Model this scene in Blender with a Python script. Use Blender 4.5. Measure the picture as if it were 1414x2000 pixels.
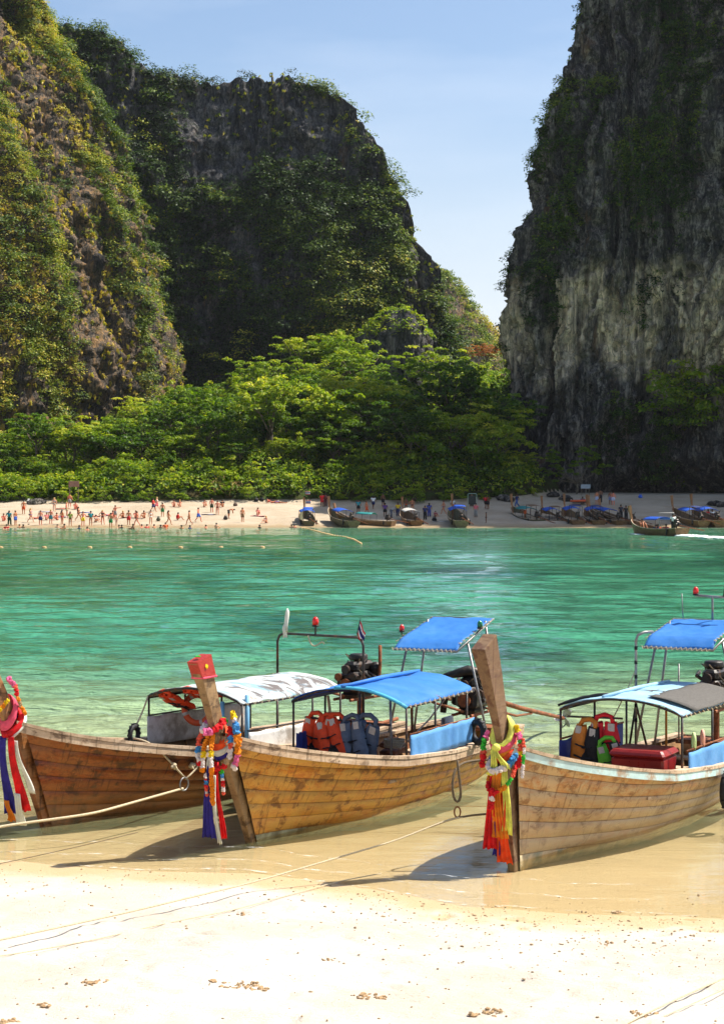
import bpy, bmesh, math, random
import numpy as np
from mathutils import Vector, Matrix, Quaternion

for o in list(bpy.data.objects):
    bpy.data.objects.remove(o)
SC = bpy.context.scene
COL = SC.collection
R = math.radians
rng = np.random.default_rng(7)
random.seed(7)

# ------------------------------------------------------------------ camera
FPX, CXP, VHP, CAMH = 3600.0, 707.0, 959.0, 4.2      # focal length in photo pixels, centre column, horizon row, eye height
cam = bpy.data.cameras.new('camera')
cam.sensor_fit = 'VERTICAL'
cam.sensor_height = 24.0
cam.lens = 24.0 * FPX / 2000.0
cam.shift_y = -(1000.0 - VHP) / 2000.0
cam.clip_start, cam.clip_end = 0.1, 6000.0
camo = bpy.data.objects.new('camera', cam)
camo.location = (0, 0, CAMH)
camo.rotation_euler = (R(90), 0, 0)
COL.objects.link(camo)
SC.camera = camo

# ------------------------------------------------------------------ sky and sun
SUN_AZ, SUN_EL = 72.0, 55.0
world = bpy.data.worlds.new('World')
SC.world = world
world.use_nodes = True
wn = world.node_tree
sky = wn.nodes.new('ShaderNodeTexSky')
sky.sky_type = 'NISHITA'
sky.sun_disc = False
sky.sun_elevation = R(SUN_EL)
sky.sun_rotation = R(SUN_AZ)
sky.air_density = 1.0
sky.dust_density = 1.6
sky.ozone_density = 2.6
wtc = wn.nodes.new('ShaderNodeTexCoord')
wmp = wn.nodes.new('ShaderNodeMapping'); wmp.inputs['Scale'].default_value = (3.0, 3.0, 14.0)
wno = wn.nodes.new('ShaderNodeTexNoise'); wno.inputs['Scale'].default_value = 1.6; wno.inputs['Detail'].default_value = 6
wrp = wn.nodes.new('ShaderNodeMapRange')
wrp.inputs['From Min'].default_value = .52; wrp.inputs['From Max'].default_value = .85; wrp.inputs['To Max'].default_value = .22
wmx = wn.nodes.new('ShaderNodeMix'); wmx.data_type = 'RGBA'
wmx.inputs['B'].default_value = (7.0, 7.3, 7.8, 1)
L = wn.links.new
L(wtc.outputs['Generated'], wmp.inputs['Vector']); L(wmp.outputs[0], wno.inputs['Vector'])
L(wno.outputs['Fac'], wrp.inputs['Value']); L(wrp.outputs[0], wmx.inputs['Factor'])
L(sky.outputs[0], wmx.inputs['A'])
wsp = wn.nodes.new('ShaderNodeSeparateXYZ'); L(wtc.outputs['Generated'], wsp.inputs[0])      # pale sea haze all round the horizon
whz = wn.nodes.new('ShaderNodeMapRange'); whz.interpolation_type = 'SMOOTHSTEP'
whz.inputs['From Min'].default_value = .04; whz.inputs['From Max'].default_value = .24; whz.inputs['To Min'].default_value = .8; whz.inputs['To Max'].default_value = 0
wm2 = wn.nodes.new('ShaderNodeMix'); wm2.data_type = 'RGBA'; wm2.inputs['B'].default_value = (5.6, 5.9, 6.3, 1)
L(wsp.outputs['Z'], whz.inputs['Value']); L(whz.outputs[0], wm2.inputs['Factor']); L(wmx.outputs['Result'], wm2.inputs['A'])
L(wm2.outputs['Result'], wn.nodes['Background'].inputs['Color'])
wn.nodes['Background'].inputs['Strength'].default_value = 0.09

SUNV = Vector((math.sin(R(SUN_AZ)) * math.cos(R(SUN_EL)), math.cos(R(SUN_AZ)) * math.cos(R(SUN_EL)), math.sin(R(SUN_EL))))
sun = bpy.data.lights.new('sun', 'SUN')
sun.energy = 4.6
sun.angle = R(0.53)
sun.color = (1.0, 0.94, 0.84)
suno = bpy.data.objects.new('sun', sun)
suno.rotation_euler = SUNV.to_track_quat('Z', 'Y').to_euler()
suno.location = (60, 20, 90)
COL.objects.link(suno)

vs = SC.view_settings
vs.view_transform = 'Standard'
vs.look = 'None'
vs.exposure = 0.92
vs.gamma = 1.0
vs.use_curve_mapping = False
SC.render.engine = 'CYCLES'
SC.cycles.use_denoising = True
SC.cycles.max_bounces = 5
SC.cycles.diffuse_bounces = 2
SC.cycles.glossy_bounces = 2
SC.cycles.transmission_bounces = 2
SC.cycles.use_adaptive_sampling = True
SC.cycles.adaptive_threshold = 0.02
SC.cycles.transparent_max_bounces = 8
SC.cycles.caustics_reflective = False
SC.cycles.caustics_refractive = False

# ------------------------------------------------------------------ helpers
def srgb(r, g, b):
    f = lambda c: (c / 255 / 12.92) if c / 255 <= 0.04045 else ((c / 255 + 0.055) / 1.055) ** 2.4
    return (f(r), f(g), f(b))

def ray(u, v, Y):                                    # a point on the sight line of photo pixel u, v at depth Y
    return np.array(((u - CXP) / FPX * Y, Y, CAMH - (v - VHP) / FPX * Y))

def _h(ix, iy, iz, s):
    h = (ix.astype(np.int64) * 374761393 + iy.astype(np.int64) * 668265263 + iz.astype(np.int64) * 2147483647 + s * 974634777) & 0xffffffff
    h = ((h ^ (h >> 13)) * 1274126177) & 0xffffffff
    h = ((h ^ (h >> 16)) * 2246822519) & 0xffffffff
    return ((h ^ (h >> 15)) & 0xffff) / 32767.5 - 1.0

def vnoise(x, y, z=0.0, s=0):
    x, y, z = np.broadcast_arrays(np.asarray(x, float), np.asarray(y, float), np.asarray(z, float))
    ix, iy, iz = np.floor(x), np.floor(y), np.floor(z)
    fx, fy, fz = x - ix, y - iy, z - iz
    fx, fy, fz = [t * t * t * (t * (t * 6 - 15) + 10) for t in (fx, fy, fz)]
    r = 0
    for a in (0, 1):
        for b in (0, 1):
            for c in (0, 1):
                r = r + _h(ix + a, iy + b, iz + c, s) * (fx if a else 1 - fx) * (fy if b else 1 - fy) * (fz if c else 1 - fz)
    return r

def fbm(x, y, z=0.0, oct=4, s=0, gain=.5, lac=2.03):
    r, a, f = 0, 1.0, 1.0
    for k in range(oct):
        r = r + a * vnoise(np.asarray(x) * f, np.asarray(y) * f, np.asarray(z) * f, s + k * 17)
        a *= gain; f *= lac
    return r

def sstep(a, b, x):
    t = np.clip((np.asarray(x, float) - a) / (b - a), 0, 1)
    return t * t * (3 - 2 * t)

def mesh_np(name, V, F, smooth=False, attr=None):
    """V (n,3), F (m,k) all polygons of one size"""
    V = np.ascontiguousarray(V, dtype=np.float32); F = np.ascontiguousarray(F, dtype=np.int32)
    me = bpy.data.meshes.new(name)
    m, k = F.shape
    me.vertices.add(len(V)); me.vertices.foreach_set('co', V.ravel())
    me.loops.add(m * k); me.loops.foreach_set('vertex_index', F.ravel())
    me.polygons.add(m)
    me.polygons.foreach_set('loop_start', np.arange(0, m * k, k, dtype=np.int32))
    if smooth:
        me.polygons.foreach_set('use_smooth', np.ones(m, dtype=bool))
    me.update(calc_edges=True)
    if attr:
        for an, av in attr.items():
            a = me.attributes.new(an, 'FLOAT', 'POINT')
            a.data.foreach_set('value', np.ascontiguousarray(av, dtype=np.float32))
    return me

def grid_faces(nr, nc, off=0):
    i = np.arange(nr - 1)[:, None]; j = np.arange(nc - 1)[None, :]
    a = i * nc + j
    return np.stack([a, a + 1, a + nc + 1, a + nc], -1).reshape(-1, 4) + off

class MB:
    """collects shapes into one mesh"""
    def __init__(self):
        self.v, self.f = [], []
    def add(self, vs, fs):
        b = len(self.v)
        self.v += [tuple(map(float, p)) for p in vs]
        self.f += [tuple(i + b for i in f) for f in fs]
        return self
    def box(self, c, s, rot=None, taper=1.0, bev=0.0):
        hx, hy, hz = s[0] / 2, s[1] / 2, s[2] / 2
        if bev > 0:
            b = min(bev, hx * .9, hy * .9, hz * .9)
            prof = [(-hx + b, -hy), (hx - b, -hy), (hx, -hy + b), (hx, hy - b), (hx - b, hy), (-hx + b, hy), (-hx, hy - b), (-hx, -hy + b)]
            sh = lambda k: [(x * k[0], y * k[1]) for x, y in prof]
            kk = ((hx - b) / hx, (hy - b) / hy)
            rings = [(sh(kk), -hz), (sh((1, 1)), -hz + b), (sh((taper, taper)), hz - b), (sh((kk[0] * taper, kk[1] * taper)), hz)]
            vs = [(x, y, z) for pr, z in rings for x, y in pr]
            fs = [tuple(range(7, -1, -1)), tuple(range(24, 32))]
            for r in range(3):
                for i in range(8):
                    j = (i + 1) % 8
                    fs.append((r * 8 + i, r * 8 + j, r * 8 + 8 + j, r * 8 + 8 + i))
        else:
            vs = [(sx * hx * (taper if sz > 0 else 1), sy * hy * (taper if sz > 0 else 1), sz * hz) for sz in (-1, 1) for sy in (-1, 1) for sx in (-1, 1)]
            fs = [(0, 2, 3, 1), (4, 5, 7, 6), (0, 1, 5, 4), (2, 6, 7, 3), (0, 4, 6, 2), (1, 3, 7, 5)]
        M = rot if rot is not None else Matrix.Identity(3)
        vs = [tuple(M @ Vector(p) + Vector(c)) for p in vs]
        return self.add(vs, fs)
    def tube(self, pts, r, n=6, cap=True, closed=False, flat=1.0):
        P = [Vector(p) for p in pts]; m = len(P)
        rr = list(r) if hasattr(r, '__len__') else [r] * m
        vs, fs = [], []
        nrm = None
        for i in range(m):
            if closed:
                t = P[(i + 1) % m] - P[i - 1]
            else:
                t = P[min(i + 1, m - 1)] - P[max(i - 1, 0)]
            if t.length < 1e-9: t = Vector((0, 0, 1))
            t.normalize()
            if nrm is None:
                nrm = t.orthogonal()
            nrm = nrm - t * nrm.dot(t)
            if nrm.length < 1e-6: nrm = t.orthogonal()
            nrm.normalize()
            bn = t.cross(nrm)
            for k in range(n):
                a = 2 * math.pi * k / n
                vs.append(P[i] + (nrm * math.cos(a) + bn * math.sin(a) * flat) * rr[i])
        for i in range(m if closed else m - 1):
            i2 = (i + 1) % m
            for k in range(n):
                k2 = (k + 1) % n
                fs.append((i * n + k, i * n + k2, i2 * n + k2, i2 * n + k))
        if cap and not closed:
            fs.append(tuple(range(n - 1, -1, -1))); fs.append(tuple((m - 1) * n + k for k in range(n)))
        return self.add(vs, fs)
    def ell(self, c, rad, nu=10, nv=7, rot=None, jit=0.0, seed=0):
        rd = random.Random(seed)
        vs = [(0, 0, -1)]; fs = []
        for i in range(1, nv):
            ph = -math.pi / 2 + math.pi * i / nv
            for k in range(nu):
                a = 2 * math.pi * k / nu
                vs.append((math.cos(ph) * math.cos(a), math.cos(ph) * math.sin(a), math.sin(ph)))
        vs.append((0, 0, 1))
        for k in range(nu):
            fs.append((0, 1 + (k + 1) % nu, 1 + k))
        for i in range(nv - 2):
            for k in range(nu):
                k2 = (k + 1) % nu
                a = 1 + i * nu
                fs.append((a + k, a + k2, a + nu + k2, a + nu + k))
        top = len(vs) - 1; a = 1 + (nv - 2) * nu
        for k in range(nu):
            fs.append((a + k, a + (k + 1) % nu, top))
        M = rot if rot is not None else Matrix.Identity(3)
        out = []
        for p in vs:
            q = 1 + jit * (rd.random() * 2 - 1)
            out.append(M @ Vector((p[0] * rad[0] * q, p[1] * rad[1] * q, p[2] * rad[2] * q)) + Vector(c))
        return self.add(out, fs)
    def lathe(self, prof, n=14, M=None):
        """prof: list of (radius, z)"""
        vs, fs = [], []
        for r, z in prof:
            for k in range(n):
                a = 2 * math.pi * k / n
                p = Vector((r * math.cos(a), r * math.sin(a), z))
                vs.append((M @ p) if M is not None else p)
        for i in range(len(prof) - 1):
            for k in range(n):
                k2 = (k + 1) % n
                fs.append((i * n + k, i * n + k2, (i + 1) * n + k2, (i + 1) * n + k))
        fs.append(tuple(range(n - 1, -1, -1))); fs.append(tuple((len(prof) - 1) * n + k for k in range(n)))
        return self.add(vs, fs)
    def sheet(self, P, th=0.0, nrm=None):
        """P: rows of points; a thin slab of thickness th below/behind"""
        nr, nc = len(P), len(P[0])
        A = np.array(P, float)
        fs = [tuple(f) for f in grid_faces(nr, nc)]
        if th == 0:
            return self.add(A.reshape(-1, 3), fs)
        du = np.gradient(A, axis=1); dv = np.gradient(A, axis=0)
        N = np.cross(du, dv); N /= np.maximum(np.linalg.norm(N, axis=-1, keepdims=True), 1e-9)
        B = A - N * th
        V = np.concatenate([A.reshape(-1, 3), B.reshape(-1, 3)])
        o = nr * nc
        fs += [tuple(int(x) + o for x in f[::-1]) for f in fs]
        ring = [j for j in range(nc)] + [i * nc + nc - 1 for i in range(1, nr)] + [(nr - 1) * nc + j for j in range(nc - 2, -1, -1)] + [i * nc for i in range(nr - 2, 0, -1)]
        for a, b in zip(ring, ring[1:] + ring[:1]):
            fs.append((b, a, a + o, b + o))
        return self.add(V, fs)
    def mesh(self, name, smooth=False):
        me = bpy.data.meshes.new(name)
        me.from_pydata(self.v, [], self.f)
        if smooth:
            me.polygons.foreach_set('use_smooth', [True] * len(me.polygons))
        me.update()
        return me
    def build(self, name, mat, parent=None, smooth=False):
        return obj(name, self.mesh(name, smooth), mat, parent)

def obj(name, me, mat=None, parent=None):
    o = bpy.data.objects.new(name, me)
    if mat is not None and me is not None and not me.materials:
        me.materials.append(mat)
    COL.objects.link(o)
    if parent is not None:
        o.parent = parent
    return o

def setmat(o, mat):                                   # material on the object, the mesh stays shared
    if not o.material_slots:
        o.data.materials.append(mat)
    o.material_slots[0].link = 'OBJECT'
    o.material_slots[0].material = mat

def tag(o, label=None, cat=None, group=None, kind=None):
    if label: o['label'] = label
    if cat: o['category'] = cat
    if group: o['group'] = group
    if kind: o['kind'] = kind
    return o

def empty(name, loc=(0, 0, 0), rz=0.0):
    o = bpy.data.objects.new(name, None)
    o.location = loc; o.rotation_euler = (0, 0, rz)
    o.empty_display_size = .2
    COL.objects.link(o)
    return o

def copy_tree(o, parent=None):
    c = o.copy(); COL.objects.link(c); c.parent = parent
    for ch in o.children:
        copy_tree(ch, c)
    return c

# ------------------------------------------------------------------ material kit
class NT:
    def __init__(self, name):
        self.m = bpy.data.materials.new(name); self.m.use_nodes = True
        self.t = self.m.node_tree
        self.t.nodes.clear()
        self.out = self.t.nodes.new('ShaderNodeOutputMaterial')
    def n(self, typ, **kw):
        nd = self.t.nodes.new('ShaderNode' + typ)
        for k, v in kw.items():
            if hasattr(nd, k) and k not in ('Scale',):
                setattr(nd, k, v)
        return nd
    def l(self, a, b):
        self.t.links.new(a, b)
    def val(self, sock, x):
        if hasattr(x, 'links') or isinstance(x, bpy.types.NodeSocket):
            self.l(x, sock)
        else:
            if sock.type == 'RGBA' and len(x) == 3: x = (*x, 1)
            sock.default_value = x
    def coord(self, kind='Object', scale=(1, 1, 1), loc=(0, 0, 0)):
        mp = self.n('Mapping')
        if kind == 'World':
            g = self.n('NewGeometry'); self.l(g.outputs['Position'], mp.inputs['Vector'])
        else:
            tc = self.n('TexCoord'); self.l(tc.outputs[kind], mp.inputs['Vector'])
        mp.inputs['Scale'].default_value = scale
        mp.inputs['Location'].default_value = loc
        return mp.outputs[0]
    def noise(self, vec, scale=5, detail=4, rough=.55, dist=0.0):
        nd = self.n('TexNoise')
        self.l(vec, nd.inputs['Vector'])
        nd.inputs['Scale'].default_value = scale; nd.inputs['Detail'].default_value = detail
        nd.inputs['Roughness'].default_value = rough; nd.inputs['Distortion'].default_value = dist
        return nd.outputs['Fac']
    def rng(self, x, a, b, c=0.0, d=1.0):
        nd = self.n('MapRange'); nd.interpolation_type = 'SMOOTHSTEP'
        self.val(nd.inputs['Value'], x)
        for i, q in zip(('From Min', 'From Max', 'To Min', 'To Max'), (a, b, c, d)):
            nd.inputs[i].default_value = q
        return nd.outputs[0]
    def mix(self, f, a, b, mode='MIX'):
        nd = self.n('Mix'); nd.data_type = 'RGBA'; nd.blend_type = mode
        self.val(nd.inputs['Factor'], f); self.val(nd.inputs['A'], a); self.val(nd.inputs['B'], b)
        return nd.outputs['Result']
    def ramp(self, f, stops):
        nd = self.n('ValToRGB'); cr = nd.color_ramp
        while len(cr.elements) < len(stops): cr.elements.new(.5)
        for e, (p, c) in zip(cr.elements, stops):
            e.position = p; e.color = (*c, 1) if len(c) == 3 else c
        self.l(f, nd.inputs['Fac'])
        return nd.outputs['Color']
    def math(self, op, a, b=0.0):
        nd = self.n('Math'); nd.operation = op
        self.val(nd.inputs[0], a); self.val(nd.inputs[1], b)
        return nd.outputs[0]
    def bump(self, h, strength=.5, dist=.02, nrm=None):
        nd = self.n('Bump'); nd.inputs['Strength'].default_value = strength; nd.inputs['Distance'].default_value = dist
        self.l(h, nd.inputs['Height'])
        if nrm is not None: self.l(nrm, nd.inputs['Normal'])
        return nd.outputs[0]
    def principled(self, col, rough=.6, nrm=None, metal=0.0, spec=.5, **kw):
        p = self.n('BsdfPrincipled')
        self.val(p.inputs['Base Color'], col); self.val(p.inputs['Roughness'], rough)
        p.inputs['Metallic'].default_value = metal
        p.inputs['Specular IOR Level'].default_value = spec
        if nrm is not None: self.l(nrm, p.inputs['Normal'])
        self.l(p.outputs[0], self.out.inputs['Surface'])
        return p
    def objrand(self):
        return self.n('ObjectInfo').outputs['Random']

def mat_plain(name, col, rough=.6, var=.18, scale=9.0, bump=.15, metal=0.0, spec=.4, dirt=None, dirt_amt=.5, kind='Object', dist=.01, transl=0.0):
    n = NT(name)
    c = n.coord(kind)
    f = n.noise(c, scale, 5, .6)
    f2 = n.noise(c, scale * 4.3, 3, .6)
    lo = tuple(x * (1 - var) for x in col); hi = tuple(min(1, x * (1 + var)) for x in col)
    cc = n.mix(n.rng(f, .35, .65), lo, hi)
    if dirt is not None:
        cc = n.mix(n.math('MULTIPLY', n.rng(n.noise(c, scale * .6, 6, .65), .48, .68), dirt_amt), cc, dirt)
    nr = n.bump(f2, bump, dist) if bump > 0 else None
    p = n.principled(cc, n.rng(f2, .3, .7, max(0, rough - .08), min(1, rough + .08)), nr, metal, spec)
    if transl > 0:
        tr = n.n('BsdfTranslucent'); n.val(tr.inputs['Color'], cc)
        mx = n.n('MixShader'); mx.inputs[0].default_value = transl
        n.l(p.outputs[0], mx.inputs[1]); n.l(tr.outputs[0], mx.inputs[2]); n.l(mx.outputs[0], n.out.inputs['Surface'])
    return n.m

def mat_leaf(name, stops, transl=.35, rough=.55, var=.25):
    """leaf colour from the per-leaf attribute tint, plus a per-plant shift"""
    n = NT(name)
    a = n.n('Attribute'); a.attribute_name = 'tint'
    r = n.objrand()
    t = n.math('ADD', a.outputs['Fac'], n.rng(r, 0, 1, -var * .5, var * .5))
    c = n.ramp(t, stops)
    p = n.principled(c, rough, None, 0, .25)
    tr = n.n('BsdfTranslucent')               # light shining through a leaf comes out yellower
    n.l(n.mix(1.0, c, (1.32, 1.40, .55), 'MULTIPLY'), tr.inputs['Color'])
    mx = n.n('MixShader'); mx.inputs[0].default_value = transl
    n.l(p.outputs[0], mx.inputs[1]); n.l(tr.outputs[0], mx.inputs[2]); n.l(mx.outputs[0], n.out.inputs['Surface'])
    return n.m

M = {}
# ================================================================== ground heights
_SHX = np.array([-80, -30, -9, -4.1, -1.2, -.2, 1.0, 2.2, 3.6, 9, 30, 80.])
_SHY = np.array([23, 22.0, 21.2, 20.75, 20.3, 19.6, 18.75, 18.4, 18.25, 17.8, 17, 15.])
def shore_near(x):
    return np.interp(x, _SHX, _SHY) + .10 * vnoise(np.asarray(x) * .55, 0, 0, 3) + .03 * vnoise(np.asarray(x) * 2.1, 0, 0, 4)

def near_z(x, y):                                     # dry beach, wet strip and sea bed in one profile
    d = np.asarray(y, float) - shore_near(x)
    z = np.where(d < 0, -.052 * d, -.045 * d)
    z = np.where(d > 4, -.18 - .055 * (d - 4), z)
    z = np.maximum(z, -2.6)
    dry = sstep(.3, 3.0, -d)
    z = z + dry * (.030 * fbm(np.asarray(x) * .8, np.asarray(y) * 1.3, 0, 4, 11) + .012 * fbm(np.asarray(x) * 4.0, np.asarray(y) * 5.0, 0, 3, 12))
    return z

def shore_far(x):
    return 212.5 + 1.2 * vnoise(np.asarray(x) * .05, 3.3, 0, 5) + .3 * vnoise(np.asarray(x) * .3, 1.3, 0, 6)

def veg_line(x):                                      # where sand ends and plants begin
    x = np.asarray(x, float)
    return 239.5 + 2.6 * vnoise(x * .11, .7, 0, 21) + 1.2 * vnoise(x * .35, 2.7, 0, 22) + 30 * sstep(19.5, 33, x)

def far_z(x, y):
    x = np.asarray(x, float); y = np.asarray(y, float)
    d = y - shore_far(x)
    z = np.where(d < 0, .10 * d, .105 * d)
    z = np.maximum(z, -2.6)
    z = z + np.where(d > 1, 1, 0) * (.10 * fbm(x * .3, y * .3, 0, 4, 31)) * sstep(1, 6, d)
    up = np.clip(y - veg_line(x), 0, None)
    s = np.interp(x, [-120, -60, -42, -25, -8, 4, 14, 24, 60], [.03, .04, .06, .14, .235, .25, .20, .15, .08])
    rise = s * np.minimum(up, 62) + .05 * np.clip(up - 62, 0, 60)
    bank = 1.1 * sstep(0, 4, up)
    return np.minimum(z, 2.95 + .02 * d) + rise + bank + sstep(2, 12, up) * 1.3 * fbm(x * .07, y * .07, 0, 4, 33)

def ground_hit(u, v, y0=206.0, y1=262.0):             # where the sight line of pixel u, v meets the far shore
    ys_ = np.linspace(y0, y1, 240)
    x = (u - CXP) / FPX * ys_; g = far_z(x, ys_)
    k = np.nonzero(g >= CAMH - (v - VHP) / FPX * ys_)[0]
    k = k[0] if len(k) else -1
    return Vector((x[k], ys_[k], g[k]))

# ================================================================== materials of the land
def make_sand(name, dry, dry2, wet, z0, z1, near=True):
    n = NT(name)
    w = n.coord('World')
    sep = n.n('SeparateXYZ'); n.l(w, sep.inputs[0])
    big = n.noise(w, .55 if near else .25, 5, .6)
    fine = n.noise(w, 26 if near else 2.5, 6, .7)
    grit = n.noise(w, 190 if near else 9, 2, .6)
    c = n.mix(n.rng(big, .35, .65), dry, dry2)
    c = n.mix(n.math('MULTIPLY', n.rng(fine, .54, .74), .6), c, tuple(x * .66 for x in dry2))
    c = n.mix(n.math('MULTIPLY', n.rng(grit, .60, .74), .35), c, tuple(x * .5 for x in dry2))
    wob = n.math('ADD', sep.outputs['Z'], n.math('MULTIPLY', n.math('SUBTRACT', n.noise(w, 1.3, 4, .6), .5), (z1 - z0) * 1.6))
    wetf = n.rng(wob, z0, z1, 1.0, 0.0)
    c = n.mix(wetf, c, wet)
    ripple = n.noise(n.coord('World', (1.5, 9, 1)), 3.0, 5, .6, .4)
    h = n.math('ADD', n.math('MULTIPLY', fine, 1.0), n.math('MULTIPLY', grit, .25))
    h = n.math('ADD', h, n.math('MULTIPLY', ripple, .5))
    nr = n.bump(h, .75 if near else .7, .026 if near else .12)
    n.principled(c, n.rng(wetf, 0, 1, .9, .42), nr, 0, .3)
    return n.m

M['sand'] = make_sand('sand', srgb(203, 194, 180), srgb(190, 178, 161), srgb(198, 172, 130), .015, .075)
M['sand_far'] = make_sand('sand_far', srgb(182, 167, 144), srgb(168, 151, 127), srgb(160, 136, 100), .05, .45, False)

def make_rock(name, dark, mid, light, pale=None, zband=None, streak=1.0):
    n = NT(name)
    w = n.coord('World')
    wv = n.coord('World', (1, 1, .13))
    big = n.noise(w, .06, 5, .6)
    med = n.noise(wv, .55, 6, .65, .3)
    fin = n.noise(n.coord('World', (1, 1, .4)), 2.6, 5, .7)
    c = n.ramp(n.math('ADD', n.math('MULTIPLY', med, .52), n.math('MULTIPLY', fin, .48)), [(.40, dark), (.5, mid), (.60, light)])
    if pale is not None:
        sep = n.n('SeparateXYZ'); n.l(w, sep.inputs[0])
        zz = n.math('ADD', sep.outputs['Z'], n.math('MULTIPLY', n.math('SUBTRACT', n.noise(w, .11, 4, .6), .5), 26))
        zm = n.math('MULTIPLY', n.rng(zz, zband[0], zband[1]), n.rng(zz, zband[2], zband[3], 1, 0))
        pm = n.math('MULTIPLY', zm, n.rng(n.noise(n.coord('World', (1, 1, .35)), .22, 5, .6), .38, .56))
        stk = n.rng(n.noise(n.coord('World', (1, 1, .045)), .9, 4, .6), .40, .62)
        c = n.mix(n.math('MULTIPLY', pm, n.math('ADD', n.math('MULTIPLY', stk, .7), .3)), c, pale)
    wn_ = n.n('TexNoise'); n.l(w, wn_.inputs['Vector']); wn_.inputs['Scale'].default_value = .5; wn_.inputs['Detail'].default_value = 4
    for sc, wd, am in ((.55, .05, .5), (1.9, .06, .4)):
        vo = n.n('TexVoronoi'); vo.feature = 'DISTANCE_TO_EDGE'; vo.inputs['Scale'].default_value = sc
        sm = n.n('VectorMath'); sm.operation = 'ADD'
        n.l(n.coord('World', (1, 1, .15)), sm.inputs[0]); n.l(wn_.outputs['Color'], sm.inputs[1]); n.l(sm.outputs[0], vo.inputs['Vector'])
        c = n.mix(n.math('MULTIPLY', n.rng(vo.outputs['Distance'], 0, wd, 1, 0), am), c, tuple(x * .35 for x in dark))
    orange = n.rng(n.noise(n.coord('World', (1, 1, .3)), .35, 4, .6), .60, .74)
    c = n.mix(n.math('MULTIPLY', orange, .45), c, srgb(132, 96, 62))
    moss = n.rng(n.noise(w, .42, 6, .68), .52, .66)
    c = n.mix(n.math('MULTIPLY', moss, .5), c, srgb(44, 54, 26))
    h = n.math('ADD', n.math('MULTIPLY', med, 1.0), n.math('MULTIPLY', fin, .5))
    nr = n.bump(h, .9, 1.1)
    n.principled(c, .9, nr, 0, .2)
    return n.m
M['rock_a'] = make_rock('limestone_tan', srgb(40, 40, 42), srgb(92, 82, 70), srgb(158, 124, 84))  # warmer stone, brown to tan
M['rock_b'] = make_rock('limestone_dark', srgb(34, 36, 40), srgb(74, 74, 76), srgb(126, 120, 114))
M['rock_c'] = make_rock('limestone_pale_band', srgb(30, 30, 32), srgb(74, 70, 67), srgb(150, 141, 130), srgb(244, 220, 184), (17, 22, 31, 38))
nn = NT('leaf_litter')
_w = nn.coord('World')
nn.principled(nn.mix(nn.rng(nn.noise(_w, .5, 6, .65), .4, .62), srgb(58, 52, 30), srgb(52, 70, 26)), .95, nn.bump(nn.noise(_w, 2.5, 4), .8, .3), 0, .1)
M['litter'] = nn.m

# ================================================================== near beach and sea bed
xs = np.concatenate([[-400, -200, -90, -50, -30, -20, -14, -11, -9], np.arange(-7.5, 8.01, .05), [9, 11, 14, 20, 30, 50, 90, 200, 400]])
ys = np.concatenate([[-120, -60, -30, -12, -2, 4, 8, 10, 11.5], np.arange(12.5, 22.6, .05), np.arange(22.8, 27, .3), [28, 31, 36, 44, 56, 75, 110, 160, 204]])
X, Y = np.meshgrid(xs, ys)
Z = near_z(X, Y)
# trodden places and little scarps of dug-up sand
rs = np.random.default_rng(5)
for k in range(330):
    cx, cy = rs.uniform(-6, 6), rs.uniform(12.6, 18.2)
    a, b, an = rs.uniform(.08, .16), rs.uniform(.04, .08), rs.uniform(0, 3.14)
    dx, dy = X - cx, Y - cy
    p = (dx * math.cos(an) + dy * math.sin(an)) / a; q = (-dx * math.sin(an) + dy * math.cos(an)) / b
    r2 = p * p + q * q
    Z = Z + np.where(r2 < 9, rs.uniform(.008, .024) * (np.exp(-r2 * .5) * -1.0 + .55 * np.exp(-(np.sqrt(r2) - 1.7) ** 2 * 2.2)), 0)
V = np.stack([X, Y, Z], -1).reshape(-1, 3)
tag(obj('beach', mesh_np('beach', V, grid_faces(len(ys), len(xs)), True), M['sand']), kind='structure')

# far beach and hillside
xs = np.concatenate([[-420, -250, -150, -110], np.arange(-90, 90.1, .8), [110, 150, 250, 420]])
ys = np.concatenate([[200, 204], np.arange(206, 275.1, .5)])
X, Y = np.meshgrid(xs, ys); Z = far_z(X, Y)
Z = np.where(Y < 205, -2.7, Z)
tag(obj('beach_far', mesh_np('beach_far', np.stack([X, Y, Z], -1).reshape(-1, 3), grid_faces(len(ys), len(xs)), True), M['sand_far']), kind='structure')
xs = np.concatenate([[-420, -250, -150, -110], np.arange(-90, 90.1, 1.2), [110, 150, 250, 420]])
ys = np.concatenate([np.arange(0, 3, .5), np.arange(3, 100, 1.2), [110, 130, 170, 240]])
X, T = np.meshgrid(xs, ys)
Y = veg_line(X) + .6 + T
Z = far_z(X, Y) + .12
tag(obj('hillside', mesh_np('hillside', np.stack([X, Y, Z], -1).reshape(-1, 3), grid_faces(len(ys), len(xs)), True), M['litter']), kind='structure')
# the land behind everything, out to the horizon
mb = MB(); mb.sheet([[(-5000, 300, -3.2), (5000, 300, -3.2)], [(-5000, 5500, -3.2), (5000, 5500, -3.2)]])
tag(mb.build('ground', M['litter']), kind='structure')

# ================================================================== cliffs
def spline(pts, n):
    P = np.array(pts, float)
    d = np.r_[0, np.cumsum(np.linalg.norm(np.diff(P[:, :2], axis=0), axis=1))]
    t = np.linspace(0, d[-1], n)
    out = np.stack([np.interp(t, d, P[:, k]) for k in range(P.shape[1])], 1)
    k = max(3, n // 22) | 1
    pad = k // 2
    ker = np.hanning(k + 2)[1:-1]; ker /= ker.sum()
    ext = np.concatenate([np.repeat(out[:1], pad, 0), out, np.repeat(out[-1:], pad, 0)])
    return np.stack([np.convolve(ext[:, c], ker, 'valid') for c in range(out.shape[1])], 1)

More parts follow.
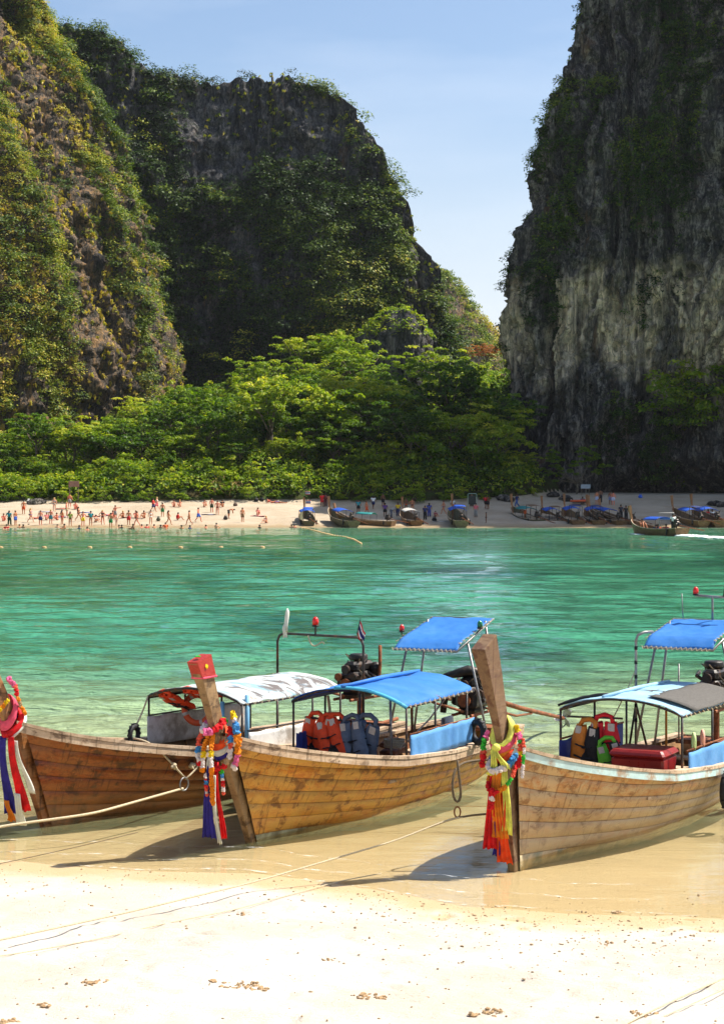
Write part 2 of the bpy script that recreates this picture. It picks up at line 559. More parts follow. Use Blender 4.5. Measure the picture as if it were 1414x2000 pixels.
def cliff(name, mat, path, n, zs, table, flute, seed, under=None, zbase=0.0, core=((-1, 1), 0, 0), lump=2.2):
    """path: (x, y, top height, setback factor); zs: number of rows; table: (z, setback)"""
    P = spline(path, n)
    x0, y0, H, K = P.T
    tx, ty = np.gradient(x0), np.gradient(y0)
    ln = np.hypot(tx, ty); tx, ty = tx / ln, ty / ln
    ix, iy = -ty, tx                                  # inward: to the left of the walking direction
    t = np.linspace(0, 1, zs)[:, None]
    arc = np.r_[0, np.cumsum(np.hypot(np.diff(x0), np.diff(y0)))]
    s = arc[None, :]
    Htop = H + 1.9 * fbm(arc * .12, 0, 0, 4, seed + 1) + 1.1 * np.abs(fbm(arc * .5, 0, 0, 3, seed + 2))
    Z = zbase + t * (Htop[None, :] - zbase)
    tz, ts = zip(*table)
    back = np.interp(Z, tz, ts) * K[None, :]
    # fluted, ledged, broken limestone
    wx = .8 * fbm(s * .10, Z * .05, 0, 3, seed + 3)
    fl = 1 - np.abs(fbm(s * .16 + wx, Z * .022, .5, 4, seed + 5)) * 1.25
    fl2 = 1 - np.abs(fbm(s * .55 + wx * 2, Z * .07, 1.5, 3, seed + 7)) * 1.4
    fl3 = 1 - np.abs(fbm(s * 1.5 + wx * 3, Z * .26, 2.5, 3, seed + 8)) * 1.4
    led = fbm(s * .05, Z * .30, 3.5, 4, seed + 9)
    lmp = fbm(s * .06, Z * .06, 4.5, 4, seed + 11)
    d = flute * (1.3 * fl + .75 * fl2 + .30 * fl3) + .55 * led + lump * lmp
    blk = fbm(s * .32 + wx, Z * .15, 6.5, 4, seed + 15)
    d = d + flute * (.9 * np.round(blk * 2.6) / 2.6 + .35 * np.round(fbm(s * .9, Z * .5, 7.5, 3, seed + 16) * 2.5) / 2.5)
    d = d - d.mean()
    if under is not None:
        back = back + under(x0[None, :], Z)
    X = x0[None, :] + ix * (back - d); Y = y0[None, :] + iy * (back - d)
    fade = sstep(1.0, .9, t)
    # the top runs on inland
    rows = 14
    q = np.linspace(0, 1, rows + 1)[1:, None]
    gx = np.clip(X[-1:], *core[0]); gy = np.full_like(gx, core[1])
    cx = X[-1:] + (gx - X[-1:]) * q; cy = Y[-1:] + (gy - Y[-1:]) * q
    czz = Z[-1:] + (core[2] - Z[-1:]) * q + 3.0 * np.sin(q * 3.0) * fbm(arc[None, :] * .06 + q * 2, q * 4, 0, 3, seed + 13)
    X = np.concatenate([X, cx]); Y = np.concatenate([Y, cy]); Z = np.concatenate([Z, czz])
    V = np.stack([X, Y, Z], -1)
    N = np.cross(np.gradient(V, axis=1), np.gradient(V, axis=0))
    N /= np.maximum(np.linalg.norm(N, axis=-1, keepdims=True), 1e-9)
    o = obj(name, mesh_np(name, V.reshape(-1, 3), grid_faces(*V.shape[:2]), False), mat)
    tag(o, kind='structure')
    return V, N, zs

# walked with the rock on the left hand, so that the inward normal points into the rock
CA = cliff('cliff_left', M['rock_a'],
           [(-150, 215, 108, .5), (-112, 240, 108, .7), (-84, 264, 106, .8), (-60, 287, 104, .9), (-46, 306, 101, 1), (-37, 322, 97, 1), (-33.5, 333, 95, 1), (-37, 348, 96, .9), (-55, 372, 96, .7), (-90, 390, 90, .5)],
           430, 330, [(0, 0), (27, 0), (48, 5), (70, 13.5), (88, 26), (105, 34)], 1.7, 100, core=((-160, -88), 345, 104))
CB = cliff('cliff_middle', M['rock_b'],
           [(-150, 345, 118, .5), (-110, 350, 112, .5), (-75, 352, 103, .55), (-45, 355, 93, .6), (-30, 357, 84.5, .6), (-16, 356, 86, .6), (-5, 360, 86, .5), (0, 361.5, 83, .42), (3.6, 363, 77, .38), (9.6, 366, 63, .3), (14.6, 369, 51, .2), (17.8, 371, 41, .1), (20.3, 374, 31, 0), (20.5, 382, 24, 0), (16, 400, 20, 0), (0, 430, 20, 0)],
           520, 280, [(0, 0), (31, 0), (40, 2), (50, 5), (61, 10), (71, 16), (82, 22), (120, 36)], 1.25, 200, core=((-150, -14), 400, 84))
def undercut(x, z):
    return 6.5 * sstep(31, 38, x) * (1 - sstep(2.5, 8.5, z + 1.2 * vnoise(x * .25, 0, 0, 77)))
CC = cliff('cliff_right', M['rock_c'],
           [(74, 300, 70, .6), (49, 296, 80, .8), (35, 290, 84, 1), (26, 284, 85, 1), (22.2, 277, 86, 1), (22.0, 270, 86, 1), (24.3, 265, 87, 1), (32, 261, 88, 1), (46, 257, 90, .6), (54, 248, 96, .25), (66, 241, 106, .1), (95, 232, 112, .1)],  # last points: unseen spur, shaped to shade the far beach
           680, 470, [(0, .8), (6, -1.2), (12, -1.2), (23, 0.4), (36, 1.2), (53, 3.8), (61, 7.2), (67, 10.2), (75, 13.2), (90, 19), (118, 33)], 1.6, 300, undercut, 0.0, ((52, 80), 277, 82), 1.3)
# the wooded hill far off in the gap
xs = np.linspace(-60, 110, 150); ys = np.linspace(540, 700, 110)
X, Y = np.meshgrid(xs, ys)
Z = 91 * np.exp(-((X + 6) / 72) ** 2) * np.exp(-((Y - 610) / 42) ** 2) + 3.2 * fbm(X * .07, Y * .07, 0, 4, 41) * 1.3
Z = Z * sstep(540, 556, Y) - 2 * (1 - sstep(540, 556, Y))
VD = np.stack([X, Y, Z], -1)
ND = np.cross(np.gradient(VD, axis=1), np.gradient(VD, axis=0)); ND /= np.linalg.norm(ND, axis=-1, keepdims=True)
tag(obj('hill_far', mesh_np('hill_far', VD.reshape(-1, 3), grid_faces(110, 150), True), M['rock_a']), kind='structure')

# ================================================================== sea
def make_sea():
    n = NT('sea_water')
    w = n.coord('World')
    sep = n.n('SeparateXYZ'); n.l(w, sep.inputs[0])
    y = sep.outputs['Y']
    # turbidity and colour of the water body follow its depth, which grows away from the two shores
    wob = n.math('MULTIPLY', n.math('SUBTRACT', n.noise(n.coord('World', (1, .55, 1)), .12, 4, .6), .5), 14)
    yy = n.math('ADD', y, wob)
    reef = n.rng(n.noise(n.coord('World', (.55, .30, 1)), .10, 5, .62), .47, .63)
    deep = n.mix(reef, srgb(66, 138, 104), srgb(24, 86, 64))
    far = n.mix(reef, srgb(98, 162, 126), srgb(66, 136, 102))
    shal = srgb(178, 184, 136)
    c = n.mix(n.rng(yy, 22, 50), shal, deep)
    c = n.mix(n.rng(yy, 90, 185), c, far)
    c = n.mix(n.rng(y, 204, 213), c, srgb(190, 210, 175))
    alpha = n.math('MAXIMUM', n.rng(y, 18.5, 36, .0, .96), n.rng(y, 60, 62, 0, 1))
    alpha = n.math('MULTIPLY', alpha, n.rng(y, 207, 214, 1, .35))
    h1 = n.noise(n.coord('World', (.75, 1.7, 1)), 2.3, 5, .62, .5)
    h2 = n.noise(n.coord('World', (.22, .85, 1)), .9, 4, .62, .5)
    calm = n.rng(y, 19.5, 30, .18, 1.0)
    hh = n.math('MULTIPLY', n.math('ADD', n.math('MULTIPLY', h1, .45), n.math('MULTIPLY', h2, 1.7)), calm)
    nr = n.bump(hh, .32, .20)
    df = n.n('BsdfDiffuse'); n.l(c, df.inputs['Color']); n.l(n.bump(hh, 1.0, .5), df.inputs['Normal'])
    tp = n.n('BsdfTransparent'); tp.inputs['Color'].default_value = (.95, .97, .94, 1)
    body = n.n('MixShader'); n.l(alpha, body.inputs[0]); n.l(tp.outputs[0], body.inputs[1]); n.l(df.outputs[0], body.inputs[2])
    gl = n.n('BsdfGlossy'); gl.inputs['Roughness'].default_value = .05; n.l(nr, gl.inputs['Normal'])
    gl.inputs['Color'].default_value = (1, 1, 1, 1)
    fr = n.n('Fresnel'); fr.inputs['IOR'].default_value = 1.33; n.l(nr, fr.inputs['Normal'])
    ff = n.rng(fr.outputs[0], 0, 1, 0.0, 1.0)
    top = n.n('MixShader'); n.l(ff, top.inputs[0]); n.l(body.outputs[0], top.inputs[1]); n.l(gl.outputs[0], top.inputs[2])
    n.l(top.outputs[0], n.out.inputs['Surface'])
    return n.m
M['sea'] = make_sea()
ys = 17.2 * (1.0041 ** np.arange(0, 640)); ys = ys[ys < 224]
ss = np.linspace(-1, 1, 360)
ss = np.concatenate([[-12, -7, -4, -2.5, -1.7, -1.25], ss, [1.25, 1.7, 2.5, 4, 7, 12]])
SS, Y = np.meshgrid(ss, ys)
X = SS * (Y * .205 + 1.0)
Z = np.zeros_like(X)
rs = np.random.default_rng(3)
dy = Y * .0041
for k in range(30):
    lam = 10 ** rs.uniform(-.35, .55)
    th = rs.normal(0, .42) - math.pi / 2
    kx, ky = math.cos(th) * 2 * math.pi / lam, math.sin(th) * 2 * math.pi / lam
    amp = .0065 * lam ** .85
    ph = kx * X + ky * Y + rs.uniform(0, 6.28) + 1.8 * vnoise(X * .25 / lam ** .3, Y * .25 / lam ** .3, 0, 60 + k)
    Z += amp * (np.sin(ph) + .25 * np.sin(2 * ph + .6)) * sstep(.45, .16, dy / lam)
Z *= (.12 + .88 * sstep(0, 12, Y - shore_near(X))) * (.75 + .5 * vnoise(X * .05, Y * .05, 0, 91))
Z *= sstep(1.3, 1.0, np.abs(SS))
SEA = (X, Y, Z)
tag(obj('sea', mesh_np('sea', np.stack([X, Y, Z], -1).reshape(-1, 3), grid_faces(len(ys), len(ss)), True), M['sea']), kind='structure')

# lapping edge of the near water: a broken thread of foam
nf = NT('shore_foam'); _c = nf.coord('World')
_bs = nf.n('BsdfDiffuse'); _bs.inputs['Color'].default_value = (.8, .8, .76, 1)
_tp = nf.n('BsdfTransparent'); _mx = nf.n('MixShader')
nf.l(nf.math('MULTIPLY', nf.rng(nf.noise(_c, 9, 5, .7), .44, .68), .45), _mx.inputs[0]); nf.l(_tp.outputs[0], _mx.inputs[1]); nf.l(_bs.outputs[0], _mx.inputs[2]); nf.l(_mx.outputs[0], nf.out.inputs['Surface'])
xs = np.arange(-9, 9, .04)
for off, wd in ((.05, .05), (.62, .035), (1.35, .03)):
    yb = shore_near(xs) + off + .10 * vnoise(xs * 1.7, off, 0, 44) + .04 * vnoise(xs * 6, off, 0, 45)
    w_ = wd * (.5 + .5 * vnoise(xs * 2.2, off + 3, 0, 46))
    m = MB(); m.sheet([[(x, y - q, .012), (x, y + q, .012)] for x, y, q in zip(xs, yb, np.maximum(w_, .004))][::-1])
    tag(m.build('shore_foam', nf.m), 'thin broken line of foam where the ripples meet the near sand', 'foam', kind='stuff')
# ================================================================== foliage
GREEN = [(0.0, srgb(26, 46, 16)), (.3, srgb(56, 82, 24)), (.55, srgb(108, 126, 34)), (.75, srgb(168, 164, 52)), (.9, srgb(198, 168, 74)), (1.0, srgb(190, 128, 62))]
FRESH = [(0.0, srgb(34, 56, 16)), (.3, srgb(72, 104, 22)), (.6, srgb(126, 148, 32)), (.8, srgb(166, 172, 46)), (1.0, srgb(206, 196, 74))]
M['leaf_cliff'] = mat_leaf('cliff_foliage', GREEN, .32)
M['leaf_tree'] = mat_leaf('tree_foliage', FRESH, .44, var=.46)
M['leaf_shrub'] = mat_leaf('shrub_foliage', FRESH, .48, .5, var=.35)
M['leaf_flame'] = mat_leaf('flame_tree_foliage', [(0, srgb(110, 84, 36)), (.5, srgb(172, 102, 52)), (1, srgb(180, 140, 70))], .35)
M['leaf_yellow'] = mat_leaf('yellowing_foliage', [(0, srgb(110, 116, 24)), (.5, srgb(176, 164, 44)), (1, srgb(214, 186, 74))], .35)
M['leaf_dry'] = mat_leaf('dry_foliage', [(0, srgb(96, 80, 38)), (.5, srgb(150, 124, 66)), (1, srgb(186, 160, 98))], .3)
M['bark'] = mat_plain('bark', srgb(112, 98, 82), .9, .3, 4, .6, dirt=srgb(70, 58, 46), dist=.04)

def leaves(C, Rx, Rz, K, size, tint, seed, up=.9, out=.5, long=1.35, tj=.12, droop=0.0, N0=None):
    """K leaf quads round each centre C (n,3) with radii Rx, Rz; returns V, F, tint"""
    r = np.random.default_rng(seed)
    n = len(C)
    Rx = np.broadcast_to(Rx, n); Rz = np.broadcast_to(Rz, n); size = np.broadcast_to(size, n); tint = np.broadcast_to(tint, n)
    d = r.normal(size=(n, K, 3)); d /= np.linalg.norm(d, axis=-1, keepdims=True)
    rad = r.uniform(.35, 1.0, (n, K, 1)) ** .6
    off = d * rad
    off[..., 2] = np.where(off[..., 2] < -.25, -off[..., 2] * .6, off[..., 2])
    P = C[:, None, :] + off * np.stack([Rx, Rx, Rz], -1)[:, None, :]
    nm = d * out + np.array([0, 0, up]) + r.normal(size=(n, K, 3)) * .42
    if N0 is not None: nm = nm + N0[:, None, :] * .5
    nm /= np.linalg.norm(nm, axis=-1, keepdims=True)
    t = r.normal(size=(n, K, 3)); t[..., 2] -= droop
    t -= nm * (t * nm).sum(-1, keepdims=True); t /= np.linalg.norm(t, axis=-1, keepdims=True)
    b = np.cross(nm, t)
    s = size[:, None, None] * r.uniform(.65, 1.3, (n, K, 1))
    hl, hw = s * .5 * long, s * .36
    q = np.stack([P - t * hl, P + b * hw - t * hl * .1 + nm * s * .06, P + t * hl - nm * s * .16, P - b * hw - t * hl * .1 + nm * s * .06], 2)
    T = np.clip(tint[:, None] + r.normal(size=(n, K)) * tj, 0.0, 1.0)
    V = q.reshape(-1, 3); F = np.arange(len(V)).reshape(-1, 4)
    return V, F, np.repeat(T.reshape(-1), 4)

def scatter(S, n, seed, dens, zmin=0, ymax=400):
    V, N, zs = S
    r = np.random.default_rng(seed)
    A = V[:zs + 4]; NN_ = N[:zs + 4]
    c = A[::6].mean(0)                                # columns that face the bay
    cols = np.nonzero((np.abs(c[:, 0] / c[:, 1]) < .24) & (c[:, 1] < ymax))[0]; cols = cols[cols < A.shape[1] - 1]
    i = r.integers(0, A.shape[0] - 1, n); j = r.choice(cols, n)
    P = A[i, j] + (A[i, j + 1] - A[i, j]) * r.random((n, 1)) + (A[i + 1, j] - A[i, j]) * r.random((n, 1))
    Q = NN_[i, j]
    keep = (r.random(n) < dens(P, Q, i / zs)) & (P[:, 2] > zmin)
    return P[keep], Q[keep]

def view_ok(P, m=60):                                 # roughly what the photograph and a step aside can see
    u = CXP + P[:, 0] / P[:, 1] * FPX; v = VHP - (P[:, 2] - CAMH) / P[:, 1] * FPX
    return (u > -m * 4) & (u < 1414 + m * 4) & (v > -m * 4)

def stuff_leaves(name, label, mat, sets):
    Vs, Fs, Ts, o = [], [], [], 0
    for V, F, T in sets:
        Vs.append(V); Fs.append(F + o); Ts.append(T); o += len(V)
    ob = obj(name, mesh_np(name, np.concatenate(Vs), np.concatenate(Fs), False, {'tint': np.concatenate(Ts)}), mat)
    return tag(ob, label, 'foliage', kind='stuff')

# --- left cliff: scrub down the rib, sunlight put into its yellow-green tint, dry grass tufts on the ledges
def dens_a(P, Q, t):
    q = .4 * P[:, 0] + .92 * P[:, 1]
    b = fbm(q * .15, P[:, 2] * .022, 0, 4, 51)
    f = fbm(P[:, 0] * .25, P[:, 2] * .10, P[:, 1] * .25, 3, 52)
    return sstep(-.05, .55, b + .55 * f + .45 * np.clip(Q[:, 2], 0, 1) + .45 * sstep(60, 85, P[:, 2]) + .35 * sstep(318, 332, P[:, 1]) - .12)
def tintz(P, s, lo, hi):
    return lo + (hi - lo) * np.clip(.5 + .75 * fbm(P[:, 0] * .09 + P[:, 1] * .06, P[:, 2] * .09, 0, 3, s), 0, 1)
P, Q = scatter(CA, 46000, 1, dens_a); k = view_ok(P); P, Q = P[k], Q[k]
big = np.random.default_rng(2).random(len(P)) < .16
setsA = [leaves(P[~big] + Q[~big] * .3, .7, .6, 13, .29, tintz(P[~big], 53, .42, .98), 3, N0=Q[~big], up=1.2),
         leaves(P[big] + Q[big] * .9, 1.5, 1.2, 60, .30, tintz(P[big], 54, .40, .86), 4, N0=Q[big], up=1.2)]
L_ = np.random.default_rng(8).random(len(P)) < .022
setsA.append(leaves(P[L_] + Q[L_] * 1.2, 2.4, 1.9, 150, .33, tintz(P[L_], 57, .36, .8), 9, N0=Q[L_], up=1.2))
P2, Q2 = scatter(CA, 24000, 5, lambda P, Q, t: .25 + .5 * fbm(P[:, 0] * .3, P[:, 2] * .12, P[:, 1] * .3, 3, 55)); k = view_ok(P2); P2, Q2 = P2[k], Q2[k]
setsA.append(leaves(P2 + Q2 * .2, .3, .5, 7, .44, .97, 6, up=.1, out=.8, long=2.0, droop=2.2, N0=Q2))
stuff_leaves('cliff_scrub_left', 'yellow-green scrub and dry grass tufts covering the sunlit left cliff', M['leaf_cliff'], setsA)
# --- middle cliff: shade of the recess put into the leaf tint, lighter to the right
def dens_b(P, Q, t):
    b = fbm(P[:, 0] * .08, P[:, 2] * .05, 0, 5, 61, .6)
    low = sstep(66, 28, P[:, 2]) * sstep(-26, 2, P[:, 0])
    return sstep(-.05, .6, .04 + b + .55 * low - .25 * sstep(-46, -36, P[:, 0]) * sstep(-8, -18, P[:, 0]) + .6 * np.clip(Q[:, 2], 0, 1) - .45 * sstep(62, 74, P[:, 2]) + .5 * sstep(82, 86, P[:, 2]))
P, Q = scatter(CB, 52000, 11, dens_b, 14); k = view_ok(P) & (P[:, 1] < 385); P, Q = P[k], Q[k]
big = np.random.default_rng(12).random(len(P)) < .22
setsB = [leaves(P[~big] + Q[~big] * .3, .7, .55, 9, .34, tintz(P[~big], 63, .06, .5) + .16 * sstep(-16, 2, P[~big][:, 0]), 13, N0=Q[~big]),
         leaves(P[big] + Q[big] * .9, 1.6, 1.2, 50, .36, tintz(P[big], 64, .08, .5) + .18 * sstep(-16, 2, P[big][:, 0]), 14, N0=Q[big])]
L_ = (np.random.default_rng(18).random(len(P)) < .012 + .035 * sstep(-16, -4, P[:, 0]))
setsB.append(leaves(P[L_] + Q[L_] * 1.5, 2.7, 2.2, 120, .46, tintz(P[L_], 67, .28, .72), 19, N0=Q[L_], up=1.2))
P2, Q2 = scatter(CB, 5000, 15, lambda P, Q, t: .2 + .9 * sstep(8, 20, P[:, 0]) + .5 * sstep(70, 84, P[:, 2]), 25); k = view_ok(P2) & (P2[:, 1] < 390); P2, Q2 = P2[k], Q2[k]
setsB.append(leaves(P2 + Q2 * .2, .4, .4, 7, .42, .78, 16, up=.1, out=.8, long=1.8, droop=1.5, N0=Q2))
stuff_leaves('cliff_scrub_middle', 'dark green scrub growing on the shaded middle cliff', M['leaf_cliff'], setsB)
# --- right cliff
def dens_c(P, Q, t):
    q = P[:, 0] - P[:, 1]
    b = fbm(q * .13, P[:, 2] * .05, 0, 5, 71, .62)
    band = sstep(14, 20, P[:, 2]) * sstep(46, 36, P[:, 2])
    cave = sstep(10, 4, P[:, 2])
    return sstep(.0, .5, +.10 + b - .62 * band - .6 * cave + .45 * np.clip(Q[:, 2], 0, 1) + .12 * sstep(45, 60, P[:, 2]))
P, Q = scatter(CC, 70000, 21, dens_c, 3, 292); k = view_ok(P) & (P[:, 1] < 300); P, Q = P[k], Q[k]
big = np.random.default_rng(22).random(len(P)) < .10
setsC = [leaves(P[~big] + Q[~big] * .15, .5, .5, 9, .28, tintz(P[~big], 73, .12, .70), 23, N0=Q[~big], droop=.8),
         leaves(P[big] + Q[big] * .5, 1.0, .9, 46, .28, tintz(P[big], 74, .18, .6), 24, N0=Q[big])]
L_ = (np.random.default_rng(28).random(len(P)) < .012)
setsC.append(leaves(P[L_] + Q[L_] * .9, 1.8, 1.5, 120, .30, tintz(P[L_], 77, .25, .6), 29, N0=Q[L_], up=1.1))
stuff_leaves('cliff_scrub_right', 'dark scrub and creepers clinging to the shaded right cliff', M['leaf_cliff'], setsC)
# --- far hill
r = np.random.default_rng(31)
i = r.integers(5, 100, 9000); j = r.integers(20, 140, 9000)
P = VD[i, j] + r.uniform(-.8, .8, (9000, 3)) * [1, 1, .2]
k = (P[:, 1] < 625) & (P[:, 0] > -5); P = P[k]
stuff_leaves('hill_forest', 'haze-tinted yellow-green forest covering the distant hill in the gap', M['leaf_cliff'],
             [leaves(P + [0, 0, .6], 2.2, 1.7, 44, .55, tintz(P, 81, .45, .85), 32)])  # paler tint: distance haze put into the leaf colour

# ================================================================== trees
def build_tree(seed, h, w, style):
    """a trunk with limbs and a crown made of leaf clumps on the limb ends"""
    r = np.random.default_rng(seed)
    tb = MB()
    lean = r.normal(0, .06, 2)
    ht = h * (.52 if style != 'dome' else .45)
    tp = [(lean[0] * z * 1.0 + .12 * math.sin(z * 1.3 + seed), lean[1] * z, z - .6) for z in np.linspace(0, ht + .6, 7)]
    tb.tube(tp, list(np.linspace(.20, .12, 7) * (h / 8)), 7)
    top = Vector(tp[-1])
    cents, rx, rz = [], [], []
    nl = 9
    for a in range(nl):
        ang = 2 * math.pi * a / nl + r.uniform(-.25, .25)
        reach = w * .5 * r.uniform(.55, 1.0)
        st = Vector(tp[-1 - int(r.integers(0, 3))])
        if style == 'umbrella':
            end = Vector((math.cos(ang) * reach, math.sin(ang) * reach, h * r.uniform(.66, .92)))
        elif style == 'dome':
            el = r.uniform(.1, 1.3)
            end = Vector((math.cos(ang) * reach * math.cos(el) * 1.15, math.sin(ang) * reach * math.cos(el) * 1.15, h * (.5 + .42 * math.sin(el))))
        else:
            end = Vector((math.cos(ang) * reach * .8, math.sin(ang) * reach * .8, h * r.uniform(.5, .98)))
        midp = st.lerp(end, .5) + Vector((0, 0, .25 * (1 if style == 'umbrella' else -.3)))
        tb.tube([st, midp, end], [.09 * h / 8, .06 * h / 8, .025 * h / 8], 5)
        for q in range(8 if style != 'wispy' else 6):
            f = r.uniform(.45, 1.12)
            p = st.lerp(end, f)
            sp = w * .15
            cents.append((p.x + r.normal(0, sp), p.y + r.normal(0, sp), p.z + r.normal(0, .28 if style == 'umbrella' else .55) + .15))
            rx.append(r.uniform(.55, 1.1) * w / 8); rz.append(r.uniform(.24, .45) if style == 'umbrella' else r.uniform(.45, .8))
    C = np.array(cents)
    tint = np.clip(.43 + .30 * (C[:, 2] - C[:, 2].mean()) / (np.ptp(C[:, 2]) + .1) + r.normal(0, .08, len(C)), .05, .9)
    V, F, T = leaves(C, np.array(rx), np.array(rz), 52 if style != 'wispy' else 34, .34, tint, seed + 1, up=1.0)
    crown = mesh_np('crown', V, F, False, {'tint': T})
    return tb.mesh('trunk', True), crown

KINDS = []
for sd, (h, w, st) in enumerate([(9, 9.5, 'umbrella'), (8, 8.5, 'umbrella'), (7.5, 7.5, 'dome'), (9, 8.5, 'dome'), (7, 6.5, 'dome'), (8, 6, 'wispy'), (10, 9, 'umbrella'), (6.5, 8, 'umbrella')]):
    tr, cr = build_tree(900 + sd * 7, h, w, st)
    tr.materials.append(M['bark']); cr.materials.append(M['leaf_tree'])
    KINDS.append((tr, cr, st))

def tree(kind, loc, s, rz, label, group=None, mat=None, sz=None, name='tree'):
    tr, cr, st = KINDS[kind]
    e = empty(name, loc, rz); e.scale = (s, s, sz or s)
    a = obj('trunk', tr, None, e); b = obj('crown', cr, None, e)
    if mat is not None: setmat(b, mat)
    return tag(e, label, 'tree', group)

TREE_TXT = {'umbrella': 'flat-topped green tree with layered leaf pads in the hillside forest', 'dome': 'round-crowned bushy green tree in the hillside forest', 'wispy': 'thin airy green tree in the hillside forest'}
TREE_GRP = {'umbrella': 'layered trees of the hillside forest', 'dome': 'round-crowned trees of the hillside forest', 'wispy': 'airy trees of the hillside forest'}
r = np.random.default_rng(77)
count = 0
def where(x, y):                                       # a findable place for a label
    u = CXP + x / y * FPX
    for lim, txt in ((90, 'at the left frame edge'), (210, 'above the brown signboard'), (340, 'under the left cliff'), (480, 'left of the forest middle'), (620, 'in the forest middle'), (740, 'below the knoll, left half'), (850, 'below the knoll, right half'), (930, 'between knoll and gap')):
        if u < lim: return txt
    return 'next to the right cliff'
ROWTXT = ['front row', 'second row', 'third row', 'fourth row', 'halfway up the slope', 'just above mid slope', 'high on the slope', 'near the hilltop', 'on the hilltop', 'behind the hilltop']
for row, dist in enumerate([9, 12.5, 16, 19, 25, 31, 38, 46, 55, 64]):
    step = 4.9 + row * .18
    for x in np.arange(-66, 26, step):
        xx = x + r.uniform(-1.6, 1.6) + (row % 2) * step * .5
        yy = float(veg_line(xx)) + dist + r.uniform(-1.8, 1.8)
        if abs(xx / yy) > .215: continue
        if xx > 22.0 - max(0, (282 - yy)) * .06 and yy > 255: continue
        if xx > 23.5: continue
        if xx < -40 + (yy - 300) * .2 and yy > 296: continue
        if 0 < xx < 14 and 292 < yy < 312: continue          # the rock knoll stands here
        if r.random() < .06: continue
        z = float(far_z(xx, yy))
        kd = int(r.choice([0, 1, 2, 3, 4, 5, 6, 7], p=[.12, .11, .20, .20, .18, .05, .07, .07]))
        s = r.choice([.62, .8, .95, 1.1, 1.3 if row < 5 else 1.0]) * r.uniform(.9, 1.1) * float(np.interp(xx, [-60, -30, -12], [.62, .82, 1.0])) * (.72 if row == 0 else .88 if row == 1 else 1.0)
        st = KINDS[kd][2]
        tree(kd, (xx, yy, z), s, r.uniform(0, 6.28), ('small ' if s < .7 else 'large ' if s > 1.2 else '') + {'umbrella': 'flat-topped layered tree ', 'dome': 'round-crowned tree ', 'wispy': 'thin airy tree '}[st] + where(xx, yy) + ', ' + ROWTXT[row], TREE_GRP[st])
        count += 1
print('forest trees', count)
# the ones that stand out
def at_far(u, v, Y): return tuple(ray(u, v, Y))
p = ray(612, 815, 262); tree(1, (p[0], 262, p[2] - 6.5), .8, 1.0, 'yellowing tree among green ones in the middle of the hillside forest', mat=M['leaf_yellow'])
for q, (u, v, s) in enumerate([(905, 680, .8), (950, 684, .75)]):
    p = ray(u, v, 395); tree(6 if q else 0, (p[0], 395, p[2] - 6.5 * s), s * .8, q * 2.0,
        ['orange-leaved flame tree in the gap, nearest the middle cliff', 'orange-leaved flame tree in the gap, nearest the right cliff'][q], 'flame trees in the gap', M['leaf_flame'])
# the wooded saddle behind the gap
for q in range(16):
    xx = 17 + (q % 8) * 3.6 + r.uniform(-1, 1); yy = 330 + (q // 8) * 40 + r.uniform(-5, 5)
    if xx / yy > .085: continue
    tree(int(r.integers(0, 5)), (xx, yy, 17.5 + (q // 8) * 4 + r.uniform(-1.5, 1)), r.uniform(.8, 1.1), r.uniform(0, 6), 'green tree in the gap between the cliffs, ' + ('in front' if q < 8 else 'at the back') + (', nearest the middle cliff' if q % 8 < 3 else ', nearest the right cliff'), 'trees in the gap')
# undergrowth hides the ground
n = 9000
xx = r.uniform(-70, 24, n); yy = veg_line(xx) + r.uniform(.8, 70, n) ** 1.0
P = np.stack([xx, yy, far_z(xx, yy) + .5], -1)
stuff_leaves('undergrowth', 'dense low undergrowth between the trees of the hillside', M['leaf_tree'], [leaves(P + [0, 0, .5], r.uniform(.9, 1.7, n), r.uniform(.7, 1.4, n), 13, .36, r.uniform(.2, .65, n), 78)])

# ================================================================== rock knoll in the forest
kb = bmesh.new(); bmesh.ops.create_icosphere(kb, subdivisions=5, radius=1)
kv = np.array([v.co for v in kb.verts])
kd = 1 + .16 * fbm(kv[:, 0] * 2, kv[:, 1] * 2, kv[:, 2] * 1.2, 5, 88) + .05 * fbm(kv[:, 0] * 8, kv[:, 1] * 8, kv[:, 2] * 4, 3, 89)
for v, k in zip(kb.verts, kd):
    c = v.co * k
    v.co = (c.x * 6.8, c.y * 6.0, max(-.9, math.copysign(abs(c.z) ** .75, c.z)) * 9.5)
km = bpy.data.meshes.new('rock_knoll'); kb.to_mesh(km); kb.free()
ko = tag(obj('rock_knoll', km, M['rock_b']), 'rounded dark rock knoll capped with green creepers above the forest', 'rock')
p = ray(768, 640, 304); ko.location = (p[0] + .3, 304, p[2] - 7.2)
kv = np.array([v.co for v in km.vertices]) + np.array(ko.location)
sel = kv[kv[:, 2] > ko.location.z + 5.2]
sel = sel[r.random(len(sel)) < .40]
stuff_leaves('knoll_creepers', 'sunlit green creepers over the top of the rock knoll', M['leaf_tree'], [leaves(sel + [0, 0, .25], .8, .45, 12, .36, r.uniform(.35, .75, len(sel)), 91)])

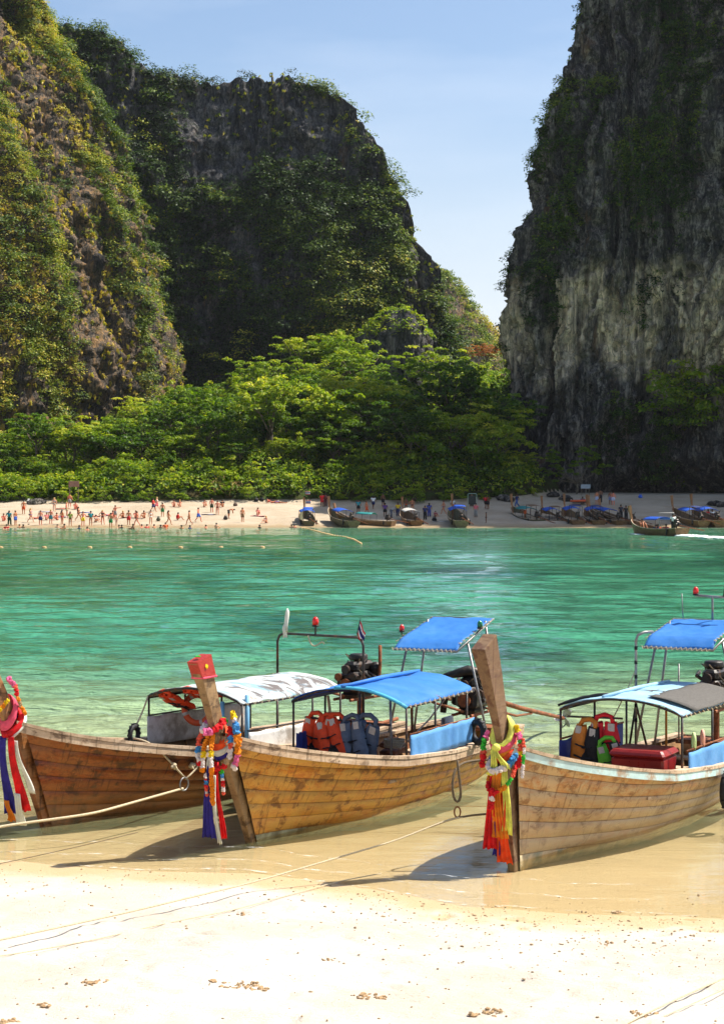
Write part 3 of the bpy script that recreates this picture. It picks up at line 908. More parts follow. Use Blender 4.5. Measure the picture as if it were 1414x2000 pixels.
# ================================================================== shrubs along the beach
def build_shrub(seed, w, h, K=46):
    r = np.random.default_rng(seed)
    sb = MB()
    C, rx, rz = [], [], []
    for a in range(26):
        d = r.normal(size=3); d[2] = abs(d[2]); d /= np.linalg.norm(d)
        c = d * r.uniform(.35, 1.0) * [w * .5, w * .5, h]
        C.append(c); rx.append(r.uniform(.45, .8) * w / 4); rz.append(r.uniform(.3, .5) * w / 4)
        if a % 3 == 0: sb.tube([(0, 0, -.3), Vector(c) * .5 + Vector((0, 0, .1)), c], [.06, .04, .015], 5)
    C = np.array(C)
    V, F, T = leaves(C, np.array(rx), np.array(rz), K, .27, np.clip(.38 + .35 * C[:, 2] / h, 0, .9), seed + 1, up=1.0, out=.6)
    return sb.mesh('stem', True), mesh_np('crown', V, F, False, {'tint': T})
SHRUBS = []
for sd, (w, h) in enumerate([(4.6, 2.6), (3.8, 2.2), (5.4, 3.4), (3.2, 1.7)]):
    a, b = build_shrub(500 + sd, w, h); a.materials.append(M['bark']); b.materials.append(M['leaf_shrub']); SHRUBS.append((a, b))
def shrub(k, loc, s, rz, label, group=None, mat=None):
    e = empty('shrub', loc, rz); e.scale = (s, s, s)
    obj('stem', SHRUBS[k][0], None, e); c = obj('foliage', SHRUBS[k][1], None, e)
    if mat: setmat(c, mat)
    return tag(e, label, 'shrub', group)
x = -52.0
while x < 23.5:
    for row in range(3):
        xx = x + r.uniform(-.7, .7); yy = float(veg_line(xx)) + .8 + row * 2.7 + r.uniform(-.6, .8)
        if abs(xx / yy) > .21: continue
        s = r.uniform(.42, .72) * (1 + .38 * row)
        shrub(int(r.integers(0, 4)), (xx, yy, float(far_z(xx, yy))), s, r.uniform(0, 6), ['low leafy shrub on the edge of the sand ', 'leafy shrub in the second row behind the sand ', 'taller leafy shrub in the back row '][row] + where(xx, yy).replace('forest', 'beach').replace('above', 'behind'), 'shrubs along the far beach')
    x += 2.7
# the big shaded bushes in the middle, rounder and taller
for q, (u, v, w_) in enumerate([(760, 905, 1.5), (850, 900, 1.75), (930, 905, 1.5), (690, 930, 1.1), (1000, 940, 1.0)]):
    p = ray(u, v, 246.0)
    shrub(2, (p[0], 246, float(far_z(p[0], 246)) + (0.6 if q < 3 else 0)), w_, q * 1.3, ['broad shaded bush behind the boats, left of the biggest', 'biggest round bush in the shade behind the beached boats', 'broad shaded bush between the biggest bush and the right cliff', 'low shaded bush at the sand bank left of the big bushes', 'shaded bush at the foot of the right cliff'][q])

# pandanus and dry tussocks
def build_pandanus(seed, n=70, ln=1.7, droop=.9):
    r = np.random.default_rng(seed); mb = MB(); T = []
    for a in range(n):
        az = r.uniform(0, 6.28); el = r.uniform(.1, 1.35); l = ln * r.uniform(.6, 1.1)
        d = Vector((math.cos(az) * math.cos(el), math.sin(az) * math.cos(el), math.sin(el)))
        sd = d.cross(Vector((0, 0, 1))).normalized() * .055
        p0 = Vector((r.normal(0, .15), r.normal(0, .15), r.uniform(.2, .9)))
        pts = [p0 + d * l * f - Vector((0, 0, droop * l * f * f * .6)) for f in (0, .35, .7, 1)]
        ws = (.7, 1, .8, .08)
        vs = []
        for p, w in zip(pts, ws): vs += [p - sd * w, p + sd * w]
        mb.add(vs, [(0, 1, 3, 2), (2, 3, 5, 4), (4, 5, 7, 6)])
        T += [float(np.clip(r.normal(.5, .15), 0, 1))] * 8
    me = mb.mesh('fronds')
    a = me.attributes.new('tint', 'FLOAT', 'POINT'); a.data.foreach_set('value', np.array(T, np.float32))
    return me
PAN = [build_pandanus(610), build_pandanus(611, 90, 1.5, 1.3)]
for me in PAN: me.materials.append(M['leaf_shrub'])
stm = MB().tube([(0, 0, -.3), (.03, 0, .4), (0, .03, .9)], [.09, .07, .06], 6).mesh('stem')
stm.materials.append(M['bark'])
for q, (u, v) in enumerate([(38, 965), (52, 968), (118, 962), (175, 960), (205, 958), (20, 900), (10, 880), (60, 890), (330, 965), (452, 955), (478, 868), (640, 925), (560, 955), (690, 962), (820, 958), (1040, 968), (985, 965)]):
    hit = ground_hit(u, v) if v > 940 else Vector((ray(u, v, 252)[0], 252, far_z(ray(u, v, 252)[0], 252) + 1.0))
    e = empty('pandanus', hit, q * 1.1); s = random.uniform(.8, 1.35); e.scale = (s, s, s)
    obj('stem', stm, None, e); obj('fronds', PAN[q % 2], None, e)
    tag(e, 'spiky pandanus clump with long arching leaves ' + ('at the sand edge ' if v > 940 else 'among the trees ') + where(hit.x, hit.y).replace('above', 'behind'), 'pandanus', 'pandanus clumps by the far beach')
for q, (u, v) in enumerate([(440, 945), (420, 962), (458, 962)]):
    hit = ground_hit(u, v); e = empty('dry_tussock', hit, q); e.scale = (1.3, 1.3, 1.3)
    f = obj('blades', PAN[1], None, e); setmat(f, M['leaf_dry'])
    tag(e, 'straw-coloured dry tussock hanging over the sand bank', 'dry grass', 'dry tussocks on the sand bank')
# ================================================================== long-tail boats on the near shore
def mat_hull(name, c1, c2, c3, dark, worn=.5, gloss=.5, grey=None):
    n = NT(name)
    c = n.coord('Object')
    grain = n.noise(n.coord('Object', (1.2, 16, 16)), 2.2, 6, .65, .3)
    patch = n.noise(n.coord('Object', (1.0, 1.6, 1.9)), 2.4, 7, .68, .5)
    drip = n.noise(n.coord('Object', (13, 3, 1.0)), 1.5, 5, .62)
    scr = n.noise(n.coord('Object', (3, 30, 26)), 3.0, 3, .6, 1.2)
    rnd = n.objrand()
    col = n.mix(n.rng(grain, .32, .68), c1, c2)
    col = n.mix(n.rng(rnd, 0, 1, 0, .45), col, c3)
    col = n.mix(n.math('MULTIPLY', n.rng(patch, .45, .55), worn), col, c3)
    pk = n.noise(n.coord('Object', (1.6, 2.2, 2.6), (3, 7, 1)), 2.7, 6, .66, .4)
    col = n.mix(n.math('MULTIPLY', n.rng(pk, .52, .64), .75), col, dark)
    col = n.mix(n.math('MULTIPLY', n.rng(drip, .54, .68), .65), col, dark)
    if grey is not None:
        sep = n.n('SeparateXYZ'); n.l(c, sep.inputs[0])
        zz = n.math('ADD', sep.outputs['Z'], n.math('MULTIPLY', n.math('SUBTRACT', patch, .5), .9))
        col = n.mix(n.math('MULTIPLY', n.rng(zz, .1, .55, 1, 0), .6), col, grey)
    broad = n.noise(n.coord('Object', (.7, 1, 1.3), (2, 5, 9)), 1.1, 4, .6)
    col = n.mix(n.rng(broad, .40, .64, .0, .5), col, n.mix(1.0, col, (.52, .47, .42), 'MULTIPLY'))
    col = n.mix(n.math('MULTIPLY', n.rng(scr, .66, .72), .5), col, tuple(min(1, x * 1.5 + .1) for x in c3))
    h = n.math('ADD', grain, n.math('MULTIPLY', patch, .7))
    n.principled(col, n.rng(patch, .4, .6, gloss, gloss + .25), n.bump(h, .35, .012), 0, .4)
    return n.m
M['hull1'] = mat_hull('varnished_brown_planks', srgb(112, 50, 10), srgb(156, 78, 20), srgb(154, 104, 58), srgb(48, 24, 10), .5, .36, srgb(128, 98, 62))
M['hull2'] = mat_hull('golden_planks', srgb(184, 102, 18), srgb(210, 144, 44), srgb(204, 162, 84), srgb(104, 58, 18), .65, .4)
M['hull3'] = mat_hull('bleached_tan_planks', srgb(182, 122, 68), srgb(188, 150, 104), srgb(192, 168, 130), srgb(122, 84, 52), .8, .55, srgb(172, 158, 132))
M['stem1'] = mat_hull('stem_brown', srgb(112, 66, 30), srgb(150, 96, 48), srgb(166, 128, 88), srgb(58, 36, 20), .5, .45)
M['stem2'] = mat_hull('stem_grey_gold', srgb(118, 88, 54), srgb(146, 114, 74), srgb(160, 134, 98), srgb(66, 46, 28), .6, .6)
M['stem3'] = mat_hull('stem_grey_brown', srgb(104, 80, 58), srgb(126, 98, 72), srgb(138, 112, 84), srgb(82, 44, 30), .4, .65)
M['rail'] = mat_hull('weathered_rail', srgb(168, 136, 104), srgb(198, 170, 138), srgb(214, 192, 164), srgb(96, 72, 52), .5, .65)
M['rail_blue'] = mat_plain('chipped_blue_paint', srgb(178, 206, 204), .6, .12, 6, .3, dirt=srgb(158, 124, 90), dirt_amt=.9)
M['boot2'] = mat_plain('grey_green_bottom_paint', srgb(160, 158, 122), .75, .2, 5, .5, dirt=srgb(110, 100, 66), dirt_amt=.8)
M['boot3'] = mat_plain('bleached_bottom_paint', srgb(186, 164, 128), .75, .15, 5, .5, dirt=srgb(128, 132, 108), dirt_amt=.8)
M['boot1'] = mat_plain('brown_bottom', srgb(132, 92, 50), .6, .2, 5, .4, dirt=srgb(84, 72, 44), dirt_amt=.8)
M['inside'] = mat_plain('boat_inside_wood', srgb(140, 104, 66), .8, .25, 4, .5, dirt=srgb(80, 56, 34))
M['steel'] = mat_plain('painted_dark_pipe', srgb(54, 50, 48), .5, .25, 12, .2, dirt=srgb(120, 74, 44), dirt_amt=.8)
M['galv'] = mat_plain('galvanised_pipe', srgb(140, 140, 138), .45, .2, 12, .2, .5, dirt=srgb(120, 84, 54))
M['rust'] = mat_plain('rusty_steel', srgb(128, 74, 40), .8, .35, 14, .5, dirt=srgb(66, 44, 34))
M['engine'] = mat_plain('oily_engine', srgb(40, 37, 35), .45, .4, 10, .4, .3, dirt=srgb(92, 62, 40), dirt_amt=.8)
M['rubber'] = mat_plain('black_rubber', srgb(32, 32, 34), .7, .25, 8, .3)
M['blue_tarp'] = mat_plain('blue_canvas', srgb(62, 136, 214), .6, .07, 2, .3, dirt=srgb(96, 158, 220), dirt_amt=.5, transl=.35, dist=.03)
M['navy_tarp'] = mat_plain('navy_canvas', srgb(44, 60, 112), .7, .1, 2, .3, transl=.1, dist=.03)
M['pale_tarp'] = mat_plain('faded_pale_blue_canvas', srgb(170, 208, 228), .6, .1, 2, .3, dirt=srgb(120, 174, 214), transl=.25, dist=.03)
M['grey_tarp'] = mat_plain('grey_shade_net', srgb(112, 108, 102), .9, .12, 30, .3, transl=.3)
M['curtain'] = mat_plain('light_blue_curtain', srgb(102, 164, 220), .65, .08, 2.5, .3, dirt=srgb(70, 124, 190), transl=.25, dist=.03)
M['curtain_dark'] = mat_plain('blue_curtain', srgb(58, 78, 158), .65, .1, 2.5, .3, transl=.25, dist=.03)
M['white_panel'] = mat_plain('chipped_white_board', srgb(216, 214, 208), .6, .08, 5, .3, dirt=srgb(142, 128, 112), dirt_amt=.8)
M['blue_post'] = mat_plain('light_blue_post', srgb(112, 166, 198), .5, .1, 8, .2)
M['rope'] = mat_plain('pale_rope', srgb(196, 180, 148), .9, .18, 60, .5)
M['rope_dark'] = mat_plain('wet_dark_rope', srgb(104, 90, 70), .9, .25, 60, .5)
M['orange_vest'] = mat_plain('orange_vest_fabric', srgb(232, 76, 32), .7, .12, 8, .3)
M['grey_vest'] = mat_plain('grey_blue_vest_fabric', srgb(92, 106, 124), .8, .15, 8, .3)
M['red_vest'] = mat_plain('red_vest_fabric', srgb(222, 34, 44), .7, .12, 8, .3)
M['amber_vest'] = mat_plain('faded_amber_vest_fabric', srgb(206, 126, 42), .7, .12, 8, .3)
M['green_vest'] = mat_plain('lime_vest_fabric', srgb(102, 190, 52), .7, .12, 8, .3)
M['strap'] = mat_plain('black_webbing', srgb(26, 26, 28), .7, .2, 20, .2)
M['reflect'] = mat_plain('grey_reflective_tape', srgb(190, 186, 176), .4, .1, 20, .1)
M['red_lamp'] = mat_plain('red_lamp_lens', srgb(220, 32, 22), .15, .05, 5, .0, spec=.6)
M['green_lamp'] = mat_plain('green_lamp_lens', srgb(14, 110, 66), .15, .05, 5, .0, spec=.6)
M['maroon'] = mat_plain('maroon_plastic', srgb(134, 34, 30), .35, .1, 4, .12)
M['ring'] = mat_plain('orange_lifebuoy', srgb(214, 92, 48), .6, .12, 6, .2)
M['red_cloth'] = mat_plain('red_sash', srgb(228, 22, 30), .7, .24, 7, .4, transl=.25)
M['pink_cloth'] = mat_plain('pink_sash', srgb(238, 88, 116), .7, .24, 7, .4, transl=.25)
M['orange_cloth'] = mat_plain('orange_sash', srgb(246, 136, 26), .7, .24, 7, .4, transl=.25)
M['lime_cloth'] = mat_plain('lime_yellow_sash', srgb(232, 232, 106), .7, .24, 7, .4, transl=.25)
M['blue_cloth'] = mat_plain('violet_blue_sash', srgb(48, 40, 140), .7, .24, 7, .4, transl=.2)
M['white_cloth'] = mat_plain('white_sash', srgb(232, 232, 218), .7, .05, 12, .3, transl=.25)
M['vermilion_cloth'] = mat_plain('vermilion_sash', srgb(250, 84, 28), .7, .24, 7, .4, transl=.25)
FL = {k: mat_plain('flower_' + k, srgb(*c), .8, .2, 40, .6, transl=.2) for k, c in dict(
    red=(220, 20, 28), orange=(250, 140, 14), yellow=(250, 206, 20), pink=(240, 110, 160), white=(240, 226, 220), green=(60, 190, 60), blue=(70, 150, 214), coral=(244, 96, 70), tan=(190, 160, 120)).items()}
def mat_patchy_tarp():
    n = NT('patchy_painted_tarp'); c = n.coord('Object', (1.1, .55, 1))
    a = n.noise(c, 1.8, 5, .6, 1.2); b = n.noise(n.coord('Object', (1.1, .55, 1), (5, 3, 0)), 2.4, 5, .62, 1.0)
    col = n.ramp(a, [(.36, srgb(120, 158, 172)), (.47, srgb(176, 186, 186)), (.55, srgb(192, 190, 184)), (.64, srgb(98, 132, 152))])
    col = n.mix(n.rng(b, .55, .62), col, srgb(104, 96, 92))
    col = n.mix(n.rng(b, .34, .40, 1, 0), col, srgb(160, 140, 128))
    n.principled(col, .6, n.bump(b, .3, .03), 0, .3)
    return n.m
M['patchy_tarp'] = mat_patchy_tarp()
def mat_cap():
    n = NT('red_beaded_cloth'); v = n.n('TexVoronoi'); n.l(n.coord('Object'), v.inputs['Vector']); v.inputs['Scale'].default_value = 90
    col = n.ramp(v.outputs['Distance'], [(.2, srgb(196, 70, 52)), (.6, srgb(140, 22, 14))])
    n.principled(col, .5, n.bump(v.outputs['Distance'], .6, .006), 0, .4)
    return n.m
M['bead_cloth'] = mat_cap()

UST = [0, .06, .15, .27, .4, .6, .8, 1.0]
def smooth_tab(vals):
    u = np.linspace(0, 1, 201)
    y = np.interp(u, UST, vals)
    k = np.hanning(19)[1:-1]; k /= k.sum()
    e = np.concatenate([2 * y[0] - y[8:0:-1], y, 2 * y[-1] - y[-2:-10:-1]])
    z = np.convolve(e, k, 'valid')
    return lambda q: np.interp(q, u, z)

class Boat:
    def __init__(self, X, Y, th, rake, top, hull, stem, boot, rail2, label, beam=1.0, sheer=0.0, L=7.1):
        self.X, self.Y, self.th = X, Y, R(th)
        self.rz = math.pi / 2 - self.th
        self.rake = rake; self.L = L
        self.root = empty('longtail_boat', (X, Y, 0), self.rz)
        tag(self.root, label, 'boat', 'long-tail boats moored at the near beach')
        self.bg = smooth_tab([.06, .32, .57, .78, .90, .92, .84, .68])
        self.bk = smooth_tab([.03, .045, .11, .24, .36, .42, .38, .30])
        self.zg = smooth_tab([1.36 + sheer, 1.20 + sheer, 1.04, .87, .72, .60, .56, .58])
        self.zk = smooth_tab([-.12, -.12, -.15, -.19, -.22, -.24, -.22, -.12])
        self.pw = smooth_tab([1.0, .98, .9, .76, .62, .55, .55, .6])
        self.beam = beam
        self.hull(hull, boot, rail2)
        self.prow(stem, top)
    def P(self, u, t, side, off=0.0):
        x = -self.rake * t ** 1.05 * (1 - u) + (self.L + .15 * t) * u
        bk, bg = self.bk(u) * self.beam, self.bg(u) * self.beam
        y = bk + (bg - bk) * max(t, 0) ** self.pw(u) + off
        z = self.zk(u) + (self.zg(u) - self.zk(u)) * t
        return (float(x), float(side * y), float(z))
    def W(self, x, y, z):
        s, c = math.sin(self.rz), math.cos(self.rz)
        return Vector((self.X + x * c - y * s, self.Y + x * s + y * c, z))
    def place(self, o, x=0, y=0, z=0, rz=0.0):          # a thing that lies in or hangs on the boat
        o.location = self.W(x, y, z); o.rotation_euler = (0, 0, self.rz + rz)
        return o
    def hull(self, mat, boot, rail2):
        h = obj('hull', self._lining(), M['inside'], self.root)
        ed = [0, .13, .27, .41, .55, .69, .84, .985]
        for side in (-1, 1):
            for j in range(7):
                cuts = [0.012, .30 + .11 * ((j * 2) % 3), .66 + .06 * (j % 2), 1.0]
                for a, b in zip(cuts[:-1], cuts[1:]):
                    nu = 12 if a > .02 else 22
                    us = np.linspace(a + .0006, b - .0006, nu)
                    t0, t1 = ed[j] + .0014, ed[j + 1] - .0014
                    pr = random.Random(j * 31 + int(a * 100) + side)
                    pd = pr.uniform(-.0015, .002)
                    wv = lambda q, u: (.010 * float(vnoise(u * 7, q * 5.7, self.X, 12)) if 0 < q < 7 else 0)
                    rows = [[self.P(u, t + wv(j if t < (t0 + t1) / 2 else j + 1, u), side, o) for u in us] for t, o in ((t0, .017), (t0 + .003, .022 + pd), ((t0 + t1) / 2, .0235 + pd), (t1 - .003, .022 + pd), (t1, .017))]
                    m = MB().sheet(rows if side > 0 else [r_[::-1] for r_ in rows])
                    m.build('plank', M[boot] if (j == 0) else M[mat], h, True)
        # rubbing rail and cap along the sheer
        us = np.concatenate([np.linspace(0, .3, 22), np.linspace(.32, 1, 30)])
        for side in (-1, 1):
            def band(o0, o1, d0, d1):
                A = []
                for u in us:
                    x, y, z = self.P(u, 1.0, side)
                    q = np.array([[x, y + side * o0, z + d0], [x, y + side * o1, z + d0], [x, y + side * o1, z + d1], [x, y + side * o0, z + d1], [x, y + side * o0, z + d0]])
                    A.append(q)
                m = MB(); m.sheet(np.array(A) if side < 0 else np.array(A)[:, ::-1])
                m.add(A[-1][:4], [(0, 1, 2, 3)])
                return m
            band(-.075, .055, -.012, .028).build('cap_rail', M['rail'], self.root)
            band(.006, .045, -.105, -.016).build('rubbing_strake', M[rail2], self.root)
        # transom
        T = [self.P(1.0, t, 1) for t in np.linspace(0, 1, 7)]; T2 = [(x, -y, z) for x, y, z in T]
        MB().sheet([[a, b] for a, b in zip(T2, T)], .04).build('transom', M[mat], self.root)
        # fore deck, floor boards, thwarts, frames
        us = np.linspace(.03, .24, 10)
        dk = [[(self.P(u, .93, -1)[0], self.P(u, .93, -1)[1] * f, self.P(u, .93, -1)[2] - .02) for f in np.linspace(.97, -.97, 5)] for u in us]
        MB().sheet(dk, .03).build('foredeck', M['inside'], self.root)
        for k in range(5):
            y0 = -.50 + k * .2
            m = MB()
            hb = lambda x: max(.05, abs(self.P((x + self.rake) / (self.L + .1 + self.rake), .26, 1)[1]) - .08) / .5
            m.sheet([[(x, y0 * min(1, hb(x)), .02), (x, (y0 + .185) * min(1, hb(x)), .02)] for x in np.linspace(2.3, self.L - .3, 8)][::-1], .025)
            m.build('floor_board', M['inside'], self.root)
        for x in (2.4, 3.6, 4.6, 5.7, 6.6):
            u = (x + self.rake) / (self.L + .1 + self.rake)
            yb = abs(self.P(u, .75, 1)[1]) - .02
            MB().box((x, 0, self.P(u, .68, 1)[2]), (.26, yb * 2, .035)).build('thwart', M['rail'], self.root)
        for k in range(9):
            u = .22 + k * .085
            for side in (-1, 1):
                MB().tube([self.P(u, t, side, -.035) for t in (.1, .35, .6, .8, .97)], .028, 4).build('rib', M['inside'], self.root)
    def _lining(self):
        us = np.concatenate([np.linspace(0.02, .3, 18), np.linspace(.33, 1, 22)]); ts = np.linspace(0, .99, 8)
        rows = []
        for u in us:
            rows.append([self.P(u, t, -1, 0) for t in ts[::-1]] + [self.P(u, t, 1, 0) for t in ts])
        return MB().sheet(rows, .018).mesh('hull', True)
    def prow(self, mat, top):
        """top: (x, z, fore-aft length, thickness, slope of the end) of the post's head"""
        tx, tz, tl, tw, slope = top
        pts = []
        for t in np.linspace(0, 1, 6):
            x = -self.rake * t ** 1.05; z = float(self.zk(0) + (self.zg(0) - self.zk(0)) * t)
            pts.append((x + .06, z, .17 + .04 * t, .085 + .02 * t))
        m = MB()
        def ring(x, z, l, w, tilt=0.0):
            return [(x - l * .45, -w / 2, z - tilt * .5), (x + l * .55, -w / 2, z + tilt * .5), (x + l * .55, w / 2, z + tilt * .5), (x - l * .45, w / 2, z - tilt * .5)]
        def loft(rows, name, mt):
            m = MB(); n = len(rows)
            vs = [p for r_ in rows for p in r_]
            fs = [(0, 3, 2, 1), tuple(4 * (n - 1) + k for k in range(4))]
            for i in range(n - 1):
                for k in range(4):
                    fs.append((4 * i + k, 4 * i + (k + 1) % 4, 4 * i + 4 + (k + 1) % 4, 4 * i + 4 + k))
            o = m.add(vs, fs).build(name, mt, self.root)
            bv = o.modifiers.new('bevel', 'BEVEL'); bv.width = .012; bv.segments = 2
            return o
        loft([ring(*p) for p in pts], 'stem', M[mat])
        x0, z0 = pts[-1][0], pts[-1][1] - .12
        self.pc = lambda z: float(np.interp(z, [-.12, z0 + .12, tz], [0, x0, tx]))
        rows = []
        for f in np.linspace(0, 1, 7):
            z = z0 + (tz - z0) * f
            bow = .03 * math.sin(f * math.pi)
            rows.append(ring(x0 + (tx - x0) * f + bow, z, .20 + (tl - .20) * f ** 1.2, .075 + (tw - .075) * f ** 1.3, slope * f))
        self.post = loft(rows, 'prow', M[mat])

def pipe(b, pts, r=.016, mat='steel', name='post', parent=None, n=7):
    return MB().tube(pts, r, n).build(name, M[mat], parent or b.root, True)

def arch(y, hw, zs, zp):                               # height of a bowed roof across the boat
    q = abs(y) / hw
    return zs + (zp - zs) * (1 - q ** 2.1)

def canopy(b, x0, x1, hw, zs, zp, mat, posts, pm='steel', sag=.012, name='canopy', base=None, skew=0.0, tie=True):
    """bowed cloth roof on hoops; posts: x positions of post pairs"""
    e = empty(name, (0, 0, 0)); e.parent = b.root
    nx, ny = 37, 27
    rows = []
    rd = random.Random(int(x0 * 100) + 5)
    for i in range(nx):
        fx = i / (nx - 1); x = x0 + (x1 - x0) * fx
        row = []
        for j in range(ny):
            y = hw * (1 - 2 * j / (ny - 1))
            z = arch(y, hw, zs, zp) + .012 - sag * math.sin(fx * math.pi * 2.0 * len(posts) / 2) ** 2 + .014 * float(vnoise(x * 2.6, y * 3.4, 0, 7)) + .007 * float(vnoise(x * 7, y * 9, 0, 8))
            if abs(y) == hw: z -= .02 + .012 * math.sin(fx * 21)
            row.append((x + skew * y, y, z))
        rows.append(row)
    MB().sheet(rows, .006).build('roof_cloth', M[mat], e, True)
    for x in (x0 + .02, (x0 + x1) / 2, x1 - .02):
        MB().tube([(x + skew * y, y, arch(y, hw, zs, zp) - .014) for y in np.linspace(hw, -hw, 15)], .016, 7).build('hoop', M[pm], e, True)
    for y in (hw - .01, -hw + .01):
        MB().tube([(x0 + skew * y, y, zs - .02), (x1 + skew * y, y, zs - .02)], .015, 7).build('side_rail', M[pm], e, True)
    MB().tube([(x0, 0, zp - .02), (x1, 0, zp - .02)], .014, 7).build('ridge_pole', M[pm], e, True)
    for x in posts:
        for y in (hw - .01, -hw + .01):
            u = (x + b.rake) / (b.L + .1 + b.rake)
            gy = math.copysign(min(abs(y), float(b.bg(u)) * b.beam - .02), y)
            MB().tube([(x, gy, float(b.zg(u)) - .05), (x + skew * y, y, zs - .02)], .016, 7).build('post', M[pm], e, True)
    if tie:
        for y in (hw, -hw):
            for k in range(int((x1 - x0) / .16)):
                x = x0 + .08 + k * .16
                s = 1 if y > 0 else -1
                MB().tube([(x + skew * y, y + s * .012, zs + .004), (x + .05 + skew * y, y + s * .02, zs - .03), (x + .09 + skew * y, y - s * .012, zs + .01)], .005, 4).build('lashing', M['rope'], e)
    return e

def flat_roof(b, x0, x1, hw, z0, z1, mat, name='stern_roof', droop=.10, posts=True, pm='galv'):
    """the helmsman's roof: a stretched cloth on a pipe frame, its front edge turned down"""
    e = empty(name); e.parent = b.root
    rows = []
    for i in range(29):
        f = i / 28; x = x0 + (x1 - x0) * f
        z = z0 + (z1 - z0) * f
        if f < .22: z -= droop * (1 - f / .22) ** 1.6
        rows.append([(x, y, z - .02 * math.sin(math.pi * (y / hw + 1) / 2) * math.sin(math.pi * f) + .012 * float(vnoise(x * 3, y * 4, 0, 9)) + .007 * float(vnoise(x * 8, y * 9, 0, 10))) for y in np.linspace(hw, -hw, 23)])
    MB().sheet(rows, .006).build('roof_cloth', M[mat], e, True)
    zz = z0 - droop - .01
    MB().tube([(x0, hw, zz), (x0, -hw, zz), (x1, -hw, z1 - .015), (x1, hw, z1 - .015)], .016, 7, closed=True).build('frame', M[pm], e, True)
    for k in range(14):
        y = hw - (k + .5) * 2 * hw / 14
        MB().tube([(x0 - .02, y, zz + .02), (x0 - .022, y + .04, zz - .015), (x0 + .01, y + .07, zz + .025)], .006, 4).build('lashing', M['rope'], e)
    for k in range(10):
        for s in (-1, 1):
            f = (k + .5) / 10; x = x0 + (x1 - x0) * f; z = z0 + (z1 - z0) * f
            MB().tube([(x, s * (hw - .01), z + .008), (x + .04, s * (hw + .02), z - .01), (x + .08, s * (hw - .01), z + .01)], .006, 4).build('lashing', M['rope'], e)
    if posts:
        for s in (-1, 1):
            u = .78; gy = s * (float(b.bg(u)) * b.beam - .03)
            MB().tube([(x0 + .45, gy, .5), (x0 + .45, s * (hw - .03), z0 + .02)], .018, 7).build('post', M[pm], e, True)
            MB().tube([(x1 - .25, s * (float(b.bg(.93)) * b.beam - .03), .5), (x1 - .25, s * (hw - .03), z1 - .03)], .018, 7).build('post', M[pm], e, True)
    return e

def lamp(b, x, y, z, mat, s=1.0, parent=None):
    e = empty('signal_lamp', (x, y, z)); e.parent = parent or b.root
    MB().lathe([(.035 * s, 0), (.04 * s, .01), (.04 * s, .025), (.03 * s, .03)], 12).build('lamp_base', M['engine'], e, True)
    MB().lathe([(.036 * s, .03), (.038 * s, .06 * s), (.033 * s, .085 * s), (.02 * s, .105 * s), (.005, .113 * s)], 12).build('lens', M[mat], e, True)
    return e

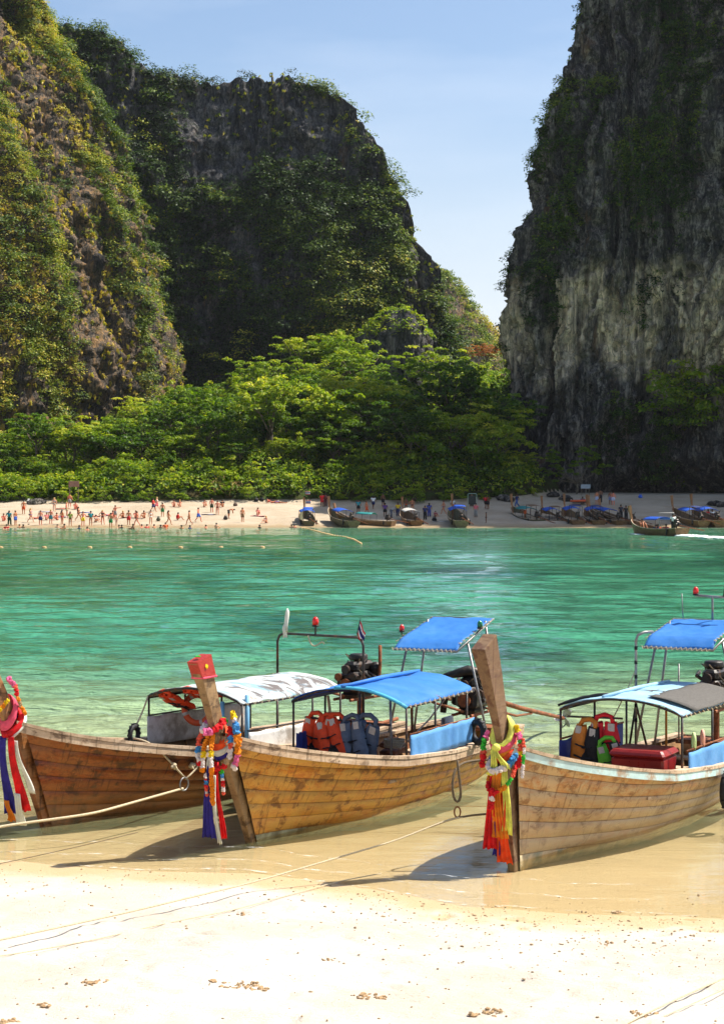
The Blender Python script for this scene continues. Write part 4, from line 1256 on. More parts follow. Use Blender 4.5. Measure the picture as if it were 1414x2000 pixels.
def engine(b, x=7.0, z=.95, yaw=0.0, end=(11.0, 0, .2), lift=0.0, seed=0):
    """car engine on a swivel with the long propeller shaft"""
    e = empty('engine', (x, 0, z)); e.parent = b.root; e.rotation_euler = (0, 0, yaw)
    rd = random.Random(seed)
    m = MB()
    m.box((0, 0, .05), (.62, .34, .34), bev=.05).box((.02, 0, .29), (.54, .24, .16), bev=.04).box((.0, .02, -.16), (.5, .26, .12), bev=.04, taper=1.15)
    m.box((.38, 0, .02), (.2, .3, .3), bev=.07)
    for k in range(4): m.tube([(-.2 + k * .13, -.14, .2), (-.2 + k * .13, -.24, .15), (-.2 + k * .13, -.26, .0)], .025, 6)
    m.tube([(-.24, -.26, .02), (.28, -.26, .02)], .035, 8)
    m.tube([(-.05, .16, .2), (-.05, .26, .26), (.12, .28, .3)], .03, 6)
    m.box((-.12, .22, .02), (.16, .14, .2), bev=.03)
    m.ell((.18, -.2, .26), (.09, .09, .1), 9, 6)
    m.build('engine_block', M['engine'], e)
    for k, (py, pz, pr) in enumerate([(0, .02, .10), (-.15, .16, .055), (.14, .14, .06), (0, .26, .07)]):
        Mt = Matrix.Translation((-.33, py, pz)) @ Matrix.Rotation(-math.pi / 2, 4, 'Y')
        MB().lathe([(pr * .3, .0), (pr, .0), (pr, .015), (pr * .86, .022), (pr, .03), (pr, .045), (pr * .35, .045)], 16, Mt).build('pulley', M['rust'] if k % 2 == 0 else M['engine'], e)
    MB().lathe([(.05, 0), (.14, 0), (.145, .02), (.145, .08), (.12, .1), (.03, .1)], 18, Matrix.Translation((.05, .03, .38))).build('air_filter', M['engine'], e, True)
    MB().tube([(-.1, -.26, 0), (.12, -.3, .0), (.16, -.3, .3), (.16, -.3, .62)], .028, 8).build('exhaust', M['rust'], e, True)
    for k in range(6):
        a = rd.uniform(-.2, .2)
        MB().tube([(rd.uniform(-.3, .2), rd.uniform(-.15, .15), .3), (a, rd.uniform(-.25, .25), .36 + rd.uniform(0, .12)), (rd.uniform(-.2, .3), rd.uniform(-.2, .2), .2)], .011, 5).build('hose', M['rubber'] if k % 2 else M['rope_dark'], e, True)
    # swivel and cradle
    m = MB(); m.tube([(.05, 0, -.2), (.05, 0, .52 - z)], .05, 8); m.box((.05, 0, .55 - z), (.4, 1.1, .06))
    for s in (-1, 1): m.tube([(-.45, s * .15, -.2), (.5, s * .15, -.2)], .025, 6)
    m.build('cradle', M['rust'], e)
    # tiller forward, long shaft aft
    MB().tube([(-.4, 0, -.14), (-1.0, 0, .0), (-1.5, .05, .12)], [.022, .02, .018], 7).build('tiller', M['rust'], e, True)
    ex, ey, ez = end[0] - x, end[1], end[2] - z
    sh = empty('tail') ; sh.parent = e
    MB().tube([(.45, 0, .0), (ex * .5, ey * .5, ez * .5 + .02), (ex, ey, ez)], [.045, .04, .03], 8).build('shaft_tube', M['rust'], sh, True)
    MB().tube([(.5, 0, -.18), (ex * .45, ey * .45, ez * .45 - .12), (ex * .62, ey * .62, ez * .62 - .03)], .02, 6).build('stay', M['rust'], sh, True)
    MB().tube([(ex - .12, ey, ez - .02), (ex - .05, ey, ez - .16), (ex + .10, ey, ez - .12)], .012, 5).build('skeg', M['galv'], sh)
    m = MB()
    for k in range(3):
        a = 2 * math.pi * k / 3
        c, s = math.cos(a), math.sin(a)
        rows = [[(ex + .05 + w * .05, ey + (c * rr - s * w * wd), ez + (s * rr + c * w * wd)) for w in (-1, 0, 1)] for rr, wd in ((.02, .03), (.09, .06), (.15, .05), (.18, .015))]
        m.sheet(rows, .008)
    m.ell((ex + .05, ey, ez), (.06, .035, .035), 8, 6)
    m.build('propeller', M['galv'], sh)
    return e

def curtain(b, x0, x1, y, z0, z1, mat, name='side_curtain', th=.008, folds=16):
    rows = []
    for i in range(49):
        f = i / 48; x = x0 + (x1 - x0) * f
        row = []
        for j in range(6):
            g = j / 5
            w = .012 * math.sin(f * folds * 2.4 + 1.3 * math.sin(f * 9)) * (1 - .5 * g)
            row.append((x, y + w * (1 if y > 0 else -1), z0 + (z1 - z0) * g - (.012 * math.sin(f * math.pi * 5) ** 2 if j == 5 else 0)))
        rows.append(row)
    return MB().sheet(rows, th).build(name, M[mat], b.root, True)

def tyre(name, b, x, y, z, r, axis, label, rot=0.0, w=.06):
    """old tyre used as fender; axis: the local direction it faces"""
    e = empty(name)
    m = MB()
    prof = []
    n, k = 28, 10
    vs, fs = [], []
    for i in range(n):
        a = 2 * math.pi * i / n
        for j in range(k):
            q = 2 * math.pi * j / k
            rr = r - w + w * math.cos(q); zz = w * .85 * math.sin(q)
            if abs(math.cos(q)) < .3: zz *= 1.0
            vs.append((rr * math.cos(a), zz, rr * math.sin(a)))
    for i in range(n):
        for j in range(k):
            i2, j2 = (i + 1) % n, (j + 1) % k
            fs.append((i * k + j, i2 * k + j, i2 * k + j2, i * k + j2))
    m.add(vs, fs).build('tread', M['rubber'], e, True)
    for i in range(14):
        a = 2 * math.pi * i / 14
        MB().box((math.cos(a) * (r + .002), 0, math.sin(a) * (r + .002)), (.012, w * 1.1, .03), rot=Matrix.Rotation(-a, 3, 'Y')).build('lug', M['rubber'], e)
    b.place(e, x, y, z, rot)
    if axis: e.rotation_euler = (axis[0], axis[1], b.rz + rot)
    return tag(e, label, 'tyre', 'old tyres used as fenders')

def life_vest(b, x, y, z, rot, mat, label, group, mat2=None, tilt=0.0, s=1.0, twist=0.0):
    """foam vest hung over a rail: two front pads, a collar, straps and tape"""
    e = empty('life_vest')
    for q, sx in enumerate((-1, 1)):
        m = MB()
        rows = []
        for i in range(8):
            f = i / 7
            wd = .18 * (1 - .35 * (1 - f) ** 2.5); bulge = .045 * math.sin(min(1, f * 1.15 + .15) * math.pi * .75) + .02
            cx = sx * (.115 - .02 * (1 - f))
            ring = []
            for k in range(10):
                a = 2 * math.pi * k / 10
                ring.append((cx + wd * .62 * math.copysign(abs(math.cos(a)) ** .6, math.cos(a)), bulge * math.copysign(abs(math.sin(a)) ** .7, math.sin(a)) - .04 * f * (1 - f), -.02 - .56 * f + .02 * math.sin(a * 2)))
                q3 = ring[-1]; ring[-1] = (q3[0] + .018 * float(vnoise(q3[2] * 9, k, x * 5 + sx, 4)), q3[1] * .8 + .016 * float(vnoise(q3[2] * 11, k + 9, y * 7, 6)), q3[2])
            rows.append(ring + ring[:1])
        m.sheet(rows); m.add(rows[0][:10], [tuple(range(10))]); m.add(rows[-1][:10], [tuple(range(9, -1, -1))])
        m.build('pad', M[mat if q == 0 or mat2 is None else mat2], e, True)
        MB().box((sx * .11, -.045, -.08), (.09, .008, .10), bev=.003).build('reflective_tape', M['reflect'], e)
    MB().ell((.02, .0, -.50), (.17, .05, .17), 10, 7, jit=.12, seed=int(x * 50 + y * 90)).build('lower_panel', M['strap'], e, True)
    m = MB(); m.tube([(-.12, 0, -.03), (-.10, .03, .04), (0, .05, .07), (.10, .03, .04), (.12, 0, -.03)], [.03, .035, .035, .035, .03], 8); m.build('collar', M[mat], e, True)
    for zz in (-.27, -.42):
        MB().tube([(-.22, .01, zz), (-.12, -.062, zz), (0, -.055, zz - .02), (.12, -.062, zz), (.22, .01, zz)], .014, 5, flat=.4).build('strap', M['strap'], e)
    MB().box((0, -.066, -.29), (.05, .015, .035), bev=.004).build('buckle', M['strap'], e)
    MB().tube([(.04, -.05, -.44), (.06, -.06, -.56), (.03, -.05, -.66)], .010, 4).build('strap', M['strap'], e)
    b.place(e, x, y, z, rot); e.scale = (s, s, s)
    e.rotation_euler = (tilt, twist, b.rz + rot)
    return tag(e, label, 'life vest', group)

# flower puffs, shared by every garland
def puff_mesh(seed):
    bm = bmesh.new(); bmesh.ops.create_icosphere(bm, subdivisions=2, radius=1.0)
    rd = random.Random(seed)
    for v in bm.verts: v.co *= rd.choice((.62, .7, 1.0, 1.15)) * rd.uniform(.9, 1.1)
    me = bpy.data.meshes.new('flower'); bm.to_mesh(me); bm.free()
    return me
PUFF = [puff_mesh(i) for i in range(4)]
def garland(b, name, pts, pattern, r, label, string='tan', group='flower garlands on the prows', step=1.05):
    """flowers threaded along a path given in boat coordinates"""
    e = empty(name, (b.X, b.Y, 0), b.rz)
    P = np.array(pts, float); P[:, 1] *= .74
    d = np.r_[0, np.cumsum(np.linalg.norm(np.diff(P, axis=0), axis=1))]
    r = r * .78; n = max(2, int(d[-1] / (r * step)))
    MB().tube(P, .006, 4).build('string', FL['tan'], e)
    rd = random.Random(len(pts) * 7 + n)
    for k in range(n):
        s = d[-1] * (k + .5) / n
        q = [np.interp(s, d, P[:, c]) for c in range(3)]
        o = obj('flower', PUFF[k % 4], None, e)
        setmat(o, FL[pattern[int(k * len(pattern) / n)]])
        rr = r * rd.uniform(.85, 1.12)
        o.location = q; o.scale = (rr, rr, rr * .9); o.rotation_euler = (rd.uniform(0, 6), rd.uniform(0, 6), 0)
    return tag(e, label, 'garland', group)

def loop_pts(b, zc, rad, sag, a0=-120, a1=120, n=26, drop=0.0, ysc=.8):
    """a necklace round the front of the prow: angle 0 is dead ahead (-x), negative is the camera's side"""
    out = []
    for a in np.linspace(a0, a1, n):
        f = math.cos(R(a) * .75)
        z = zc - sag * max(0, f) ** 1.5
        rr = rad * (.75 + .25 * max(0, math.cos(R(a))))
        out.append((b.pc(zc) - math.cos(R(a)) * rr - .02 - drop * max(0, f), math.sin(R(a)) * rr * ysc * (1), z))
    return out

def ribbon_ring(m, b, zb, zf, rad, w, pleat=.008, ysc=.75):
    rows = []
    for a in np.linspace(-180, 180, 41):
        f = (1 + math.cos(R(a))) / 2
        z = zb + (zf - zb) * f
        row = []
        for g in np.linspace(-.5, .5, 9):
            rr = rad * .92 * (1 - .42 * max(0, g * 2) ** 1.5) + .02 * math.cos(g * 3) + pleat * math.sin(g * 22 + R(a) * 2) + .01 * float(vnoise(a * .04, g * 6, w * 99, 5))
            row.append((b.pc(z) - math.cos(R(a)) * rr, math.sin(R(a)) * rr * ysc, z + g * w))
        rows.append(row)
    m.sheet(rows, .004)

def hanging(m, p0, p1, w0, w1, folds=3, depth=.02, turn=.0, n=16):
    """a pleated strip of cloth falling from p0 to p1"""
    p0, p1 = Vector(p0), Vector(p1)
    side = Vector((math.sin(turn), -math.cos(turn), 0)); fr = Vector((-math.cos(turn), -math.sin(turn), 0))
    rows = []
    for i in range(n):
        f = i / (n - 1); c = p0.lerp(p1, f) + fr * .02 * math.sin(f * 5) + side * .018 * math.sin(f * 4.2 + w1 * 40) + Vector((0, 0, .0))
        w = w0 + (w1 - w0) * f
        rows.append([c + side * w * g * (1 - .25 * math.sin(f * 3.1)) + fr * depth * (.4 + .6 * f) * math.cos(g * folds * 2 * math.pi + f * 3.5 + w1 * 30) - Vector((0, 0, (.018 * f if i == n - 1 else 0) * float(vnoise(g * 9, w1 * 77, 0, 3)))) for g in np.linspace(-.5, .5, 17)])
    m.sheet([[tuple(p) for p in r_] for r_ in rows], .003)

def rope_obj(name, pts, r, mat, label, n=6, group='mooring ropes'):
    P = [Vector(p) for p in pts]
    # resample with a light sag
    out = []
    for a, b_ in zip(P[:-1], P[1:]):
        k = max(2, int((b_ - a).length / .12))
        out += [a.lerp(b_, i / k) for i in range(k)]
    out.append(P[-1])
    for _ in range(6):
        out = [out[0]] + [(out[i - 1] + out[i] * 2 + out[i + 1]) / 4 for i in range(1, len(out) - 1)] + [out[-1]]
    return tag(MB().tube(out, r, n).build(name, M[mat], None, True), label, 'rope', group)
def sag_line(a, b, s, n=14):
    a, b = Vector(a), Vector(b)
    return [a.lerp(b, i / n) - Vector((0, 0, s * 4 * (i / n) * (1 - i / n))) for i in range(n + 1)]
# ================================================================== boat with the brown varnished hull (left)
b1 = Boat(-3.97, 23.15, 34, .62, (-1.25, 2.36, .26, .12, .08), 'hull1', 'stem1', 'boot1', 'rail', 'dark brown varnished long-tail boat with patchy white roof, leftmost of three')
b2 = Boat(-1.338, 22.2, 26, .80, (-1.22, 2.27, .27, .13, .07), 'hull2', 'stem2', 'boot2', 'rail', 'golden planked long-tail boat with blue canvas roofs, middle of three')
b3 = Boat(1.695, 20.83, 30, .25, (-.74, 2.55, .31, .17, .15), 'hull3', 'stem3', 'boot3', 'rail_blue', 'bleached tan long-tail boat with pale blue rail, rightmost and nearest of three')

# ---------------- boat 1
canopy(b1, 2.92, 5.35, .84, 1.30, 1.47, 'patchy_tarp', (2.95, 3.75, 4.6, 5.3))
curtain(b1, 2.90, 5.2, .82, .60, 1.02, 'white_panel', 'side_board', .015, 0)
curtain(b1, 3.05, 5.2, -.86, .58, .90, 'white_panel', 'side_board', .015, 0)
pipe(b1, [(2.92, .81, 1.03), (5.2, .81, 1.03)], .012); pipe(b1, [(3.05, -.85, .92), (5.2, -.85, .92)], .012)
pipe(b1, [(3.1, -.80, .5), (3.1, -.80, 1.40)], .034, 'blue_post', 'awning_post'); pipe(b1, [(3.0, -.45, .5), (3.0, -.45, 1.30)], .032, 'blue_post', 'awning_post')
e = empty('stern_arch'); e.parent = b1.root
MB().tube([(5.95, .80, .55), (5.95, .80, 1.88), (5.95, .76, 1.97), (5.95, .68, 2.0), (5.95, -.68, 2.0), (5.95, -.76, 1.97), (5.95, -.80, 1.88), (5.95, -.80, .55)], .02, 8).build('pipe', M['steel'], e, True)
MB().tube([(5.95, .08, 2.0), (5.95, .08, 2.14)], .014, 6).build('lamp_stalk', M['steel'], e, True)
lamp(b1, 5.95, .08, 2.13, 'red_lamp', 1.35)
engine(b1, 7.0, 1.16, 0, (10.7, 0, .50), seed=1)
pipe(b1, [(5.6, -.80, .62), (7.1, -.66, .66)], .03, 'rust', 'push_rail')
life_vest(b1, 2.99, .56, 1.33, -math.pi / 2, 'orange_vest', 'orange life vest stuffed under the left corner of the patchy white roof', 'orange life vests', tilt=1.15, s=.85)
life_vest(b1, 3.05, .16, 1.40, -math.pi / 2, 'orange_vest', 'orange life vest tucked under the white roof, behind the red-capped prow', 'orange life vests', tilt=1.4, s=.9)
e = empty('lifebuoy')
MB().tube([(math.cos(a) * .20, 0, math.sin(a) * .20) for a in np.linspace(0, 2 * math.pi, 25)[:-1]], .045, 9, closed=True).build('ring', M['ring'], e, True)
for a in range(4):
    q = a * math.pi / 2 + .4
    MB().tube([(math.cos(q + d) * .20, 0, math.sin(q + d) * .20) for d in (-.12, 0, .12)], .049, 9).build('band', M['reflect'], e, True)
b1.place(e, 3.45, .36, 1.10, -math.pi / 2 + .25); tag(e, 'orange lifebuoy hanging under the patchy white roof', 'lifebuoy')
tyre('tyre', b1, 2.60, .80, .80, .15, None, 'black tyre leaning on the far gunwale of the brown boat', .2, .04)
# flags on the arch
def thai_flag(name, mx, label, w=.30, h=.20, droop=True):
    e = empty(name)
    edges = [0, 1 / 6, 2 / 6, 4 / 6, 5 / 6, 1]
    MB().tube([(0, 0, -.05), (0, 0, h + .04)], .006, 5).build('staff', M['steel'], e)
    for k in range(5):
        rows = []
        for i in range(9):
            f = i / 8
            row = []
            for g in np.linspace(edges[k], edges[k + 1], 3):
                x = f * w * (.42 if droop else 1); z = h * (1 - g) - (f * .16 if droop else 0)
                row.append((x, .02 * math.sin(f * 7 + g * 2) * (.3 + f), z))
            rows.append(row)
        MB().sheet(rows, .002).build('stripe', [FLAG['r'], FLAG['w'], FLAG['b'], FLAG['w'], FLAG['r']][k], e, True)
    tag(e, label, 'flag'); e.matrix_world = mx
    return e
FLAG = {'r': mat_plain('flag_red', srgb(200, 30, 40), .8, .05, 8, .1, transl=.3), 'w': mat_plain('flag_white', srgb(235, 232, 228), .8, .04, 8, .1, transl=.3), 'b': mat_plain('flag_blue', srgb(40, 42, 110), .8, .06, 8, .1, transl=.3)}
thai_flag('flag', Matrix.Translation(b1.W(5.93, -.70, 2.06)) @ Matrix.Rotation(b1.rz - 1.4, 4, 'Z') @ Matrix.Rotation(.25, 4, 'Y'), 'small red, white and blue striped flag drooping at the right end of the arch')
e = empty('rolled_flag')
MB().tube([(0, 0, -.1), (.01, 0, .34)], .008, 5).build('staff', M['rope'], e)
MB().tube([(.0, 0, .0), (-.01, .01, .1), (.0, 0, .22), (.015, 0, .30), (.01, 0, .35)], [.012, .03, .035, .03, .01], 7).build('cloth', M['white_cloth'], e, True)
m = MB(); hanging(m, (-.02, 0, .12), (-.05, .02, -.1), .05, .09, 2, .012); m.build('corner', M['white_cloth'], e, True)
b1.place(e, 5.95, .62, 2.04); tag(e, 'off-white flag rolled up on its staff at the left end of the arch', 'flag')
rope_obj('rope_loop', [b1.W(5.93, .2, 1.99), b1.W(5.9, .17, 1.85), b1.W(5.9, .06, 1.78), b1.W(5.9, -.02, 1.88), b1.W(5.92, -.1, 1.97), b1.W(5.9, -.12, 1.88)], .011, 'rope', 'loose loop of pale rope hanging from the arch crossbar', group='spare ropes')
rope_obj('knotted_rope', [b1.W(2.93, .83, 1.30), b1.W(2.9, .86, 1.15), b1.W(2.75, .84, .98), b1.W(2.62, .82, .86)], .013, 'rope', 'knotted pale rope from the roof corner down to the black tyre', group='spare ropes')

# ---------------- boat 2
canopy(b2, 2.62, 4.95, .85, 1.37, 1.57, 'blue_tarp', (2.66, 3.6, 4.7), sag=.008)
e = [c for c in b2.root.children if c.name.startswith('canopy')][0]
rows = []                                              # the front bay has a second, navy cloth hanging just under the blue
for i in range(9):
    x = 2.64 + (1.15) * i / 8
    rows.append([(x, y, arch(y, .82, 1.35, 1.535) - .004) for y in np.linspace(.82, .0, 11)])
MB().sheet(rows, .004).build('lining', M['navy_tarp'], e, True)
MB().tube([(2.55, .05, 1.60), (3.8, .04, 1.61), (5.0, .03, 1.60)], [.022, .032, .022], 9).build('rolled_edge', M['blue_tarp'], e, True)
MB().tube([(2.625, y, arch(y, .855, 1.36, 1.575)) for y in np.linspace(.2, -.86, 14)], .028, 7, flat=.5).build('front_hem', mat_plain('turquoise_hem', srgb(66, 160, 190), .6, .08, 6, .2), e, True)
flat_roof(b2, 5.15, 6.55, .50, 1.98, 2.28, 'blue_tarp', droop=.09)
lamp(b2, 5.55, .56, 2.10, 'red_lamp', 1.0); lamp(b2, 5.9, -.55, 2.16, 'green_lamp', 1.1)
pipe(b2, [(5.5, .50, 2.02), (5.55, .57, 2.10)], .01); pipe(b2, [(5.9, -.5, 2.1), (5.9, -.56, 2.16)], .01)
engine(b2, 6.95, .98, 0, (11.05, 0, .24), seed=2)
MB().tube([(6.6, .35, .8), (6.65, .3, 1.36), (6.75, .0, 1.44), (6.95, -.25, 1.40)], [.05, .07, .09, .05], 9).build('engine_hood', M['engine'], b2.root, True)
pipe(b2, [(4.9, .85, 1.32), (6.2, .6, 1.16), (7.4, .4, 1.05)], .022, 'rust', 'steering_pole')
curtain(b2, 2.68, 4.85, -.885, .64, .99, 'curtain')
curtain(b2, 2.70, 3.3, .82, .62, .92, 'curtain_dark')
pipe(b2, [(2.68, -.88, 1.0), (4.9, -.86, .98)], .012, 'rust', 'side_rail')
pipe(b2, [(3.0, .84, 1.10), (3.0, -.45, 1.06)], .016, 'steel', 'crossbar')
pipe(b2, [(4.05, -.3, .45), (4.0, -.3, 1.50)], .02, 'rust', 'awning_post'); pipe(b2, [(3.1, -.42, .45), (3.05, -.42, 1.5)], .018, 'galv', 'awning_post')
pipe(b2, [(3.2, -.5, .72), (3.9, -.62, 1.05), (4.3, -.7, 1.32)], .013, 'rail', 'boat_hook')
for k, (yy, mt, lb, gp, s) in enumerate([(.66, 'orange_vest', 'orange life vest at the left end of the row under the blue roof', 'orange life vests', 1.0), (.50, 'orange_vest', 'orange life vest second from the left under the blue roof', 'orange life vests', .95),
        (.34, 'orange_vest', 'orange life vest next to the grey ones under the blue roof', 'orange life vests', .95), (.13, 'grey_vest', 'grey-blue life vest beside the orange row under the blue roof', 'grey life vests', 1.05), (-.12, 'grey_vest', 'grey-blue life vest at the right end of the row under the blue roof', 'grey life vests', 1.1)]):
    life_vest(b2, 2.98 - .02 * (k % 2), yy, 1.10, -math.pi / 2 + .15 * (k % 3 - 1), mt, lb, gp, tilt=[.12, -.1, .22, -.05, .15][k], s=s * .95, twist=[.22, -.32, .3, -.2, .3][k])
tyre('tyre', b2, 4.75, -.99, .80, .19, None, 'black tyre standing at the right end of the blue side curtain', 1.0, .05)
tyre('tyre', b2, 3.25, -.70, .60, .17, None, 'black tyre half sunk behind the gunwale below the blue curtain', 0.05, .035)
e = empty('rope_coil')
for k in range(5):
    MB().tube([(math.cos(a) * (.13 + .012 * (k % 2)), math.sin(a) * (.13 + .01 * ((k + 1) % 2)), .022 * k) for a in np.linspace(0, 2 * math.pi, 17)[:-1]], .013, 5, closed=True).build('turn', M['rope'], e, True)
b2.place(e, 3.55, -.25, .70); tag(e, 'coil of pale rope on the thwart beside the grey vests', 'rope coil')
e = empty('rope_coil')
for k in range(4):
    MB().tube([(math.cos(a) * (.09 + .012 * (k % 2)), math.sin(a) * .09, .02 * k) for a in np.linspace(0, 2 * math.pi, 15)[:-1]], .012, 5, closed=True).build('turn', M['rope_dark'], e, True)
b2.place(e, 4.35, -.55, .68); tag(e, 'dark rope coil in the stern of the golden boat', 'rope coil')
rows = [[(x, y, z) for x in (0, .28)] for y, z in ((-.02, -.3), (-.01, -.1), (0, .0), (.03, .015), (.06, 0), (.07, -.12), (.08, -.28))]
o = MB().sheet(rows, .02).build('grey_cloth', mat_plain('grey_towel', srgb(176, 172, 166), .9, .08, 6, .4, transl=.1), None, True)
b2.place(o, 4.45, -.62, 1.0, 0); tag(o, 'grey cloth draped over the rail near the engine', 'towel')
m = MB(); m.box((0, 0, .05), (.9, .22, .1), bev=.02).box((.1, .1, .14), (.7, .14, .07), bev=.02)
o = m.build('timber_stack', M['rust'], None); b2.place(o, 4.2, .05, .50, .2); tag(o, 'rust-brown timbers stacked on the floor under the blue roof', 'timber')
rope_obj('hanging_rope', [b2.W(3.6, .80, 1.34), b2.W(3.6, .76, 1.2), b2.W(3.62, .78, 1.02), b2.W(3.6, .74, .9)], .022, 'rope', 'thick bundle of pale rope hanging from the back of the blue roof', group='spare ropes')

# ---------------- boat 3
canopy(b3, 3.2, 5.55, .84, 1.37, 1.54, 'pale_tarp', (3.22, 4.35, 5.5))
e = [c for c in b3.root.children if c.name.startswith('canopy')][0]
rows = []
for i in range(13):
    x = 3.62 + 1.95 * i / 12
    rows.append([(x - .12 * (1 + y / .87) * (1 if i < 2 else 0), y, arch(y, .86, 1.37, 1.54) + .03 + .006 * math.sin(x * 8 + y * 5)) for y in np.linspace(-.25, -.87, 10)])
MB().sheet(rows, .004).build('shade_net', M['grey_tarp'], e, True)
MB().tube([(3.2 + .03 * k, y, arch(y, .85, 1.39, 1.56) + .02) for k, y in enumerate(np.linspace(.86, .25, 9))], [.015, .02, .025, .02, .026, .02, .024, .02, .015], 8).build('rolled_edge', M['strap'], e, True)
MB().tube([(3.25, .25, 1.55), (4.4, .22, 1.56), (5.5, .2, 1.55)], [.02, .03, .02], 8).build('rolled_edge', M['pale_tarp'], e, True)
flat_roof(b3, 5.32, 6.5, .50, 2.14, 2.36, 'blue_tarp', droop=.11, pm='galv')
e = empty('light_mast'); e.parent = b3.root
MB().tube([(5.15, .55, .55), (5.15, .55, 2.12), (5.17, .53, 2.2), (5.22, .46, 2.24), (5.4, .40, 2.24)], .02, 8).build('pipe', M['galv'], e, True)
for k in range(6): MB().tube([(5.15, .55, 1.0 + k * .2), (5.15, .55, 1.05 + k * .2)], .0235, 8).build('tape', M['strap'], e, True)
for s in (-1, 1): MB().tube([(5.15, .55, 1.25), (5.15 + .1, .55 + s * .15, .55)], .016, 6).build('brace', M['steel'], e, True)
e = empty('lamp_bar'); e.parent = b3.root
MB().tube([(6.45, -.10, 2.36), (6.45, -.10, 2.70)], .016, 7).build('pipe', M['galv'], e, True)
MB().tube([(6.45, .16, 2.70), (6.45, -.42, 2.68)], .018, 7).build('pipe', M['galv'], e, True)
MB().tube([(6.45, .34, 2.36), (6.45, .36, 2.72)], .008, 5).build('aerial', M['galv'], e, True)
lamp(b3, 6.45, .15, 2.70, 'red_lamp', 1.1); lamp(b3, 6.45, -.30, 2.70, 'green_lamp', 1.1)
engine(b3, 6.85, 1.25, 0, (10.9, .0, .25), seed=3)
pipe(b3, [(6.3, .35, .6), (6.3, .35, 1.72)], .012, 'galv', 'rod'); pipe(b3, [(6.3, .7, 1.38), (6.3, -.1, 1.36)], .012, 'galv', 'rod')
curtain(b3, 3.1, 5.3, .80, .58, .96, 'curtain_dark'); curtain(b3, 3.3, 5.6, -.885, .55, .90, 'curtain')
pipe(b3, [(3.15, .80, .98), (5.3, .8, .96)], .014, 'rust', 'side_rail'); pipe(b3, [(3.28, -.87, .92), (5.6, -.86, .92)], .014, 'rust', 'side_rail')
pipe(b3, [(4.2, -.25, .5), (4.2, -.25, 1.45)], .016, 'amber_vest', 'awning_post')
pipe(b3, [(4.0, .1, .6), (4.05, .1, 1.42)], .06, 'steel', 'awning_lamp') if False else None
life_vest(b3, 3.34, .50, 1.16, -math.pi / 2 - .2, 'amber_vest', 'faded amber and black life vest hanging by the blue curtain', 'life vests in the tan boat', 'strap', twist=.1)
life_vest(b3, 3.40, .30, 1.22, -math.pi / 2 + .1, 'red_vest', 'bright red life vest hanging beside the amber one', 'life vests in the tan boat', s=1.0)
life_vest(b3, 3.30, .22, .95, -math.pi / 2 + .3, 'green_vest', 'lime green life vest hanging below the red one', 'life vests in the tan boat', 'strap', tilt=.1, twist=-.3, s=.85)
pipe(b3, [(3.42, .82, 1.24), (3.42, .05, 1.26)], .014, 'steel', 'crossbar')
e = empty('cooler_box')
MB().box((0, 0, .2), (.56, .66, .40), bev=.03, taper=1.04).build('tub', M['maroon'], e)
MB().box((0, 0, .445), (.64, .74, .09), bev=.03, taper=.95).build('lid', M['maroon'], e)
b3.place(e, 3.12, -.36, .46, .06); tag(e, 'maroon plastic cooler box standing amidships in the tan boat', 'cooler box')
tyre('tyre', b3, 4.42, -1.01, .28, .26, None, 'black tyre hanging outside the tan hull at the right edge', .08, .06)
for k, (mt, x, lb) in enumerate([('green_vest', 3.62, 'pale green foam ring hooked on the side rail of the tan boat'), ('pink_cloth', 3.95, 'pink and white foam ring beside the pale green one')]):
    o = MB().tube([(math.cos(a) * .075, 0, math.sin(a) * .10) for a in np.linspace(0, 2 * math.pi, 17)[:-1]], .022, 7, closed=True).build('foam_ring', mat_plain('foam%d' % k, srgb(196, 222, 150) if k == 0 else srgb(236, 170, 150), .8, .1, 12, .2), None, True)
    b3.place(o, x, -.84, 1.0, .5); tag(o, lb, 'foam ring')
o = MB().ell((0, 0, 0), (.20, .13, .10), 12, 8, jit=.12).build('orange_bag', M['ring'], None, True); b3.place(o, 3.75, -.3, .62); tag(o, 'crumpled orange bag on the floor behind the maroon cooler', 'bag')
rope_obj('hanging_rope', [b3.W(5.15, .56, 1.70), b3.W(5.05, .7, 1.3), b3.W(4.9, .82, 1.0)], .008, 'rope', 'thin cord from the striped mast down to the far rail', group='spare ropes')

